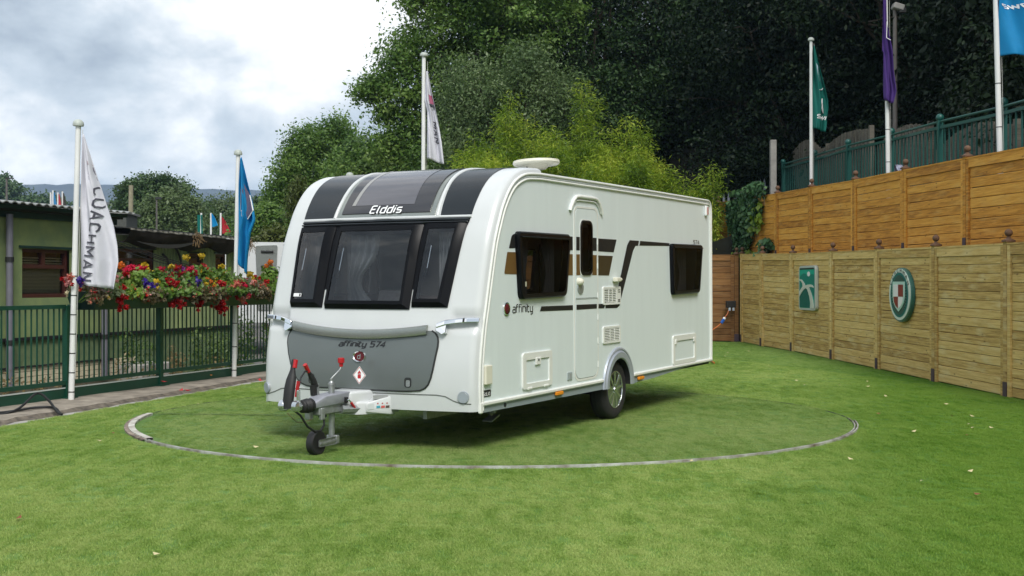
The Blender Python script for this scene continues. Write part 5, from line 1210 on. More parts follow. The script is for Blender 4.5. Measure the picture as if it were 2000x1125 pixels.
wbox(MB(), -4, 4.47, 2.40, 2.49, .001, .045, B1).build('fascia', DKGR, b1); wbox(MB(), -4, 4.47, 2.49, 2.52, .001, .16, B1).build('soffit', DARKG, b1); wbox(MB(), -4, 4.5, 2.52, 2.575, .0, .22, B1).build('gutter', DKGR, b1)
co = MB(); n = 260; V_ = []; 
for k in range(n+1):
    t = -4+8.55*k/n; h = .016*math.sin(k*PI/2.6)
    for z, d in ((2.60+h, .33), (2.585+h, .33), (2.75+h, -1.5), (3.0+h, -4.5)): V_.append(B1(t, z, d))
co.add(V_, [(i*4+j, i*4+j+1, (i+1)*4+j+1, (i+1)*4+j) for i in range(n) for j in (0, 2)]+[(i*4, i*4+2, (i+1)*4+2, (i+1)*4) for i in range(n)])
co.build('corrugated_roof', mat('corrugated_sheet', (.34, .35, .34), .55, metal=.4, var=.3, vscale=4), b1, smooth=60)
wbox(MB(), -4, 4.45, .60, .645, .0, .05, B1).build('wall_pipe', BLACKM, b1)
wbox(MB(), -4, 5.0, .205, .6, -.02, .006, B1).build('painted_block_course', LOWG, b1)
MB().tube([B1(t, .21+.004*math.sin(t*9), .03) for t in np.linspace(-3, 4.4, 30)], .013, 6).build('cable_run', BLACKM, b1)
for t, z0, z1 in ((1.86, -.1, 2.44), (4.07, -.1, 1.3)):
    dp = MB().cyl(B1(t, z0, .09), B1(t, z1, .09), .05, 12).build('downpipe', PIPE, b1, smooth=60)
    for z in (.55, 1.75):
        if z < z1: MB().lathe(B1(t, z, .09), (0, 0, 1), [(0, .062), (.07, .062)], 12).build('pipe_bracket', BLACKM, dp)
# window with blind
fr = MB(); 
wbox(fr, 2.235, 3.31, 1.905, 1.955, -.12, -.04, B1); wbox(fr, 2.235, 3.31, 1.225, 1.285, -.12, -.02, B1); wbox(fr, 2.235, 2.285, 1.285, 1.905, -.12, -.04, B1); wbox(fr, 3.255, 3.31, 1.285, 1.905, -.12, -.04, B1)
wbox(fr, 2.285, 3.255, 1.665, 1.725, -.12, -.045, B1); wbox(fr, 2.725, 2.80, 1.725, 1.905, -.12, -.045, B1)
wn = fr.build('window', MAHO, b1)
wbox(MB(), 2.285, 3.255, 1.285, 1.905, -.20, -.30, B1).build('window_room', DARKG, wn)
pa = MB(); pa.add([B1(2.285, 1.285, -.085), B1(3.255, 1.285, -.085), B1(3.255, 1.905, -.085), B1(2.285, 1.905, -.085)], [(0, 1, 2, 3)]); pa.build('pane', glass_mat('clear_pane', (.8, .82, .8)), wn)
bsm = MB().box((0, 0, 0), (.98, .025, .005)).mesh('blind_slat', BLIND)
ang_ = math.atan2(FD.y, FD.x)
for k in range(18):
    p = B1(2.77, 1.30+.0215*k*1.0, -.145); link('blind_slat', bsm, wn, p, (.55, 0, ang_))
for k in range(3): link('blind_slat', bsm, wn, B1(2.77, 1.745+.04*k, -.11), (.55, 0, ang_))
# pale blocks at the foot, laid one by one
bkm = MB().box((0, 0, 0), (.218, .03, .071)).mesh('block', PALEB, bevel=.005); rs = np.random.RandomState(9)
for r_ in range(4):
    for c in range(17):
        t = 1.45+.225*c+(.11 if r_ % 2 else 0)
        if t > 5: continue
        link('block', bkm, b1, B1(t, -.062+.078*r_, rs.uniform(-.003, .005)), (0, 0, ang_))
wbox(MB(), -4, 5.1, -.3, .205, -.2, -.012, B1).build('mortar_backing', mat('mortar', (.20, .18, .13), .95), b1)
# second building
b2 = empty('single_storey_building', (*wl_(6, -.1)[:2], -.1), label='shabby low green clad building with sagging dark eaves behind the flowers', cat='building')
O1 = b2.location.copy()
holes = [[(4.50, 1.62), (4.50, 2.02), (5.56, 2.02), (5.56, 1.62)], [(6.66, 1.55), (6.66, 1.99), (7.14, 1.99), (7.14, 1.55)], [(7.57, 1.5), (7.57, 2.0), (7.95, 2.0), (7.95, 1.5)]]
MB().prism([(4.46, .2), (4.46, 2.25), (8.3, 2.25), (8.3, .2)], B1, None, 0, holes).build('wall', PG2, b2)
wbox(MB(), 4.46, 8.3, -.3, 2.2, -.45, -4.5, B1).build('wall', DARKG, b2)
ribs = MB()
rb_ = MB().box((0, 0, .5), (.012, .012, 1)).mesh('cladding_rib', PG2)
for k in range(38):
    t = 4.5+.1*k
    if any(h[0][0]-.02 < t < h[2][0]+.02 for h in holes): continue
    link('cladding_rib', rb_, b2, B1(t, .62, .004), (0, 0, ang_), (1, 1, 1.5))
for h in holes:
    (a, z0), (_, z1), (b, _), _ = h; fr = MB()
    wbox(fr, a, b, z1-.05, z1, -.08, -.02, B1); wbox(fr, a, a+.045, z0, z1-.05, -.08, -.02, B1); wbox(fr, b-.045, b, z0, z1-.05, -.08, -.02, B1); wbox(fr, a+.045, b-.045, z1-.20, z1-.155, -.08, -.03, B1)
    if b-a > .8: wbox(fr, (a+b)/2-.04, (a+b)/2+.04, z0, z1-.20, -.08, -.03, B1)
    x = fr.build('window', MAHO, b2); MB().add([B1(a+.04, z0, -.06), B1(b-.04, z0, -.06), B1(b-.04, z1-.04, -.06), B1(a+.04, z1-.04, -.06)], [(0, 1, 2, 3)]).build('pane', GLD, x)
    wbox(MB(), a-.05, b+.05, z1+.002, z1+.03, .0, .03, B1).build('lintel', DKGR, x)
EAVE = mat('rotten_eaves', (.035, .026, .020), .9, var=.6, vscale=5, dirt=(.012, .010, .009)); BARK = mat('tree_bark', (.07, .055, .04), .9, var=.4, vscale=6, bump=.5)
def b2top(t): return 2.345-.012*(t-4.5)
rf = MB(); V_ = []; ns = 40
for k in range(ns+1):
    t = 4.42+3.92*k/ns
    for z, d in ((b2top(t), .34), (b2top(t)-.03, .34), (b2top(t)+.22, -4.5)): V_.append(B1(t, z+.006*math.sin(k*1.7), d))
rf.add(V_, [(i*3+j, i*3+j+1, (i+1)*3+j+1, (i+1)*3+j) for i in range(ns) for j in (0,)]+[(i*3, i*3+2, (i+1)*3+2, (i+1)*3) for i in range(ns)])
rf.build('roof', mat('weathered_roof_edge', (.33, .32, .29), .8, var=.5, vscale=5, dirt=(.12, .11, .09)), b2)
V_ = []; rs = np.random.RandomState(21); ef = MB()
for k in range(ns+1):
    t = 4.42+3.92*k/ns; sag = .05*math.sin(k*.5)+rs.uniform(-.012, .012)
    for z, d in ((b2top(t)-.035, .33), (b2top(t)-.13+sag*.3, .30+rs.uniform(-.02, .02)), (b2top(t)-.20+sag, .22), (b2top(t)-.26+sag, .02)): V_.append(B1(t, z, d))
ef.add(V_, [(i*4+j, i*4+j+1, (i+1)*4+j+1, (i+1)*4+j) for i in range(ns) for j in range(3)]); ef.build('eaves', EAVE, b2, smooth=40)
sl = MB(); rm = MB().box((0, 0, 0), (.02, .5, .022)).mesh('roof_joint', DARKG)
for k in range(24): link('roof_joint', rm, b2, B1(4.55+.155*k, b2top(4.55+.155*k)+.018, .12), (.05, 0, ang_))
sh_ = MB(); V_ = [B1(lerp(4.55, 6.5, k/12), lerp(2.14, 2.2, k/12)-.06*math.sin(PI*k/12)-(.07 if j else 0)*math.sin(PI*min(1, k/12)), .35) for k in range(13) for j in (0, 1)]
sh_.add(V_, [(2*i, 2*i+1, 2*i+3, 2*i+2) for i in range(12)]).build('loose_sheet', mat('dark_sheeting', (.035, .037, .04), .4), b2, smooth=60)
for P_ in ([(6.05, 2.12), (6.18, 2.05), (6.28, 1.93), (6.33, 1.80), (6.33, 1.5)], [(5.75, 1.95), (5.88, 1.88), (5.95, 1.75), (5.96, 1.5)]):
    MB().tube([B1(t, z, .06) for t, z in P_], .022, 8).build('bent_pipe', BLACKM, b2, smooth=60)
wbox(MB(), 4.46, 8.3, .60, .645, .0, .05, B1).build('wall_pipe', BLACKM, b2)
wbox(MB(), 4.9, 8.3, -.3, .6, -.1, .006, B1).build('painted_block_course', LOWG, b2)
STRAW = mat('dry_straw', (.23, .15, .07), .95, var=.4)
for t_, sc_ in ((6.38, 1.), (8.15, 1.3)):
    st = MB(); rs = np.random.RandomState(int(t_*10))
    for k in range(70):
        p = B1(t_+rs.normal(0, .06)*sc_, b2top(t_)-.06+rs.normal(0, .035)*sc_, .36); d_ = Vector(rs.normal(0, 1, 3)).normalized()*rs.uniform(.05, .16)*sc_; st.tube([p, p+d_*.5+Vector((0, 0, -.01)), p+d_+Vector((0, 0, -.05))], .004, 3, False)
    tag(st.build('straw_nest', STRAW, b2), kind='stuff')
# overhead wires from the eaves
wi = MB()
for z0, z1 in ((2.06, 1.60), (2.02, 1.585), (1.99, 1.57), (1.92, 1.56)):
    a = wl_(3.9, z0+.1, .35); b = wl_(6.1, z1-.02, 1.2); wi.tube([a.lerp(b, k/8)+Vector((0, 0, -.05*math.sin(PI*k/8))) for k in range(9)], .008, 5)
tag(wi.build('overhead_wires', BLACKM), 'bundle of sagging black wires in front of the shabby building', 'wires')
# concrete block and timber among the weeds
cbk = MB(); V_ = []; wbox(cbk, 3.75, 4.55, -.3, .17, .55, 1.0, lambda t, z, d: wl_(t, z, d)); tag(cbk.build('concrete_block', CONC2, None, bevel=.02), 'pale concrete block standing among weeds behind the railing', 'block')
pk = MB(); wbox(pk, 4.1, 6.1, -.28, -.20, 1.0, 1.25, lambda t, z, d: wl_(t, z, d)); tag(pk.build('concrete_path', CONC2), kind='structure')

# ---- flagpoles
POLE = mat('white_flagpole', (.74, .75, .73), .35, var=.08, vscale=3)
CAPM = mat('flagpole_cap', (.42, .46, .42), .5, var=.2)
def flagpole(b, t, r0, r1, label, clips=0, group=None, cap=True, rs_=1):
    b = Vector(b); t = Vector(t); h = t-b
    o = empty('flagpole', b, 0, label, 'flagpole', group)
    MB().tube([(0, 0, 0), h*.5, h], [r0, (r0+r1)/2, r1], 14).build('pole', POLE, o, smooth=60)
    if cap: MB().lathe(h, h, [(-.02, r1*2.0), (0, r1*2.1), (.03, r1*1.9), (.055, r1*1.2), (.065, .001)], 16).build('cap', CAPM, o, smooth=50)
    MB().tube([h*.08+Vector((r0*1.25, -.01, 0)), h*.98+Vector((r1*1.9, -.01, 0))], .0035, 5).build('halyard', mat('rope', (.5, .5, .47), .8), o)
    for k in range(clips):
        f_ = .03+.42*k/max(1, clips-1); rr = lerp(r0, r1, f_); MB().lathe(h*f_, h, [(-.006, rr+.003), (.006, rr+.003)], 14).build('clip_band', BLACKM, o)
    return o
p1b = ground(139, 783); p1t = at(153, 243, p1b[1]+.0)
flagpole((p1b[0], p1b[1], .01), p1t, .036, .032, 'white flagpole with domed cap at the left by the kerb, carrying the big white banner', 7)
p2b = ground(457, 737); p2t = at(465, 300, p2b[1])
flagpole((p2b[0], p2b[1], .01), p2t, .036, .031, 'white flagpole with domed cap at the trough, carrying the bright blue flag', 5)
p3t = at(683, 343, 23.4); flagpole((p3t[0], p3t[1], .06), p3t, .05, .036, 'white flagpole whose domed cap alone shows over the caravan roof front')
p4t = at(828, 108, 25.); p4b = at(825, 470, 25.); flagpole((p4b[0], p4b[1], -.2), p4t, .045, .04, 'tall white flagpole rising behind the caravan roof with the slim white flag')
p5b = at(1584.5, 420, 29.2); p5t = at(1584, 78, 29.2); flagpole((p5b[0], p5b[1], 2.98), p5t, .042, .036, 'white flagpole with the teal flag behind the upper fence')
p6b = at(1735.5, 420, 23.2); p6t = at(1729, -60, 23.2); flagpole((p6b[0], p6b[1], 2.98), p6t, .042, .036, 'white flagpole wrapped by the purple flag behind the upper fence', 4)
p7b = at(1954, 330, 17.9); p7t = at(1943, -60, 17.9); flagpole((p7b[0], p7b[1], 2.98), p7t, .042, .036, 'white flagpole nearest the right edge with the large blue flag', 3)
# ---- flags
def cloth_mat(name, col, tr=.3):
    m = mat(name, col, .75, var=.08, vscale=6); t = m.node_tree; b = t.nodes['Principled BSDF']; o = t.nodes['Material Output']; s_ = t.nodes.new('ShaderNodeBsdfTranslucent'); s_.inputs[0].default_value = (*col, 1)
    mxs = t.nodes.new('ShaderNodeMixShader'); mxs.inputs[0].default_value = tr; t.links.new(b.outputs[0], mxs.inputs[1]); t.links.new(s_.outputs[0], mxs.inputs[2]); t.links.new(mxs.outputs[0], o.inputs['Surface']); return m
def interp_pts(P, y): return float(np.interp(y, [p[1] for p in P], [p[0] for p in P]))
def flag(Lp, Rp, d, m, label, folds=2.2, amp=.06, seed=0, bot=None, phase=0.):
    """hanging cloth: left and right edges from top to bottom as seen, real folds in depth"""
    n, c = 46, 26; y0, y1 = Lp[0][1], Lp[-1][1]; yr0, yr1 = Rp[0][1], Rp[-1][1]
    def S_(s_, t, off=0.):
        yl = lerp(y0, y1, t); yr = lerp(yr0, yr1, t); a = at(interp_pts(Lp, yl), yl, d); b = at(interp_pts(Rp, yr), yr, d)
        p = a*(1-s_)+b*s_
        if bot: p = p+np.array([0, 0, -bot(s_)*sm(.8, 1, t)])
        w_ = np.linalg.norm(b-a); am = amp*min(1, w_/.25+.15)*(.35+.65*sm(0, .25, t))
        p = p+np.array([0, am*math.sin(2*PI*(folds*s_+.35*t+phase))+.4*am*math.sin(2*PI*(2.3*folds*s_-.8*t))-off, 0]); return p
    k = MB().grid(lambda t, s_: S_(s_, t), [i/n for i in range(n+1)], [j/c for j in range(c+1)])
    o = k.build('flag', m, None, smooth=80); tag(o, label, 'flag'); md_ = o.modifiers.new('cloth', 'SOLIDIFY'); md_.thickness = .003; return o, S_
def on_flag(S_, s0, t0, ws, ht, rot=False):
    """glyph space to the cloth; rot: text runs downward"""
    if rot: return lambda x, y, d: S_(s0+y*ws, t0+x*ht, .012)
    return lambda x, y, d: S_(s0+x*ws, t0-y*ht, .012)
FW = cloth_mat('white_flag_cloth', (.80, .80, .86)); FB = cloth_mat('blue_flag_cloth', (.010, .33, .66), .45); FT = cloth_mat('teal_flag_cloth', (.005, .20, .16), .4); FP = cloth_mat('purple_flag_cloth', (.085, .035, .235)); FBL = mat('flag_print_grey', (.07, .07, .09), .7)
f1, S_ = flag([(161, 262), (158, 330), (155, 420), (153, 500), (154, 545), (160, 556)], [(164, 262), (175, 300), (186, 345), (204, 400), (218, 440), (227, 480), (230, 512), (222, 565)], 15.1, FW, 'long white banner with black lettering hanging from the left flagpole', 1.1, .07)
def banner_text(x, y, d):
    t = .345+x*.0525; yy = lerp(262, 560, t); l_ = interp_pts([(161, 262), (158, 330), (155, 420), (153, 500), (154, 545), (160, 562)], yy); r_ = interp_pts([(164, 262), (175, 300), (186, 345), (204, 400), (218, 440), (227, 480), (230, 512), (222, 565)], yy)
    xb = lerp(186, 163, sm(.36, .93, t)); return S_(min(.97, max(.03, (xb+y*13.5-l_)/(r_-l_))), t, .02)
text_mesh(MB(), 'COACHMAN', banner_text, .22, 0, .58, sub=3).build('lettering', FBL, f1)
e1 = MB().add([S_(.72, .19, .01), S_(.95, .215, .01), S_(.97, .262, .01), S_(.62, .262, .01)], [(0, 1, 2, 3)]).build('emblem', mat('emblem_print', (.16, .15, .20), .7), f1); MB().add([S_(.70, .175, .012), S_(.9, .19, .012), S_(.93, .205, .012), S_(.74, .20, .012)], [(0, 1, 2, 3)]).build('emblem', mat('emblem_red', (.25, .06, .08), .7), f1)
MB().add([S_(.62, .275, .01), S_(.98, .275, .01), S_(.98, .30, .01), S_(.6, .30, .01)], [(0, 1, 2, 3)]).build('emblem', mat('emblem_print_pale', (.34, .34, .40), .7), f1)
f2, S_ = flag([(469, 310), (466, 360), (464, 450), (463.5, 512), (465, 514)], [(472, 306), (486, 360), (495, 395), (500, 430), (491, 455), (488, 480), (485, 505), (483, 536)], 18.9, FB, 'bright blue flag hanging from the second flagpole beside the trough', 1.6, .07)
MB().add([S_(.35, .30, .012), S_(.55, .23, .012), S_(.9, .33, .012), S_(.92, .47, .012), S_(.5, .54, .012)], [(0, 1, 2, 3, 4)]).build('emblem', mat('flag_emblem_maroon', (.10, .09, .15), .7), f2)
text_mesh(MB(), 'X' if 'X' in GL else 'N', on_flag(S_, .16, .54, .16, .040), .3).build('emblem', LETW, f2)
MB().tube([S_(.9, .33, .015), S_(.95, .46, .015), S_(.55, .55, .015)], .010, 5).build('emblem_line', LETW, f2)
f3, S_ = flag([(832.5, 140), (829, 195), (831, 204), (834, 215), (834, 309)], [(835, 138), (845, 188), (853, 225), (858, 250), (863, 280), (868, 322)], 24.9, FW, 'slim white flag on the tall flagpole behind the caravan roof', 1.2, .08, phase=.2)
text_mesh(MB(), 'MAN', on_flag(S_, .52, .56, .20, .055, True), .26, 0, .5, sub=3).build('lettering', FBL, f3)
MB().add([S_(.5, .26, .012), S_(.85, .26, .012), S_(.95, .36, .012), S_(.5, .36, .012)], [(0, 1, 2, 3)]).build('emblem', mat('emblem_rose', (.36, .10, .17), .7), f3); MB().add([S_(.42, .37, .012), S_(.96, .37, .012), S_(.96, .40, .012), S_(.5, .40, .012)], [(0, 1, 2, 3)]).build('emblem', FBL, f3)
f4, S_ = flag([(1589, 92), (1588.5, 250)], [(1590.5, 88), (1601, 130), (1609, 160), (1617, 195), (1618, 210), (1614, 235), (1615, 240), (1612, 258)], 29.1, FT, 'teal flag with white print hanging behind the upper fence', 1.3, .07)
text_mesh(MB(), 'SWI', on_flag(S_, .24, .865, .23, .030), .28, .2, sub=3).build('lettering', LETW, f4)
MB().add([S_(a_, b_, .014) for a_, b_ in [(.42, .20), (.62, .24), (.86, .36), (.80, .42), (.55, .42), (.40, .33)]], [tuple(range(6))]).build('emblem', mat('flag_pale_print', (.28, .42, .46), .7), f4)
MB().tube([S_(.62, .62, .014), S_(.55, .68, .014), S_(.58, .74, .014), S_(.74, .79, .014)], [.008, .02, .03, .008], 6).build('emblem', LETW, f4); MB().tube([S_(.4, .53, .014), S_(.66, .52, .014), S_(.88, .49, .014)], [.006, .012, .006], 6).build('emblem', LETW, f4)
f5, S_ = flag([(1725, -20), (1724, 60), (1724, 98), (1726.5, 100), (1727, 150), (1727.5, 192), (1730, 196)], [(1731, -20), (1732, 40), (1735, 60), (1739, 80), (1742.5, 102), (1744, 140), (1749, 178), (1748.5, 182), (1743, 203)], 23.05, FP, 'dark purple flag wound round its flagpole in front of the dark trees', 1.5, .05)
MB().tube([S_(.95, .28, .012), S_(.50, .42, .012), S_(.42, .43, .012), S_(.96, .445, .012)], .008, 5).build('emblem_line', LETW, f5)
f6, S_ = flag([(1952, -60), (1954, 40), (1953, 107)], [(2095, -60), (2100, 40), (2092, 150)], 17.8, FB, 'large bright blue flag at the top right corner of the view', 1.5, .10, bot=lambda s_: .10*math.sin(s_*PI*.9)*-1 if s_ < .3 else -.08)
text_mesh(MB(), 'SWE', on_flag(S_, .08, .43, .075, .030), .28, -.3, sub=3).build('lettering', LETW, f6)
# ---- beyond: parked caravans, distant flags, posts
pc = empty('parked_caravan', (*at(520, 540, 30)[:2], 0), .25, 'white caravan end with grey centre panel parked beyond the flowers', 'caravan')
MB().prism(rpoly([(-1.35, .5), (-1.35, 2.45), (1.0, 2.45), (1.0, .5)], .12, 4), lambda a, b, d: (a, d, b), 0, 5.).build('body', WHITE, pc, bevel=.05, seg=2)
MB().add(MB().v, [])
bb = MB().prism(rpoly([(-1.35, .5), (-1.35, 2.45), (1.0, 2.45), (1.0, .5)], .12, 4), lambda a, b, d: (a, d, b), None, -.002).build('end_wall', WHITE, pc)
gp_ = MB().prism(rpoly([(-.20, .8), (-.26, 2.36), (.27, 2.38), (.20, .8)], .05, 3), lambda a, b, d: (a, d, b), -.002, -.03).build('centre_panel', mat('caravan_grey_panel', (.33, .36, .34), .4), pc)
gp_.data.polygons.foreach_get
MB().prism(rpoly([(-.20, .8), (-.26, 2.36), (.27, 2.38), (.20, .8)], .05, 3), lambda a, b, d: (a, d, b), None, -.03).build('panel_face', mat('caravan_grey_face', (.36, .39, .37), .4), gp_)
for z in (2.22, 1.86): MB().box((.02, -.05, z), (.30, .05, .05)).build('grab_slot', DARKG, gp_, bevel=.015)
for x, z in ((-.50, 2.18), (.62, 2.2)): MB().box((x, -.02, z), (.05, .03, .12)).build('marker', RED, pc)
for x in (-.46, .52): MB().tube([(x, -.012, .7), (x, -.012, 2.2), (x*.8, -.012, 2.40)], .012, 6).build('moulding', LENS, pc)
MB().box((-.7, .4, 2.5), (.5, .5, .12)).build('roof_box', WPLAS, pc, bevel=.03)
mb_ = [(392, 'teal', FT), (411, 'blue', FB), (430, 'red', cloth_mat('red_flag_cloth', (.45, .02, .03)))]
for px, nm, m in mb_:
    b = at(px, 462, 62); t = at(px+.6, 416, 62); o = empty('flagpole', (b[0], b[1], -.3), 0, f'distant thin white flagpole with {"an" if nm == "orange" else "a"} {nm} flag beyond the shabby building', 'flagpole')
    MB().tube([(0, 0, 0), (.03, 0, t[2]+.3)], .05, 6).build('pole', POLE, o)
    w_ = {'teal': .0, 'blue': .45, 'red': .62}[nm]
    if nm == 'teal': Q = [(-.16, t[2]-.1), (.10, t[2]-.1), (.12, t[2]-1.1), (-.14, t[2]-1.05)]
    elif nm == 'blue': Q = [(.06, t[2]), (.2, t[2]-.15), (.40, t[2]-.62), (.10, t[2]-.72)]
    else: Q = [(.08, t[2]-.15), (.28, t[2]-.4), (.55, t[2]-.95), (.12, t[2]-1.05)]
    MB().grid(lambda s_, q: (lerp(lerp(Q[0][0], Q[1][0], s_), lerp(Q[3][0], Q[2][0], s_), q), -.06-.05*math.sin(9*s_), lerp(lerp(Q[0][1], Q[1][1], s_), lerp(Q[3][1], Q[2][1], s_), q)+.3), [i/6 for i in range(7)], [i/6 for i in range(7)]).build('banner', m, o, smooth=80)
for px, y0, y1, c, nm in ((99, 376, 402, (.45, .5, .6), 'pale'), (103.5, 372, 402, (.05, .25, .5), 'blue'), (113, 376, 402, (.5, .05, .07), 'red'), (122, 374, 402, (.05, .045, .04), 'black')):
    b = at(px, y1, 75); t = at(px, y0, 75); o = empty('flagpole', (b[0], b[1], -.3), 0, f'far {nm} banner on a short pole above the corrugated roof', 'flagpole')
    MB().tube([(0, 0, 0), (0, 0, t[2]+.3)], .05, 6).build('pole', POLE, o); MB().grid(lambda s_, q: (.05+.22*s_*(.3+.7*q), -.04-.03*math.sin(7*s_), t[2]+.3-.1-.8*q), [i/4 for i in range(5)], [i/4 for i in range(5)]).build('banner', cloth_mat(nm+'_banner', c), o, smooth=80)
b = at(13, 400, 60); o = empty('street_lamp', (b[0], b[1], -.3), 0, 'thin dark street lamp above the corrugated roof at the left edge', 'street lamp'); t = at(13, 349, 60)
MB().tube([(0, 0, 0), (0, 0, t[2]+.3)], [.08, .05], 8).build('pole', LPG, o); MB().box((.16, 0, t[2]+.32), (.34, .12, .06)).build('lamp_head', DARKG, o)
b = at(253, 450, 48); t = at(256, 362, 48); o = tag(MB().tube([(b[0], b[1], -.3), t], [.11, .09], 8).build('wooden_post', mat('pale_pole_wood', (.27, .25, .17), .9, var=.2), None, smooth=60), 'bare pale wooden telegraph pole in front of the far trees', 'post')
b = at(306, 460, 70); t = at(306, 389, 70); o = empty('street_lamp', (b[0], b[1], -.3), 0, 'slim dark street lamp standing in front of the paler far tree', 'street lamp'); MB().tube([(0, 0, 0), (0, 0, t[2]+.3)], [.07, .05], 6).build('pole', LPG, o); MB().box((.1, 0, t[2]+.36), (.3, .2, .12)).build('lamp_head', DARKG, o)
ob = empty('far_shed', (*at(226, 440, 45)[:2], -.3), .1, 'small dark shed with ribbed side between the banner and the wooden pole', 'shed')
z0 = at(226, 418, 45)[2]+.3; MB().box((0, 1, z0/2), (.75, 2, z0)).build('shed_wall', mat('shed_grey', (.07, .075, .065), .8, var=.3, stretch=(8, 1, 1), vscale=4), ob); MB().box((0.02, 1, z0+.05), (.9, 2.2, .08)).build('shed_roof', mat('shed_roof', (.2, .2, .19), .8), ob)
hb2 = empty('far_building', (*at(205, 400, 130)[:2], -.3), 0, 'flat grey blue far building glimpsed beside the banner under the moor', 'building'); zt2 = at(205, 399, 130)[2]+.3
MB().box((0, 3, zt2/2), (3.4, 6, zt2)).build('wall', mat('far_wall', (.16, .20, .22), .8), hb2); MB().box((0, 3, zt2+.1), (3.6, 6.2, .25)).build('roof', mat('far_roof', (.12, .14, .15), .8), hb2)
# ================================================================== trees, bamboo, ivy, flowers, weeds
def leaf_mesh(name, C, size, m, aspect=.55, up=.45, droop=.0, rs=None, outw=None, curl=.25, dirs=None, mats=None):
    """one bent quad per leaf; C (n,3) leaf bases"""
    n = len(C); rs = rs or np.random.RandomState(0)
    nr = rs.normal(0, 1, (n, 3)); nr[:, 2] += up*2
    if outw is not None: nr += outw*.9
    nr /= np.linalg.norm(nr, axis=1, keepdims=True)
    d = rs.normal(0, 1, (n, 3)) if dirs is None else dirs+rs.normal(0, .35, (n, 3)); d[:, 2] -= droop*1.6
    d -= nr*(d*nr).sum(1, keepdims=True); d /= np.linalg.norm(d, axis=1, keepdims=True)+1e-9; s = np.cross(nr, d)
    L_ = (size*np.clip(rs.lognormal(0, .32, n), .45, 1.9))[:, None]; wv = L_*aspect*.5
    base = C; tip = C+d*L_-nr*L_*curl*.5; mid = C+d*L_*.5
    V_ = np.stack([base, mid+s*wv, tip, mid-s*wv], 1).reshape(-1, 3)
    me = bpy.data.meshes.new(name); me.vertices.add(4*n); me.vertices.foreach_set('co', V_.astype(np.float32).ravel())
    me.loops.add(4*n); me.loops.foreach_set('vertex_index', np.arange(4*n, dtype=np.int32)); me.polygons.add(n)
    me.polygons.foreach_set('loop_start', np.arange(0, 4*n, 4, dtype=np.int32)); me.polygons.foreach_set('loop_total', np.full(n, 4, np.int32))
    if mats is not None:
        for q in m: me.materials.append(q)
        me.polygons.foreach_set('material_index', mats.astype(np.int32))
    else: me.materials.append(m)
    me.update(); me.validate(); return me
def clusters(lobes, ncl, nleaf, cr, rs, inner=.25, flat=.6):
    """leaf bases gathered in tufts over a set of (centre, radii) lobes"""
    vol = np.array([np.prod(np.asarray(r)**.42) for c, r in lobes]); pick = rs.choice(len(lobes), ncl, p=vol/vol.sum())
    d = rs.normal(0, 1, (ncl, 3)); d /= np.linalg.norm(d, axis=1, keepdims=True)
    rad = np.where(rs.rand(ncl) < inner, rs.uniform(.25, .75, ncl), rs.uniform(.78, 1.12, ncl))[:, None]
    Cc = np.array([lobes[i][0] for i in pick]); Rr = np.array([np.broadcast_to(lobes[i][1], 3) for i in pick])
    cc = Cc+d*rad*Rr
    k = rs.poisson(nleaf, ncl); idx = np.repeat(np.arange(ncl), k)
    off = rs.normal(0, 1, (len(idx), 3)); off[:, 2] *= flat
    crs = (cr*rs.uniform(.6, 1.4, ncl))[idx][:, None]
    off = np.clip(off, -1.7, 1.7); P = cc[idx]+off*crs*.6
    ow = (off+d[idx]*1.0); ow /= np.linalg.norm(ow, axis=1, keepdims=True)+1e-9
    return P, ow, cc
def limbs(base, lobes, cc, r0, rs, ntw=50, m=None):
    k = MB(); base = Vector(base); zs = [c[2] for c, r in lobes]; top = Vector(np.mean([c for c, r in lobes], axis=0)); top.z = lerp(base.z, max(zs), .75)
    tr = [base.lerp(top, t)+Vector((rs.normal(0, .08), rs.normal(0, .08), 0))*(1 if 0 < t < 1 else 0) for t in (0, .15, .35, .6, .8, 1)]
    k.tube(tr, [r0*1.25, r0, r0*.85, r0*.6, r0*.4, r0*.2], 8)
    for c, r in lobes:
        j = tr[rs.randint(1, 5)]; c = Vector(c); k.tube([j, j.lerp(c, .45)+Vector((0, 0, .25)), c], [r0*.42, r0*.26, r0*.10], 6)
    for i in rs.choice(len(cc), min(ntw, len(cc)), False):
        p = Vector(cc[i]); c = min((Vector(c) for c, r in lobes), key=lambda q: (q-p).length); k.tube([c, c.lerp(p, .6)+Vector((0, 0, .1)), p], [r0*.10, r0*.06, r0*.03], 4, False)
    return k
def tree(name, label, cat, base, lobes, ncl, nleaf, cr, size, m, seed, r0=.22, group=None, inner=.25, aspect=.55, flat=.6, up=.45, droop=0., ntw=60):
    rs = np.random.RandomState(seed); o = empty(name, base, 0, label, cat, group); b = np.array(base, float)
    lb = [(np.array(c)-b, r) for c, r in lobes]
    P, ow, cc = clusters(lb, ncl, nleaf, cr, rs, inner, flat)
    link('crown', leaf_mesh('crown', P, size, m, aspect, up, droop, rs, ow), o)
    limbs((0, 0, 0), lb, cc, r0, rs, ntw).build('trunk', BARK, o, smooth=60)
    return o
LF_MID = leaf_mat('leaf_mid_green', [(.042, .10, .018), (.12, .225, .042), (.24, .35, .085)], .45)
LF_GREY = leaf_mat('leaf_grey_green', [(.045, .085, .028), (.11, .18, .062), (.20, .275, .12)], .4)
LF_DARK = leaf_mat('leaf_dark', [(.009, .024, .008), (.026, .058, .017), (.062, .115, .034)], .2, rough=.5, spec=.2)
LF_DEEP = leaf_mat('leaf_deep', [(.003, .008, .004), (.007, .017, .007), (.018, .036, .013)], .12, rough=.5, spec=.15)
LF_FAR = leaf_mat('leaf_far', [(.034, .072, .020), (.064, .120, .036), (.10, .165, .055)], .3)
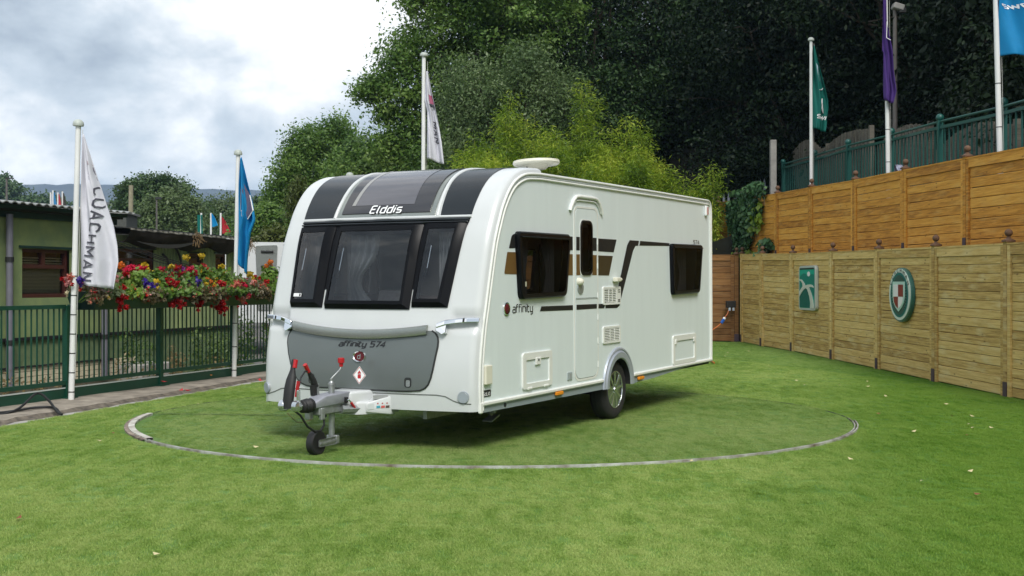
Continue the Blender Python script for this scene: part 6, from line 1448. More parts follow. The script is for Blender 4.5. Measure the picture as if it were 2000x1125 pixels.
LF_FAR2 = leaf_mat('leaf_far_pale', [(.062, .10, .03), (.105, .16, .052), (.15, .21, .08)], .3)
LF_BAM = leaf_mat('leaf_bamboo', [(.070, .15, .014), (.26, .39, .030), (.56, .63, .075)], .48, nscale=.9)
LF_WIL = leaf_mat('leaf_willow', [(.06, .085, .015), (.09, .12, .025), (.13, .155, .04)], .35)
LF_IVY = leaf_mat('leaf_ivy', [(.014, .045, .017), (.040, .10, .038), (.10, .18, .065)], .15, spec=.2, rough=.5, nscale=1.6)
LF_IVY2 = leaf_mat('leaf_ivy_bright', [(.09, .17, .015), (.15, .24, .02), (.22, .30, .04)], .3)
def A(px, py, d): return at(px, py, d)
def lobe(px, py, d, rx, ry=None, rz=None): return (A(px, py, d), np.array([rx, ry or rx, rz or rx]))

# big tree whose ragged side stands against the sky
D = 41
tree('tree', 'big leafy tree with ragged branches reaching left against the cloudy sky', 'tree', (A(960, 600, D)[0], D, 0), [
    lobe(905, -40, D, 2.1), lobe(850, 20, D, .9), lobe(820, -30, D-.5, .8), lobe(800, 95, D, .75), lobe(775, 125, D-.4, .55), lobe(850, 100, D, 1.0), lobe(745, 170, D, .55, .5, .35), lobe(712, 178, D, .35, .4, .22), lobe(790, 185, D-.3, .75, .7, .6), lobe(760, 220, D, .40, .5, .30),
    lobe(800, 245, D, .75), lobe(850, 210, D, 1.1), lobe(770, 290, D, .85, .8, .5), lobe(925, 90, D, 1.7), lobe(900, 240, D+.5, 1.4), lobe(960, 190, D, 1.5), lobe(1010, 20, D-1, 1.8), lobe(1010, -90, D-1, 2.2), lobe(880, 320, D, 1.3), lobe(820, 330, D, 1.0)],
    980, 80, .46, .115, LF_MID, 3, .30, inner=.2, ntw=150)
tree('tree', 'slightly greyer upright tree behind the slim white flag and left bamboo', 'tree', (A(1010, 600, 37)[0], 37, .5), [
    lobe(890, 170, 37, .7), lobe(905, 240, 37, .8), lobe(940, 190, 36.5, .7, .7, 1.0), lobe(960, 290, 37, 1.0), lobe(1010, 160, 37, .9), lobe(1030, 140, 36.6, .5, .5, .8), lobe(1010, 250, 36.6, 1.0), lobe(1070, 190, 36.8, .7, .7, .9), lobe(1090, 240, 37, .8), lobe(1060, 310, 37, 1.), lobe(1110, 190, 37, .45, .5, .9), lobe(1120, 290, 37, .8), lobe(900, 320, 37, .8)],
    560, 72, .40, .09, LF_GREY, 5, .16, aspect=.42, flat=1.0, up=.2)
# lower trees between the banner and the big tree
D = 52
tree('tree', 'dark rounded tree rising left of the caravan roof front', 'tree', (A(620, 600, D)[0], D, -.3), [
    lobe(600, 285, D, .75), lobe(575, 300, D, .45), lobe(628, 268, D, .7), lobe(655, 256, D, .5, .5, .6), lobe(675, 270, D, .6), lobe(640, 310, D, 1.0), lobe(600, 340, D, 1.1), lobe(660, 350, D, 1.2), lobe(560, 345, D, .7), lobe(580, 390, D, 1.1), lobe(545, 380, D, .55, .5, .4), lobe(620, 400, D, 1.2), lobe(545, 410, D, .6), lobe(565, 440, D, 1.0)],
    620, 78, .42, .115, LF_MID, 8, .22, inner=.2)
tree('tree', 'mid green spreading tree between the dark tree and the tall flagpole', 'tree', (A(740, 600, 46)[0], 46, -.3), [
    lobe(720, 300, 46, .8), lobe(700, 330, 46, .9), lobe(760, 310, 46, .9), lobe(790, 300, 46, 1.0), lobe(745, 345, 46, 1.2), lobe(810, 350, 46, 1.2), lobe(690, 370, 46, 1.2), lobe(860, 350, 46, 1.1)], 420, 76, .42, .11, LF_MID, 9, .2)
tree('willow', 'light green weeping tree top beside the caravan roof front', 'tree', (A(590, 600, 44)[0], 44, -.3), [lobe(578, 372, 44, .28, .3, .35), lobe(590, 395, 44, .35, .3, .55), lobe(575, 410, 44, .25, .3, .5), lobe(612, 400, 44, .3, .3, .5)], 110, 40, .2, .13, LF_WIL, 10, .1, aspect=.25, droop=1.2, flat=2.2)
tree('bush', 'fresh yellowish green bush above the parked caravan', 'bush', (A(533, 560, 40)[0], 40, -.3), [lobe(530, 464, 40, .3), lobe(540, 455, 40, .25), lobe(520, 474, 40, .3)], 70, 30, .16, .10, LF_WIL, 12, .05)
tree('hedge', 'dark clipped hedge behind the parked caravan', 'hedge', (A(520, 560, 47)[0], 47, -.3), [lobe(505, 440, 47, .8, .5, .6), lobe(535, 430, 47, .8, .5, .6), lobe(490, 450, 47, .6, .5, .5), lobe(515, 480, 47, 1.2, .6, .8), lobe(560, 480, 47, 1.2, .6, .8)], 260, 40, .3, .12, LF_MID, 13, .1)
# far trees under the moor
D = 88
tree('tree', 'tallest far tree with broad dark crown behind the wooden pole', 'tree', (A(300, 600, D)[0], D, -.3), [
    lobe(275, 365, D, .9), lobe(300, 355, D, 1.0, 1, .6), lobe(255, 370, D, .8, .8, .6), lobe(330, 362, D, 1.0, 1, .6), lobe(352, 372, D, .7, .7, .5), lobe(265, 395, D, 1.4), lobe(310, 385, D, 1.5), lobe(245, 400, D, .7), lobe(255, 425, D, 1.4), lobe(300, 440, D, 2.2)], 420, 60, .5, .18, LF_FAR, 15, .3)
D = 76
tree('tree', 'paler rounded far tree in front of the tallest far one', 'tree', (A(330, 600, D)[0], D, -.3), [
    lobe(335, 395, D, .9), lobe(310, 410, D, 1.0), lobe(365, 410, D, .8), lobe(350, 425, D, 1.3), lobe(300, 435, D, 1.2), lobe(375, 435, D, .7), lobe(330, 450, D, 1.8), lobe(270, 445, D, .9), lobe(240, 458, D, .9, .8, .4)], 400, 60, .45, .17, LF_FAR2, 16, .25)
for k, (q, lb_) in enumerate((('olive tree to the right of the paler far tree', [lobe(372, 400, 84, .6), lobe(380, 420, 84, 1.1), lobe(388, 440, 84, 1.2), lobe(372, 455, 84, 1.4)]), ('far tree group between the red flag and the blue flag', [lobe(418, 404, 95, .6), lobe(412, 418, 95, 1.1), lobe(440, 414, 95, .9), lobe(448, 402, 95, .6), lobe(425, 432, 95, 1.6), lobe(450, 430, 95, 2.), lobe(400, 450, 95, 1.6), lobe(430, 460, 95, 2.)]),
        ('far tree just right of the blue flag under the moor', [lobe(505, 420, 70, .7), lobe(522, 408, 70, .6), lobe(500, 445, 70, 1.4), lobe(530, 430, 70, 1.2), lobe(480, 440, 70, 1.0)]))):
    tree('tree', q, 'tree', (lb_[0][0][0], lb_[0][0][1], -.3), lb_, 260, 60, .5, .16, LF_FAR if k != 1 else LF_FAR2, 20+k, .2)
# woods along the left horizon, read as one mass
rs = np.random.RandomState(31); lb_ = [lobe(-20+x, 392-24*math.exp(-((x-5)/28)**2)+6*math.sin(x*.2), 240, 3.2, 3, 2.6) for x in range(0, 52, 7)]+[lobe(62+x, 404-9*math.sin(PI*x/50), 230, 1.3, 2, 1.2) for x in range(0, 60, 8)]+[lobe(x, 447, 200, 3, 3, 1.6) for x in range(-100, 330, 25)]
P, ow, cc = clusters(lb_, 900, 26, 1.2, rs); tag(link('far_wood', leaf_mesh('far_wood', P, .6, LF_FAR, .6, .4, 0, rs, ow)), 'wooded slope along the left horizon below the moor', 'wood', kind='stuff')

# dark woodland on the bank: crowns share meshes, each tree is its own thing
rs = np.random.RandomState(40)
def crown_proto(seed, m, h, w_, n=640):
    r_ = np.random.RandomState(seed); lb_ = []
    for k in range(15):
        z = r_.uniform(.10, 1.)*h; rr = w_*(.45+.55*math.sin(PI*min(1, (z/h)*.8+.15))); a = r_.uniform(0, 2*PI); lb_.append((np.array([rr*.62*math.cos(a), rr*.62*math.sin(a), z]), np.array([rr*.55, rr*.55, rr*.42])))
    P, ow, cc = clusters(lb_, n, 95, .62, r_, .25)
    return leaf_mesh('crown', P, .115, m, .5, .3, .5, r_, ow), limbs((0, 0, -3), lb_, cc, .3, r_, 50).mesh('trunk', BARK, smooth=60)
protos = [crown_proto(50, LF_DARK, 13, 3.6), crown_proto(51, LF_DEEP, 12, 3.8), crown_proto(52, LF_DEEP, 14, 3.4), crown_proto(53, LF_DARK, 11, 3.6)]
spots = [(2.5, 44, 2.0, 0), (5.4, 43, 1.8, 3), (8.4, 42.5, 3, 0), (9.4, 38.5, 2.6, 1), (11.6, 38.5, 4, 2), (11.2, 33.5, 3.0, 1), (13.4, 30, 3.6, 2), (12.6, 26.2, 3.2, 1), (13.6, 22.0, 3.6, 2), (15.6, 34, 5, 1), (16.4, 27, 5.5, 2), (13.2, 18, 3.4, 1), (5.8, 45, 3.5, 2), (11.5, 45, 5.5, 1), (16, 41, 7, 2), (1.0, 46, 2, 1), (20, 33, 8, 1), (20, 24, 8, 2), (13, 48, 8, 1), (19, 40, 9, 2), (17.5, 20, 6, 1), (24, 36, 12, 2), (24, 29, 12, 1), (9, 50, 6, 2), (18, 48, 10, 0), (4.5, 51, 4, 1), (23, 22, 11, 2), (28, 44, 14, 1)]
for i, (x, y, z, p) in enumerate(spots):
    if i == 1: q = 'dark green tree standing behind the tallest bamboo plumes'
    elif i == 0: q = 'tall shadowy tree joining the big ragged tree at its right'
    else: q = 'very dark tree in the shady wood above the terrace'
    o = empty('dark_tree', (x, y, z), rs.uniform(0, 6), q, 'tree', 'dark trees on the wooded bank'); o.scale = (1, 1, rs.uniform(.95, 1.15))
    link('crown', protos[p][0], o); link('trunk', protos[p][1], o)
# undergrowth: dense shrubs and trailing leaves below the crowns
lb_ = []
for k in range(70):
    t = rs.rand(); y = lerp(14, 40, t); x = 9.3+rs.uniform(0, 4.5)-(max(0, y-33)*.55); z = 3.2+max(0, x-9)*.9+rs.uniform(.2, 1.8); lb_.append((np.array([x, y, z]), np.array([1.3, 1.4, 1.1])))
for k in range(14): lb_.append((np.array([rs.uniform(6.2, 9.5), rs.uniform(35.5, 38.5), rs.uniform(2.8, 6.)]), np.array([1.3, 1., 1.2])))
for k in range(26): x = rs.uniform(-3, 7.5); lb_.append((np.array([x, rs.uniform(36.5, 39), rs.uniform(1, 4.)]), np.array([1.2, 1., 1.1])))
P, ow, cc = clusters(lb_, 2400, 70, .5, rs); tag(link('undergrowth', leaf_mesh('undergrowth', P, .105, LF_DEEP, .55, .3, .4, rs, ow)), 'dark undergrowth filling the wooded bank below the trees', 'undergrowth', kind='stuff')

# bamboo
CULM = mat('bamboo_culm', (.20, .21, .04), .5, var=.3)
def bamboo(label, px, top, d, wpx, base_z, seed, ncl=300, nl=34):
    rs_ = np.random.RandomState(seed); tp = A(px, top, d); h = tp[2]-base_z; wd = wpx/FPX*d/2
    o = empty('bamboo', (tp[0], d, base_z), 0, label, 'bamboo', 'bamboo clump behind the caravan'); k = MB(); cen = []
    for c in range(9):
        a = rs_.uniform(0, 2*PI); lean = rs_.uniform(.15, 1.0)*wd; hh = h*(1-.42*(lean/wd)**1.2*rs_.uniform(.6, 1.1)); 
        if c == 0: lean = wd*.05; hh = h
        pts = [Vector((math.cos(a)*(.12+lean*(t**1.8)), math.sin(a)*(.12+lean*t**1.8), hh*(t-.10*t**4*(lean/wd)))) for t in np.linspace(0, 1, 8)]
        k.tube(pts, [.016, .016, .015, .014, .012, .009, .006, .003], 5)
        m_ = ncl//9
        for j in range(m_):
            t = rs_.uniform(.30, 1.0)**.8; i = min(6, int(t*7)); p = pts[i].lerp(pts[i+1], t*7-i); sp = (.10+.62*wd*(1-t)**.7)
            a2 = rs_.uniform(0, 2*PI); cen.append(p+Vector((math.cos(a2)*sp*rs_.rand(), math.sin(a2)*sp*rs_.rand(), rs_.uniform(-.15, .1))))
    cen = np.array(cen); kk = rs_.poisson(nl, len(cen)); idx = np.repeat(np.arange(len(cen)), kk); off = rs_.normal(0, 1, (len(idx), 3))*np.array([.13, .13, .10]); P_ = cen[idx]+off
    dirs = off/(np.linalg.norm(off, axis=1, keepdims=True)+1e-9); dirs[:, 2] *= .5
    link('foliage', leaf_mesh('foliage', P_, .098, LF_BAM, .19, .5, .30, rs_, None, .3, dirs), o); k.build('culms', CULM, o, smooth=60)
for i, a in enumerate([('bamboo plume at the left end, low and yellowish, beside the slim white flag', 930, 262, 33, 130, .8), ('broad bamboo clump left of the roof dish with a domed top', 990, 188, 34, 150, .8), ('bamboo between the domed clump and the tallest plume', 1065, 250, 33.4, 150, .8),
        ('tallest bamboo plume, pointed, above the middle of the caravan roof', 1146, 168, 34.2, 105, .9), ('rounded bamboo clump right of the tallest plume', 1232, 232, 33.6, 150, .9), ('low bamboo leaning right above the caravan roof', 1292, 322, 33, 120, .9), ('single sparse bamboo shoot at the rear corner of the caravan roof', 1381, 318, 32.4, 42, .9), ('low front bamboo behind the satellite dish', 1100, 262, 32.4, 190, .8), ('low bamboo at the foot of the rounded clump', 1195, 300, 32.2, 170, .8), ('small bamboo tuft left of the single shoot', 1340, 340, 32.6, 60, .9), ('yellow green bamboo fringe left of the dish', 900, 318, 32.2, 110, .8), ('small pointed bamboo plume between the domed clump and the dish', 1040, 215, 33.8, 100, .8), ('second rounded bamboo clump right of the tallest plume', 1185, 250, 33.0, 150, .9), ('low bamboo skirt left of the leaning one', 1255, 290, 32.3, 150, .9), ('low bamboo under the domed clump', 985, 285, 32.4, 160, .8)]):
    bamboo(*a, 60+i, ncl=600 if a[4] > 100 else 200)

# ivy on the upper fence
def ivy(label, polyp, n, seed, m, size, d0):
    rs_ = np.random.RandomState(seed); q = np.array(polyp); x = rs_.uniform(q[:, 0].min(), q[:, 0].max(), n*4); y = rs_.uniform(q[:, 1].min(), q[:, 1].max(), n*4); k = inside(x, y, polyp); x, y = x[k][:n], y[k][:n]
    P_ = np.array([on_line(a, b, UP[-3] if a > 1459 else UP[-2], (UP[-2][0]-UP[-3][0], UP[-2][1]-UP[-3][1]) if a > 1459 else (UP[-1][0]-UP[-2][0], UP[-1][1]-UP[-2][1])) for a, b in zip(x, y)])
    P_[:, 0] -= .09+np.abs(rs_.normal(0, .06, len(P_))); P_[:, 1] -= .05
    c0 = P_.mean(0); o = empty('ivy', c0, 0, label, 'ivy'); dirs = np.tile(np.array([[-.25, -.2, -1.]]), (len(P_), 1))
    link('foliage', leaf_mesh('foliage', P_-c0, size, m, .85, .1, .5, rs_, np.tile(np.array([[-1.2, -.7, .2]]), (len(P_), 1)), .3, dirs), o)
    st = MB()
    for j in range(14):
        a = P_[rs_.randint(len(P_))]-c0; b = a+np.array([rs_.uniform(-.1, .1), rs_.uniform(-.3, .3), rs_.uniform(-.35, -.05)]); st.tube([a, (a+b)/2+np.array([.03, 0, 0]), b], .008, 4, False)
    tag(st.build('stems', BARK, o), kind='stuff')
ivy('big dark ivy mass hanging over the far end of the upper fence', [(1428, 397), (1440, 388), (1470, 384), (1488, 386), (1493, 402), (1490, 430), (1480, 450), (1474, 472), (1466, 488), (1452, 490), (1442, 476), (1434, 440), (1428, 415)], 2600, 70, LF_IVY, .092, 32)
ivy('narrow ivy strand right beside the rear corner of the caravan', [(1393, 398), (1402, 395), (1411, 398), (1411, 412), (1407, 440), (1402, 470), (1398, 492), (1390, 492)], 900, 71, LF_IVY, .09, 34)
ivy('bright young ivy leaves at the edge of the big ivy mass', [(1472, 400), (1494, 388), (1497, 425), (1492, 450), (1478, 455), (1480, 430)], 130, 72, LF_IVY2, .11, 32)
ivy('small ivy sprig in front of the orange panels', [(1496, 470), (1505, 460), (1516, 466), (1516, 476), (1508, 490), (1498, 492)], 110, 73, LF_IVY, .12, 29)
ivy('yellow green ground ivy along the lower fence top', [(1436, 488), (1458, 484), (1480, 488), (1482, 494), (1436, 495)], 130, 74, LF_IVY2, .11, 31)
ivy('dark climbing shrub on the pales behind the ivy', [(1440, 374), (1460, 366), (1485, 352), (1502, 356), (1502, 380), (1444, 382)], 450, 75, LF_IVY, .10, 34)

# flowers in the trough
PET = {k: leaf_mat('petal_'+k, [tuple(c*.6 for c in v), v, tuple(min(1, c*1.25) for c in v)], .3, .5) for k, v in dict(red=(.46, .008, .012), crimson=(.56, .008, .055), yellow=(.62, .45, .03), cream=(.70, .62, .42), orange=(.62, .17, .02), coral=(.62, .20, .14), blue=(.055, .02, .30), magenta=(.33, .03, .32), pink=(.60, .26, .24), white=(.7, .68, .62)).items()}
PET_OF = PET
FOL = {'green': leaf_mat('foliage_fresh', [(.05, .11, .012), (.11, .205, .028), (.20, .31, .05)], .33), 'bronze': leaf_mat('foliage_bronze', [(.05, .05, .022), (.11, .095, .045), (.21, .16, .09)], .3), 'olive': leaf_mat('foliage_olive', [(.045, .08, .02), (.085, .13, .035), (.15, .19, .07)], .3)}
def bloom_mesh(col, seed, n=58):
    r_ = np.random.RandomState(seed); d = r_.normal(0, 1, (n, 3)); d /= np.linalg.norm(d, axis=1, keepdims=True)
    return leaf_mesh('blossom', d*(r_.uniform(.25, .62, n)[:, None])*np.array([1.15, 1., .85]), .46, PET[col], .9, .0, 0, r_, d*2.2, .4)
BM = {}
def trough_pt(px, py, off): q = fp(0, off); return on_line(px, py, q, FD)
zones = [  # px, foliage, height of foliage top in px, spread
    (137, 'bronze', 545, 12), (166, 'olive', 560, 12), (200, 'green', 565, 15), (240, 'green', 527, 20), (246, 'bronze', 552, 26), (270, 'green', 545, 22), (296, 'green', 528, 22), (312, 'green', 548, 22), (340, 'bronze', 548, 26), (338, 'green', 532, 20), (376, 'green', 520, 20), (372, 'bronze', 552, 24), (398, 'olive', 552, 24), (415, 'green', 528, 22), (440, 'olive', 540, 24), (468, 'bronze', 548, 22), (494, 'green', 540, 18), (514, 'green', 522, 22), (534, 'olive', 540, 18)]
PLAB = ['small bronze leaved begonia at the left tip of the trough by the pole', 'dull plant with blue flowers in the trough behind the white banner', 'fresh green plant with a yellow flower under the right edge of the white banner', 'green plant with orange flowers at its top just right of the white banner', 'bronze begonia with red trailing flowers just right of the white banner', 'green plant with bright crimson flowers on top right of the white banner', 'green plant with a yellow flower on top left of the cream flowers', 'green plant with blue and yellow flowers in the left half of the trough', 'bronze begonia with many red flowers left of the tall yellow flowers', 'green plant with yellow and red tops left of the tall yellow flowers', 'tallest green plant with two yellow flowers on long stems', 'bronze begonia with trailing red flowers under the tall yellow flowers', 'dull green plant with blue flowers under the tall yellow flowers', 'green plant with one yellow flower on top left of the blue flag pole', 'dull green plant with orange and magenta flowers left of the blue flag pole', 'bronze begonia with coral and red flowers around the blue flag pole', 'green plant with a bright yellow flower just right of the blue flag', 'green plant with one orange flower on a tall stem below the parked caravan', 'dull green plant with pink flowers touching the caravan front corner']
LAB = {'bronze': 'begonia with bronze leaves trailing from the trough', 'green': 'leafy fresh green bedding plant in the trough', 'olive': 'dull green bedding plant in the trough'}
blooms = [(236, 518, 'orange', .10), (231, 519, 'orange', .07), (258, 527, 'crimson', .12), (266, 530, 'crimson', .13), (272, 526, 'crimson', .10), (251, 524, 'crimson', .09), (264, 539, 'crimson', .10), (283, 519, 'yellow', .10), (279, 524, 'yellow', .06), (316, 527, 'crimson', .11), (322, 533, 'cream', .09), (319, 538, 'cream', .08), (332, 521, 'yellow', .08), (345, 523, 'red', .09), (354, 525, 'magenta', .08), (370, 529, 'crimson', .13), (378, 530, 'crimson', .08), (398, 522, 'red', .09), (393, 521, 'orange', .06), (364, 502, 'yellow', .09), (394, 500, 'yellow', .09), (430, 520, 'yellow', .08),
  (244, 535, 'red', .07), (228, 540, 'pink', .06), (331, 542, 'red', .08), (336, 549, 'red', .08), (345, 552, 'red', .07), (337, 558, 'red', .08), (351, 539, 'red', .08), (329, 552, 'red', .06), (290, 557, 'blue', .11), (298, 558, 'blue', .10), (284, 555, 'blue', .08), (276, 547, 'magenta', .06), (305, 551, 'yellow', .08), (303, 563, 'yellow', .09), (302, 574, 'yellow', .10), (312, 562, 'cream', .05), (257, 563, 'red', .10), (252, 573, 'red', .10), (259, 571, 'red', .09), (236, 577, 'red', .11), (232, 582, 'red', .08), (228, 570, 'pink', .07), (234, 589, 'red', .09), (243, 566, 'red', .06), (243, 561, 'red', .05),
  (386, 551, 'blue', .10), (373, 545, 'blue', .08), (392, 555, 'blue', .07), (420, 544, 'yellow', .08), (430, 545, 'yellow', .09), (402, 555, 'yellow', .07), (428, 554, 'red', .10), (412, 549, 'orange', .07), (414, 560, 'orange', .08), (409, 572, 'orange', .08), (411, 533, 'red', .07), (460, 553, 'coral', .10), (457, 560, 'coral', .10), (464, 559, 'coral', .09), (469, 550, 'crimson', .09), (477, 547, 'crimson', .10), (477, 561, 'crimson', .10), (474, 570, 'red', .08), (432, 565, 'magenta', .09), (384, 573, 'red', .09), (373, 577, 'red', .10), (366, 579, 'red', .08), (390, 588, 'red', .11), (384, 590, 'red', .08), (355, 576, 'red', .10), (350, 583, 'red', .09), (345, 588, 'red', .09), (336, 594, 'red', .09), (352, 566, 'coral', .08), (348, 572, 'pink', .08), (402, 574, 'red', .07), (431, 585, 'red', .10), (439, 582, 'red', .11), (427, 598, 'red', .10), (434, 602, 'red', .10), (441, 603, 'red', .08), (425, 588, 'red', .08), (470, 584, 'coral', .09), (475, 583, 'pink', .09), (464, 580, 'red', .08), (359, 573, 'pink', .06),
  (528, 513, 'orange', .10), (488, 536, 'yellow', .11), (499, 540, 'red', .06), (506, 545, 'red', .05), (516, 557, 'coral', .08), (519, 550, 'red', .06), (540, 545, 'pink', .10), (528, 548, 'pink', .07), (497, 549, 'coral', .06), (510, 560, 'red', .06), (130, 545, 'red', .08), (137, 541, 'coral', .08), (133, 552, 'pink', .06), (157, 549, 'blue', .10), (199, 573, 'yellow', .10), (196, 578, 'yellow', .07), (212, 572, 'magenta', .07), (287, 568, 'olive', 0), (130, 572, 'cream', .05)]
plants = []; rs = np.random.RandomState(80); SEEN = {}
for px, kind, top, sp in zones:
    c0 = trough_pt(px, 572, -.06); r_ = np.random.RandomState(px); ztop = trough_pt(px, top, 0)[2]; lo = 1.29 if kind != 'bronze' else 1.21
    sx_ = sp/FPX*c0[1]*1.15; n = 1150 if px > 150 else 380
    t_ = np.clip(r_.normal(0, .55, n), -1, 1); zz = r_.uniform(0, 1, n)**.8; hgt = (ztop-lo)*(1-.55*t_**2); z = lo+hgt*zz
    off = np.where(z < 1.36, -.42-np.abs(r_.normal(0, .05, n)), -.08-np.abs(r_.normal(0, .14, n)))
    P_ = np.stack([c0[0]+FD.x*t_*sx_+FN.x*(off+.06), c0[1]+FD.y*t_*sx_+FN.y*(off+.06), z], 1)
    base_l = PLAB[len(plants)]
    o = empty('flower_plant', (c0[0], c0[1], 1.3), 0, base_l, 'plant', 'flowering plants in the trough'); b_ = np.array([c0[0], c0[1], 1.3])
    link('foliage', leaf_mesh('foliage', P_-b_, (.050 if kind != 'olive' else .042), FOL[kind], .75, .4, .3, r_, np.tile(np.array([[.4, -.8, .3]]), (n, 1))), o)
    k = MB()
    for j in range(10): q = P_[r_.randint(n)]-b_; k.tube([(q[0]*.3, q[1]*.3, -.1), (q[0]*.7, q[1]*.7, q[2]*.6+.02), q], .0035, 4, False)
    tag(k.build('stems', FOL['green'], o), kind='stuff')
    # little buds scattered over the leaves
    cs_ = {'bronze': ['red', 'pink', 'coral'], 'green': ['yellow', 'cream', 'pink'], 'olive': ['coral', 'orange', 'pink']}[kind]
    for ci, c in enumerate(cs_):
        m_ = 13 if kind == 'bronze' else 5; ii = r_.choice(n, m_); jj = np.repeat(ii, 5); Q = P_[jj]+r_.normal(0, .008, (len(jj), 3))-b_; Q[:, 1] -= .03
        tag(link('buds', leaf_mesh('buds', Q, .03, PET[c], .8, .2, 0, r_)), kind='stuff').parent = o
    plants.append((px, kind, o, b_))
for i, (px, py, c, s_) in enumerate(blooms):
    if c not in PET or s_ <= 0: continue
    key = (c, i % 3)
    if key not in BM: BM[key] = bloom_mesh(c, i)
    p = trough_pt(px, py, -.44 if py > 548 else -.20); pl_ = min(plants, key=lambda q: abs(q[0]-px)+(0 if (q[1] == 'bronze') == (c in ('red', 'pink', 'coral')) else 6))
    l = p-pl_[3]; ob = link('blossom', BM[key], pl_[2], l, (rs.uniform(0, 6), rs.uniform(0, 6), 0), (s_*.72,)*3)
    for q_ in range((3 if c in ('red', 'crimson', 'coral', 'pink') else 1) if py > 512 else 0):
        link('blossom', BM[key], pl_[2], (l[0]+rs.normal(0, .05), l[1]+rs.normal(0, .03), l[2]+rs.normal(-.015, .04)), (rs.uniform(0, 6), rs.uniform(0, 6), 0), (s_*rs.uniform(.35, .6),)*3)
    if py < 512: MB().tube([(l[0], l[1], l[2]-.02), (l[0]*.8, l[1]*.8, l[2]-.15)], .004, 4).build('stem', FOL['green'], pl_[2])

# weeds behind the railing
WEED = leaf_mat('weed_leaf', [(.045, .09, .02), (.10, .17, .04), (.18, .25, .075)], .35); DRY = leaf_mat('dry_weed', [(.16, .12, .05), (.27, .20, .09), (.38, .29, .15)], .35)
def weed(px, top, bot, d, wpx, label, m, n, seed, size=.06):
    r_ = np.random.RandomState(seed); b_ = A(px, bot, d); b_[2] = -.3; h = A(px, top, d)[2]+.3; wd = wpx/FPX*d/2; o = empty('weed_plant', b_, 0, label, 'weed')
    k = MB(); P_ = []
    for j in range(max(5, int(wpx/7))):
        x = r_.uniform(-wd, wd); y = r_.uniform(-.2, .2); hh = h*r_.uniform(.55, 1.); lx = r_.normal(0, .07); k.tube([(x, y, 0), (x+lx*.4, y, hh*.5), (x+lx, y, hh)], [.005, .004, .002], 4, False)
        m_ = n//max(5, int(wpx/7)); t = r_.uniform(.12, 1, m_); P_.append(np.stack([x+lx*t+r_.normal(0, .045, m_), y+r_.normal(0, .05, m_), hh*t], 1))
    P_ = np.concatenate(P_); link('foliage', leaf_mesh('foliage', P_, size, m, .5, .3, .2, r_), o); tag(k.build('stems', m, o), kind='stuff')
weed(274, 640, 735, 19.6, 40, 'tall leafy weed with pale flower heads left of the railing post', WEED, 520, 90); weed(240, 665, 735, 19.0, 26, 'dry brown seeding weed beside the concrete block', DRY, 200, 91, .035)
weed(400, 630, 735, 21.6, 60, 'broad green weed clump in the third railing bay', WEED, 760, 92); weed(350, 665, 735, 20.8, 50, 'dry grassy weeds right of the railing post', DRY, 420, 93, .05)
weed(430, 650, 730, 22.0, 50, 'dark leafy weed by the flagpole foot', WEED, 560, 94); weed(490, 600, 725, 23.2, 70, 'tall dense weeds between the flagpole and the caravan', WEED, 1300, 95); weed(445, 690, 735, 21, 60, 'low straw coloured weeds behind the kick board', DRY, 420, 96, .05)
weed(105, 735, 765, 17.4, 110, 'sparse low grass along the foot of the pale blocks', DRY, 380, 97, .05); weed(320, 715, 745, 19.4, 90, 'thin dry grass in front of the concrete path', DRY, 300, 98, .05); weed(8, 720, 780, 16.6, 30, 'small reddish weed at the left edge behind the railing', DRY, 160, 99, .05)
# ---- moor
rs = np.random.RandomState(55); k = MB(); X = np.linspace(-1100, 900, 90); V_ = []
prof_ = [(0, 560), (40, 361.5), (130, 360), (240, 361), (330, 364), (400, 369), (530, 373), (700, 378), (900, 390), (1100, 410), (1400, 430), (2000, 440)]
for dpt, f_ in ((900, -.02), (1150, .30), (1500, .62), (1800, .85), (2000, 1.), (2150, .96)):
    for px in np.linspace(-500, 2300, 120):
        py = float(np.interp(px, [0, 60, 130, 240, 330, 400, 530, 700, 900, 1100, 1400, 2000], [362, 361, 360, 361, 364, 369, 373, 378, 390, 410, 430, 440])); zt_ = EYE-(py-HY)/FPX*2000
        V_.append((( px-1000)/FPX*2000, dpt, -.3+(zt_+.3)*max(f_, -.02)+rs.uniform(-1, 1)*(1.2 if f_ > .1 else 0)))
k.add(V_, [(j*120+i, j*120+i+1, (j+1)*120+i+1, (j+1)*120+i) for j in range(5) for i in range(119)])
tag(k.build('moor_hill', mat('heather_moor', (.06, .075, .075), 1., var=.45, vscale=.006, dirt=(.03, .032, .052)), None, smooth=80), kind='structure')
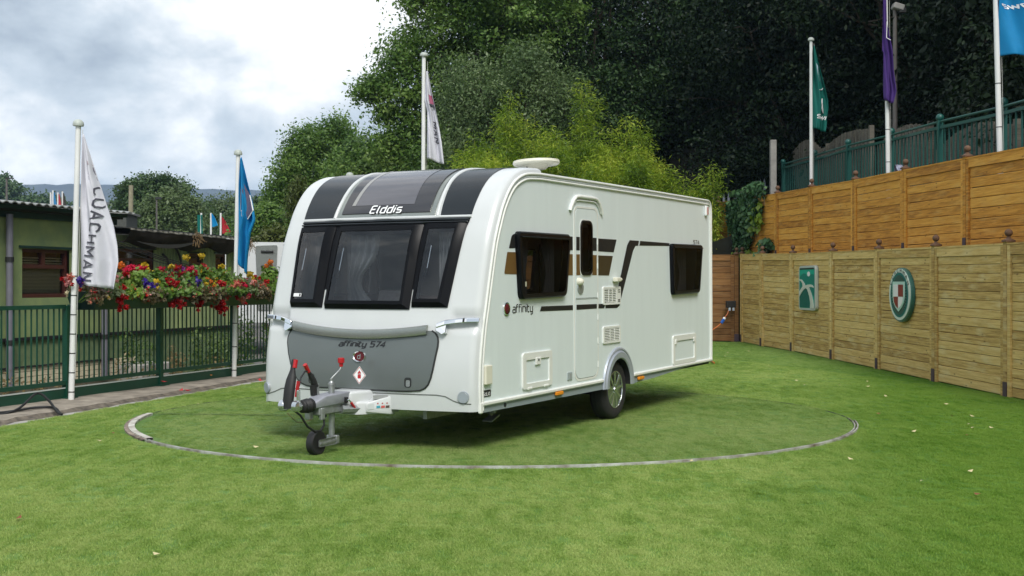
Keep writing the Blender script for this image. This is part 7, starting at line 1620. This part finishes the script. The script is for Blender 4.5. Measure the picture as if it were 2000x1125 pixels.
# ---- fallen leaves and petals on the grass
PALEL = mat('fallen_leaf_pale', (.55, .48, .26), .7, var=.2); REDL = mat('fallen_leaf_brown', (.22, .07, .03), .7, var=.2); PETR = mat('fallen_petal_red', (.5, .02, .03), .6)
fm = {}
for i, (px, py, c) in enumerate([(1421, 691, 'p'), (1462, 688, 'p'), (1416, 698, 'p'), (1502, 718, 'p'), (1556, 746, 'p'), (1530, 763, 'p'), (1572, 755, 'p'), (1696, 758, 'p'), (1730, 777, 'p'), (1848, 793, 'p'), (1860, 817, 'p'), (1898, 817, 'p'), (1893, 833, 'p'), (1900, 840, 'p'), (1936, 840, 'p'), (1785, 847, 'p'), (1715, 812, 'r'), (1888, 855, 'r'), (1909, 972, 'r'), (1801, 946, 'p'), (1661, 902, 'p'), (193, 866, 'p'), (306, 1091, 'p'), (37, 1019, 'r'), (500, 878, 'p'), (386, 793, 'p'), (220, 851, 'r'), (1350, 906, 'p'), (1693, 748, 'p'), (1895, 926, 'p'),
        (1640, 756, 'p'), (354, 767, 'd'), (366, 768, 'd'), (510, 748, 'd'), (320, 757, 'd'), (506, 746, 'd'), (413, 743, 'o')]):
    p = ground(px, py); s_ = .030 if c != 'd' else .05
    if c not in fm: fm[c] = MB().add([(-1, 0, .3), (0, -.55, 0), (1, 0, .35), (0, .55, .1)], [(0, 1, 2, 3)]).mesh('leaf', {'p': PALEL, 'r': REDL, 'd': PETR, 'o': mat('fallen_petal_orange', (.6, .2, .03), .6)}[c])
    r_ = np.random.RandomState(i); zc = .022
    if c in 'do': zc = .03 if px not in (320, 413) else .075
    o = link('fallen_petal' if c in 'do' else 'fallen_leaf', fm[c], None, (p[0], p[1], zc), (r_.uniform(-.3, .3), r_.uniform(-.3, .3), r_.uniform(0, 6)), (s_, s_, s_))
    tag(o, {'p': 'pale dry leaf lying on the green turf', 'r': 'brown red dry leaf lying on the green turf', 'd': 'fallen red petal near the kerb', 'o': 'fallen orange petal on the kerb strip'}[c], 'leaf' if c in 'pr' else 'petal', {'p': 'pale leaves scattered on the turf', 'r': 'brown leaves scattered on the turf', 'd': 'red petals near the kerb', 'o': None}[c])
# ================================================================== summer haze
hz = MB().box((0, 1100, 86.5), (3040, 2360, 176)).build('haze', None)
hm_ = bpy.data.materials.new('haze'); hm_.use_nodes = True; t_ = hm_.node_tree; t_.nodes.remove(t_.nodes['Principled BSDF'])
pv = t_.nodes.new('ShaderNodeVolumePrincipled'); pv.inputs['Color'].default_value = (.46, .70, 1., 1); pv.inputs['Density'].default_value = .00020
t_.links.new(pv.outputs[0], t_.nodes['Material Output'].inputs['Volume']); hz.data.materials.append(hm_); tag(hz, kind='stuff'); hz.display_type = 'WIRE'
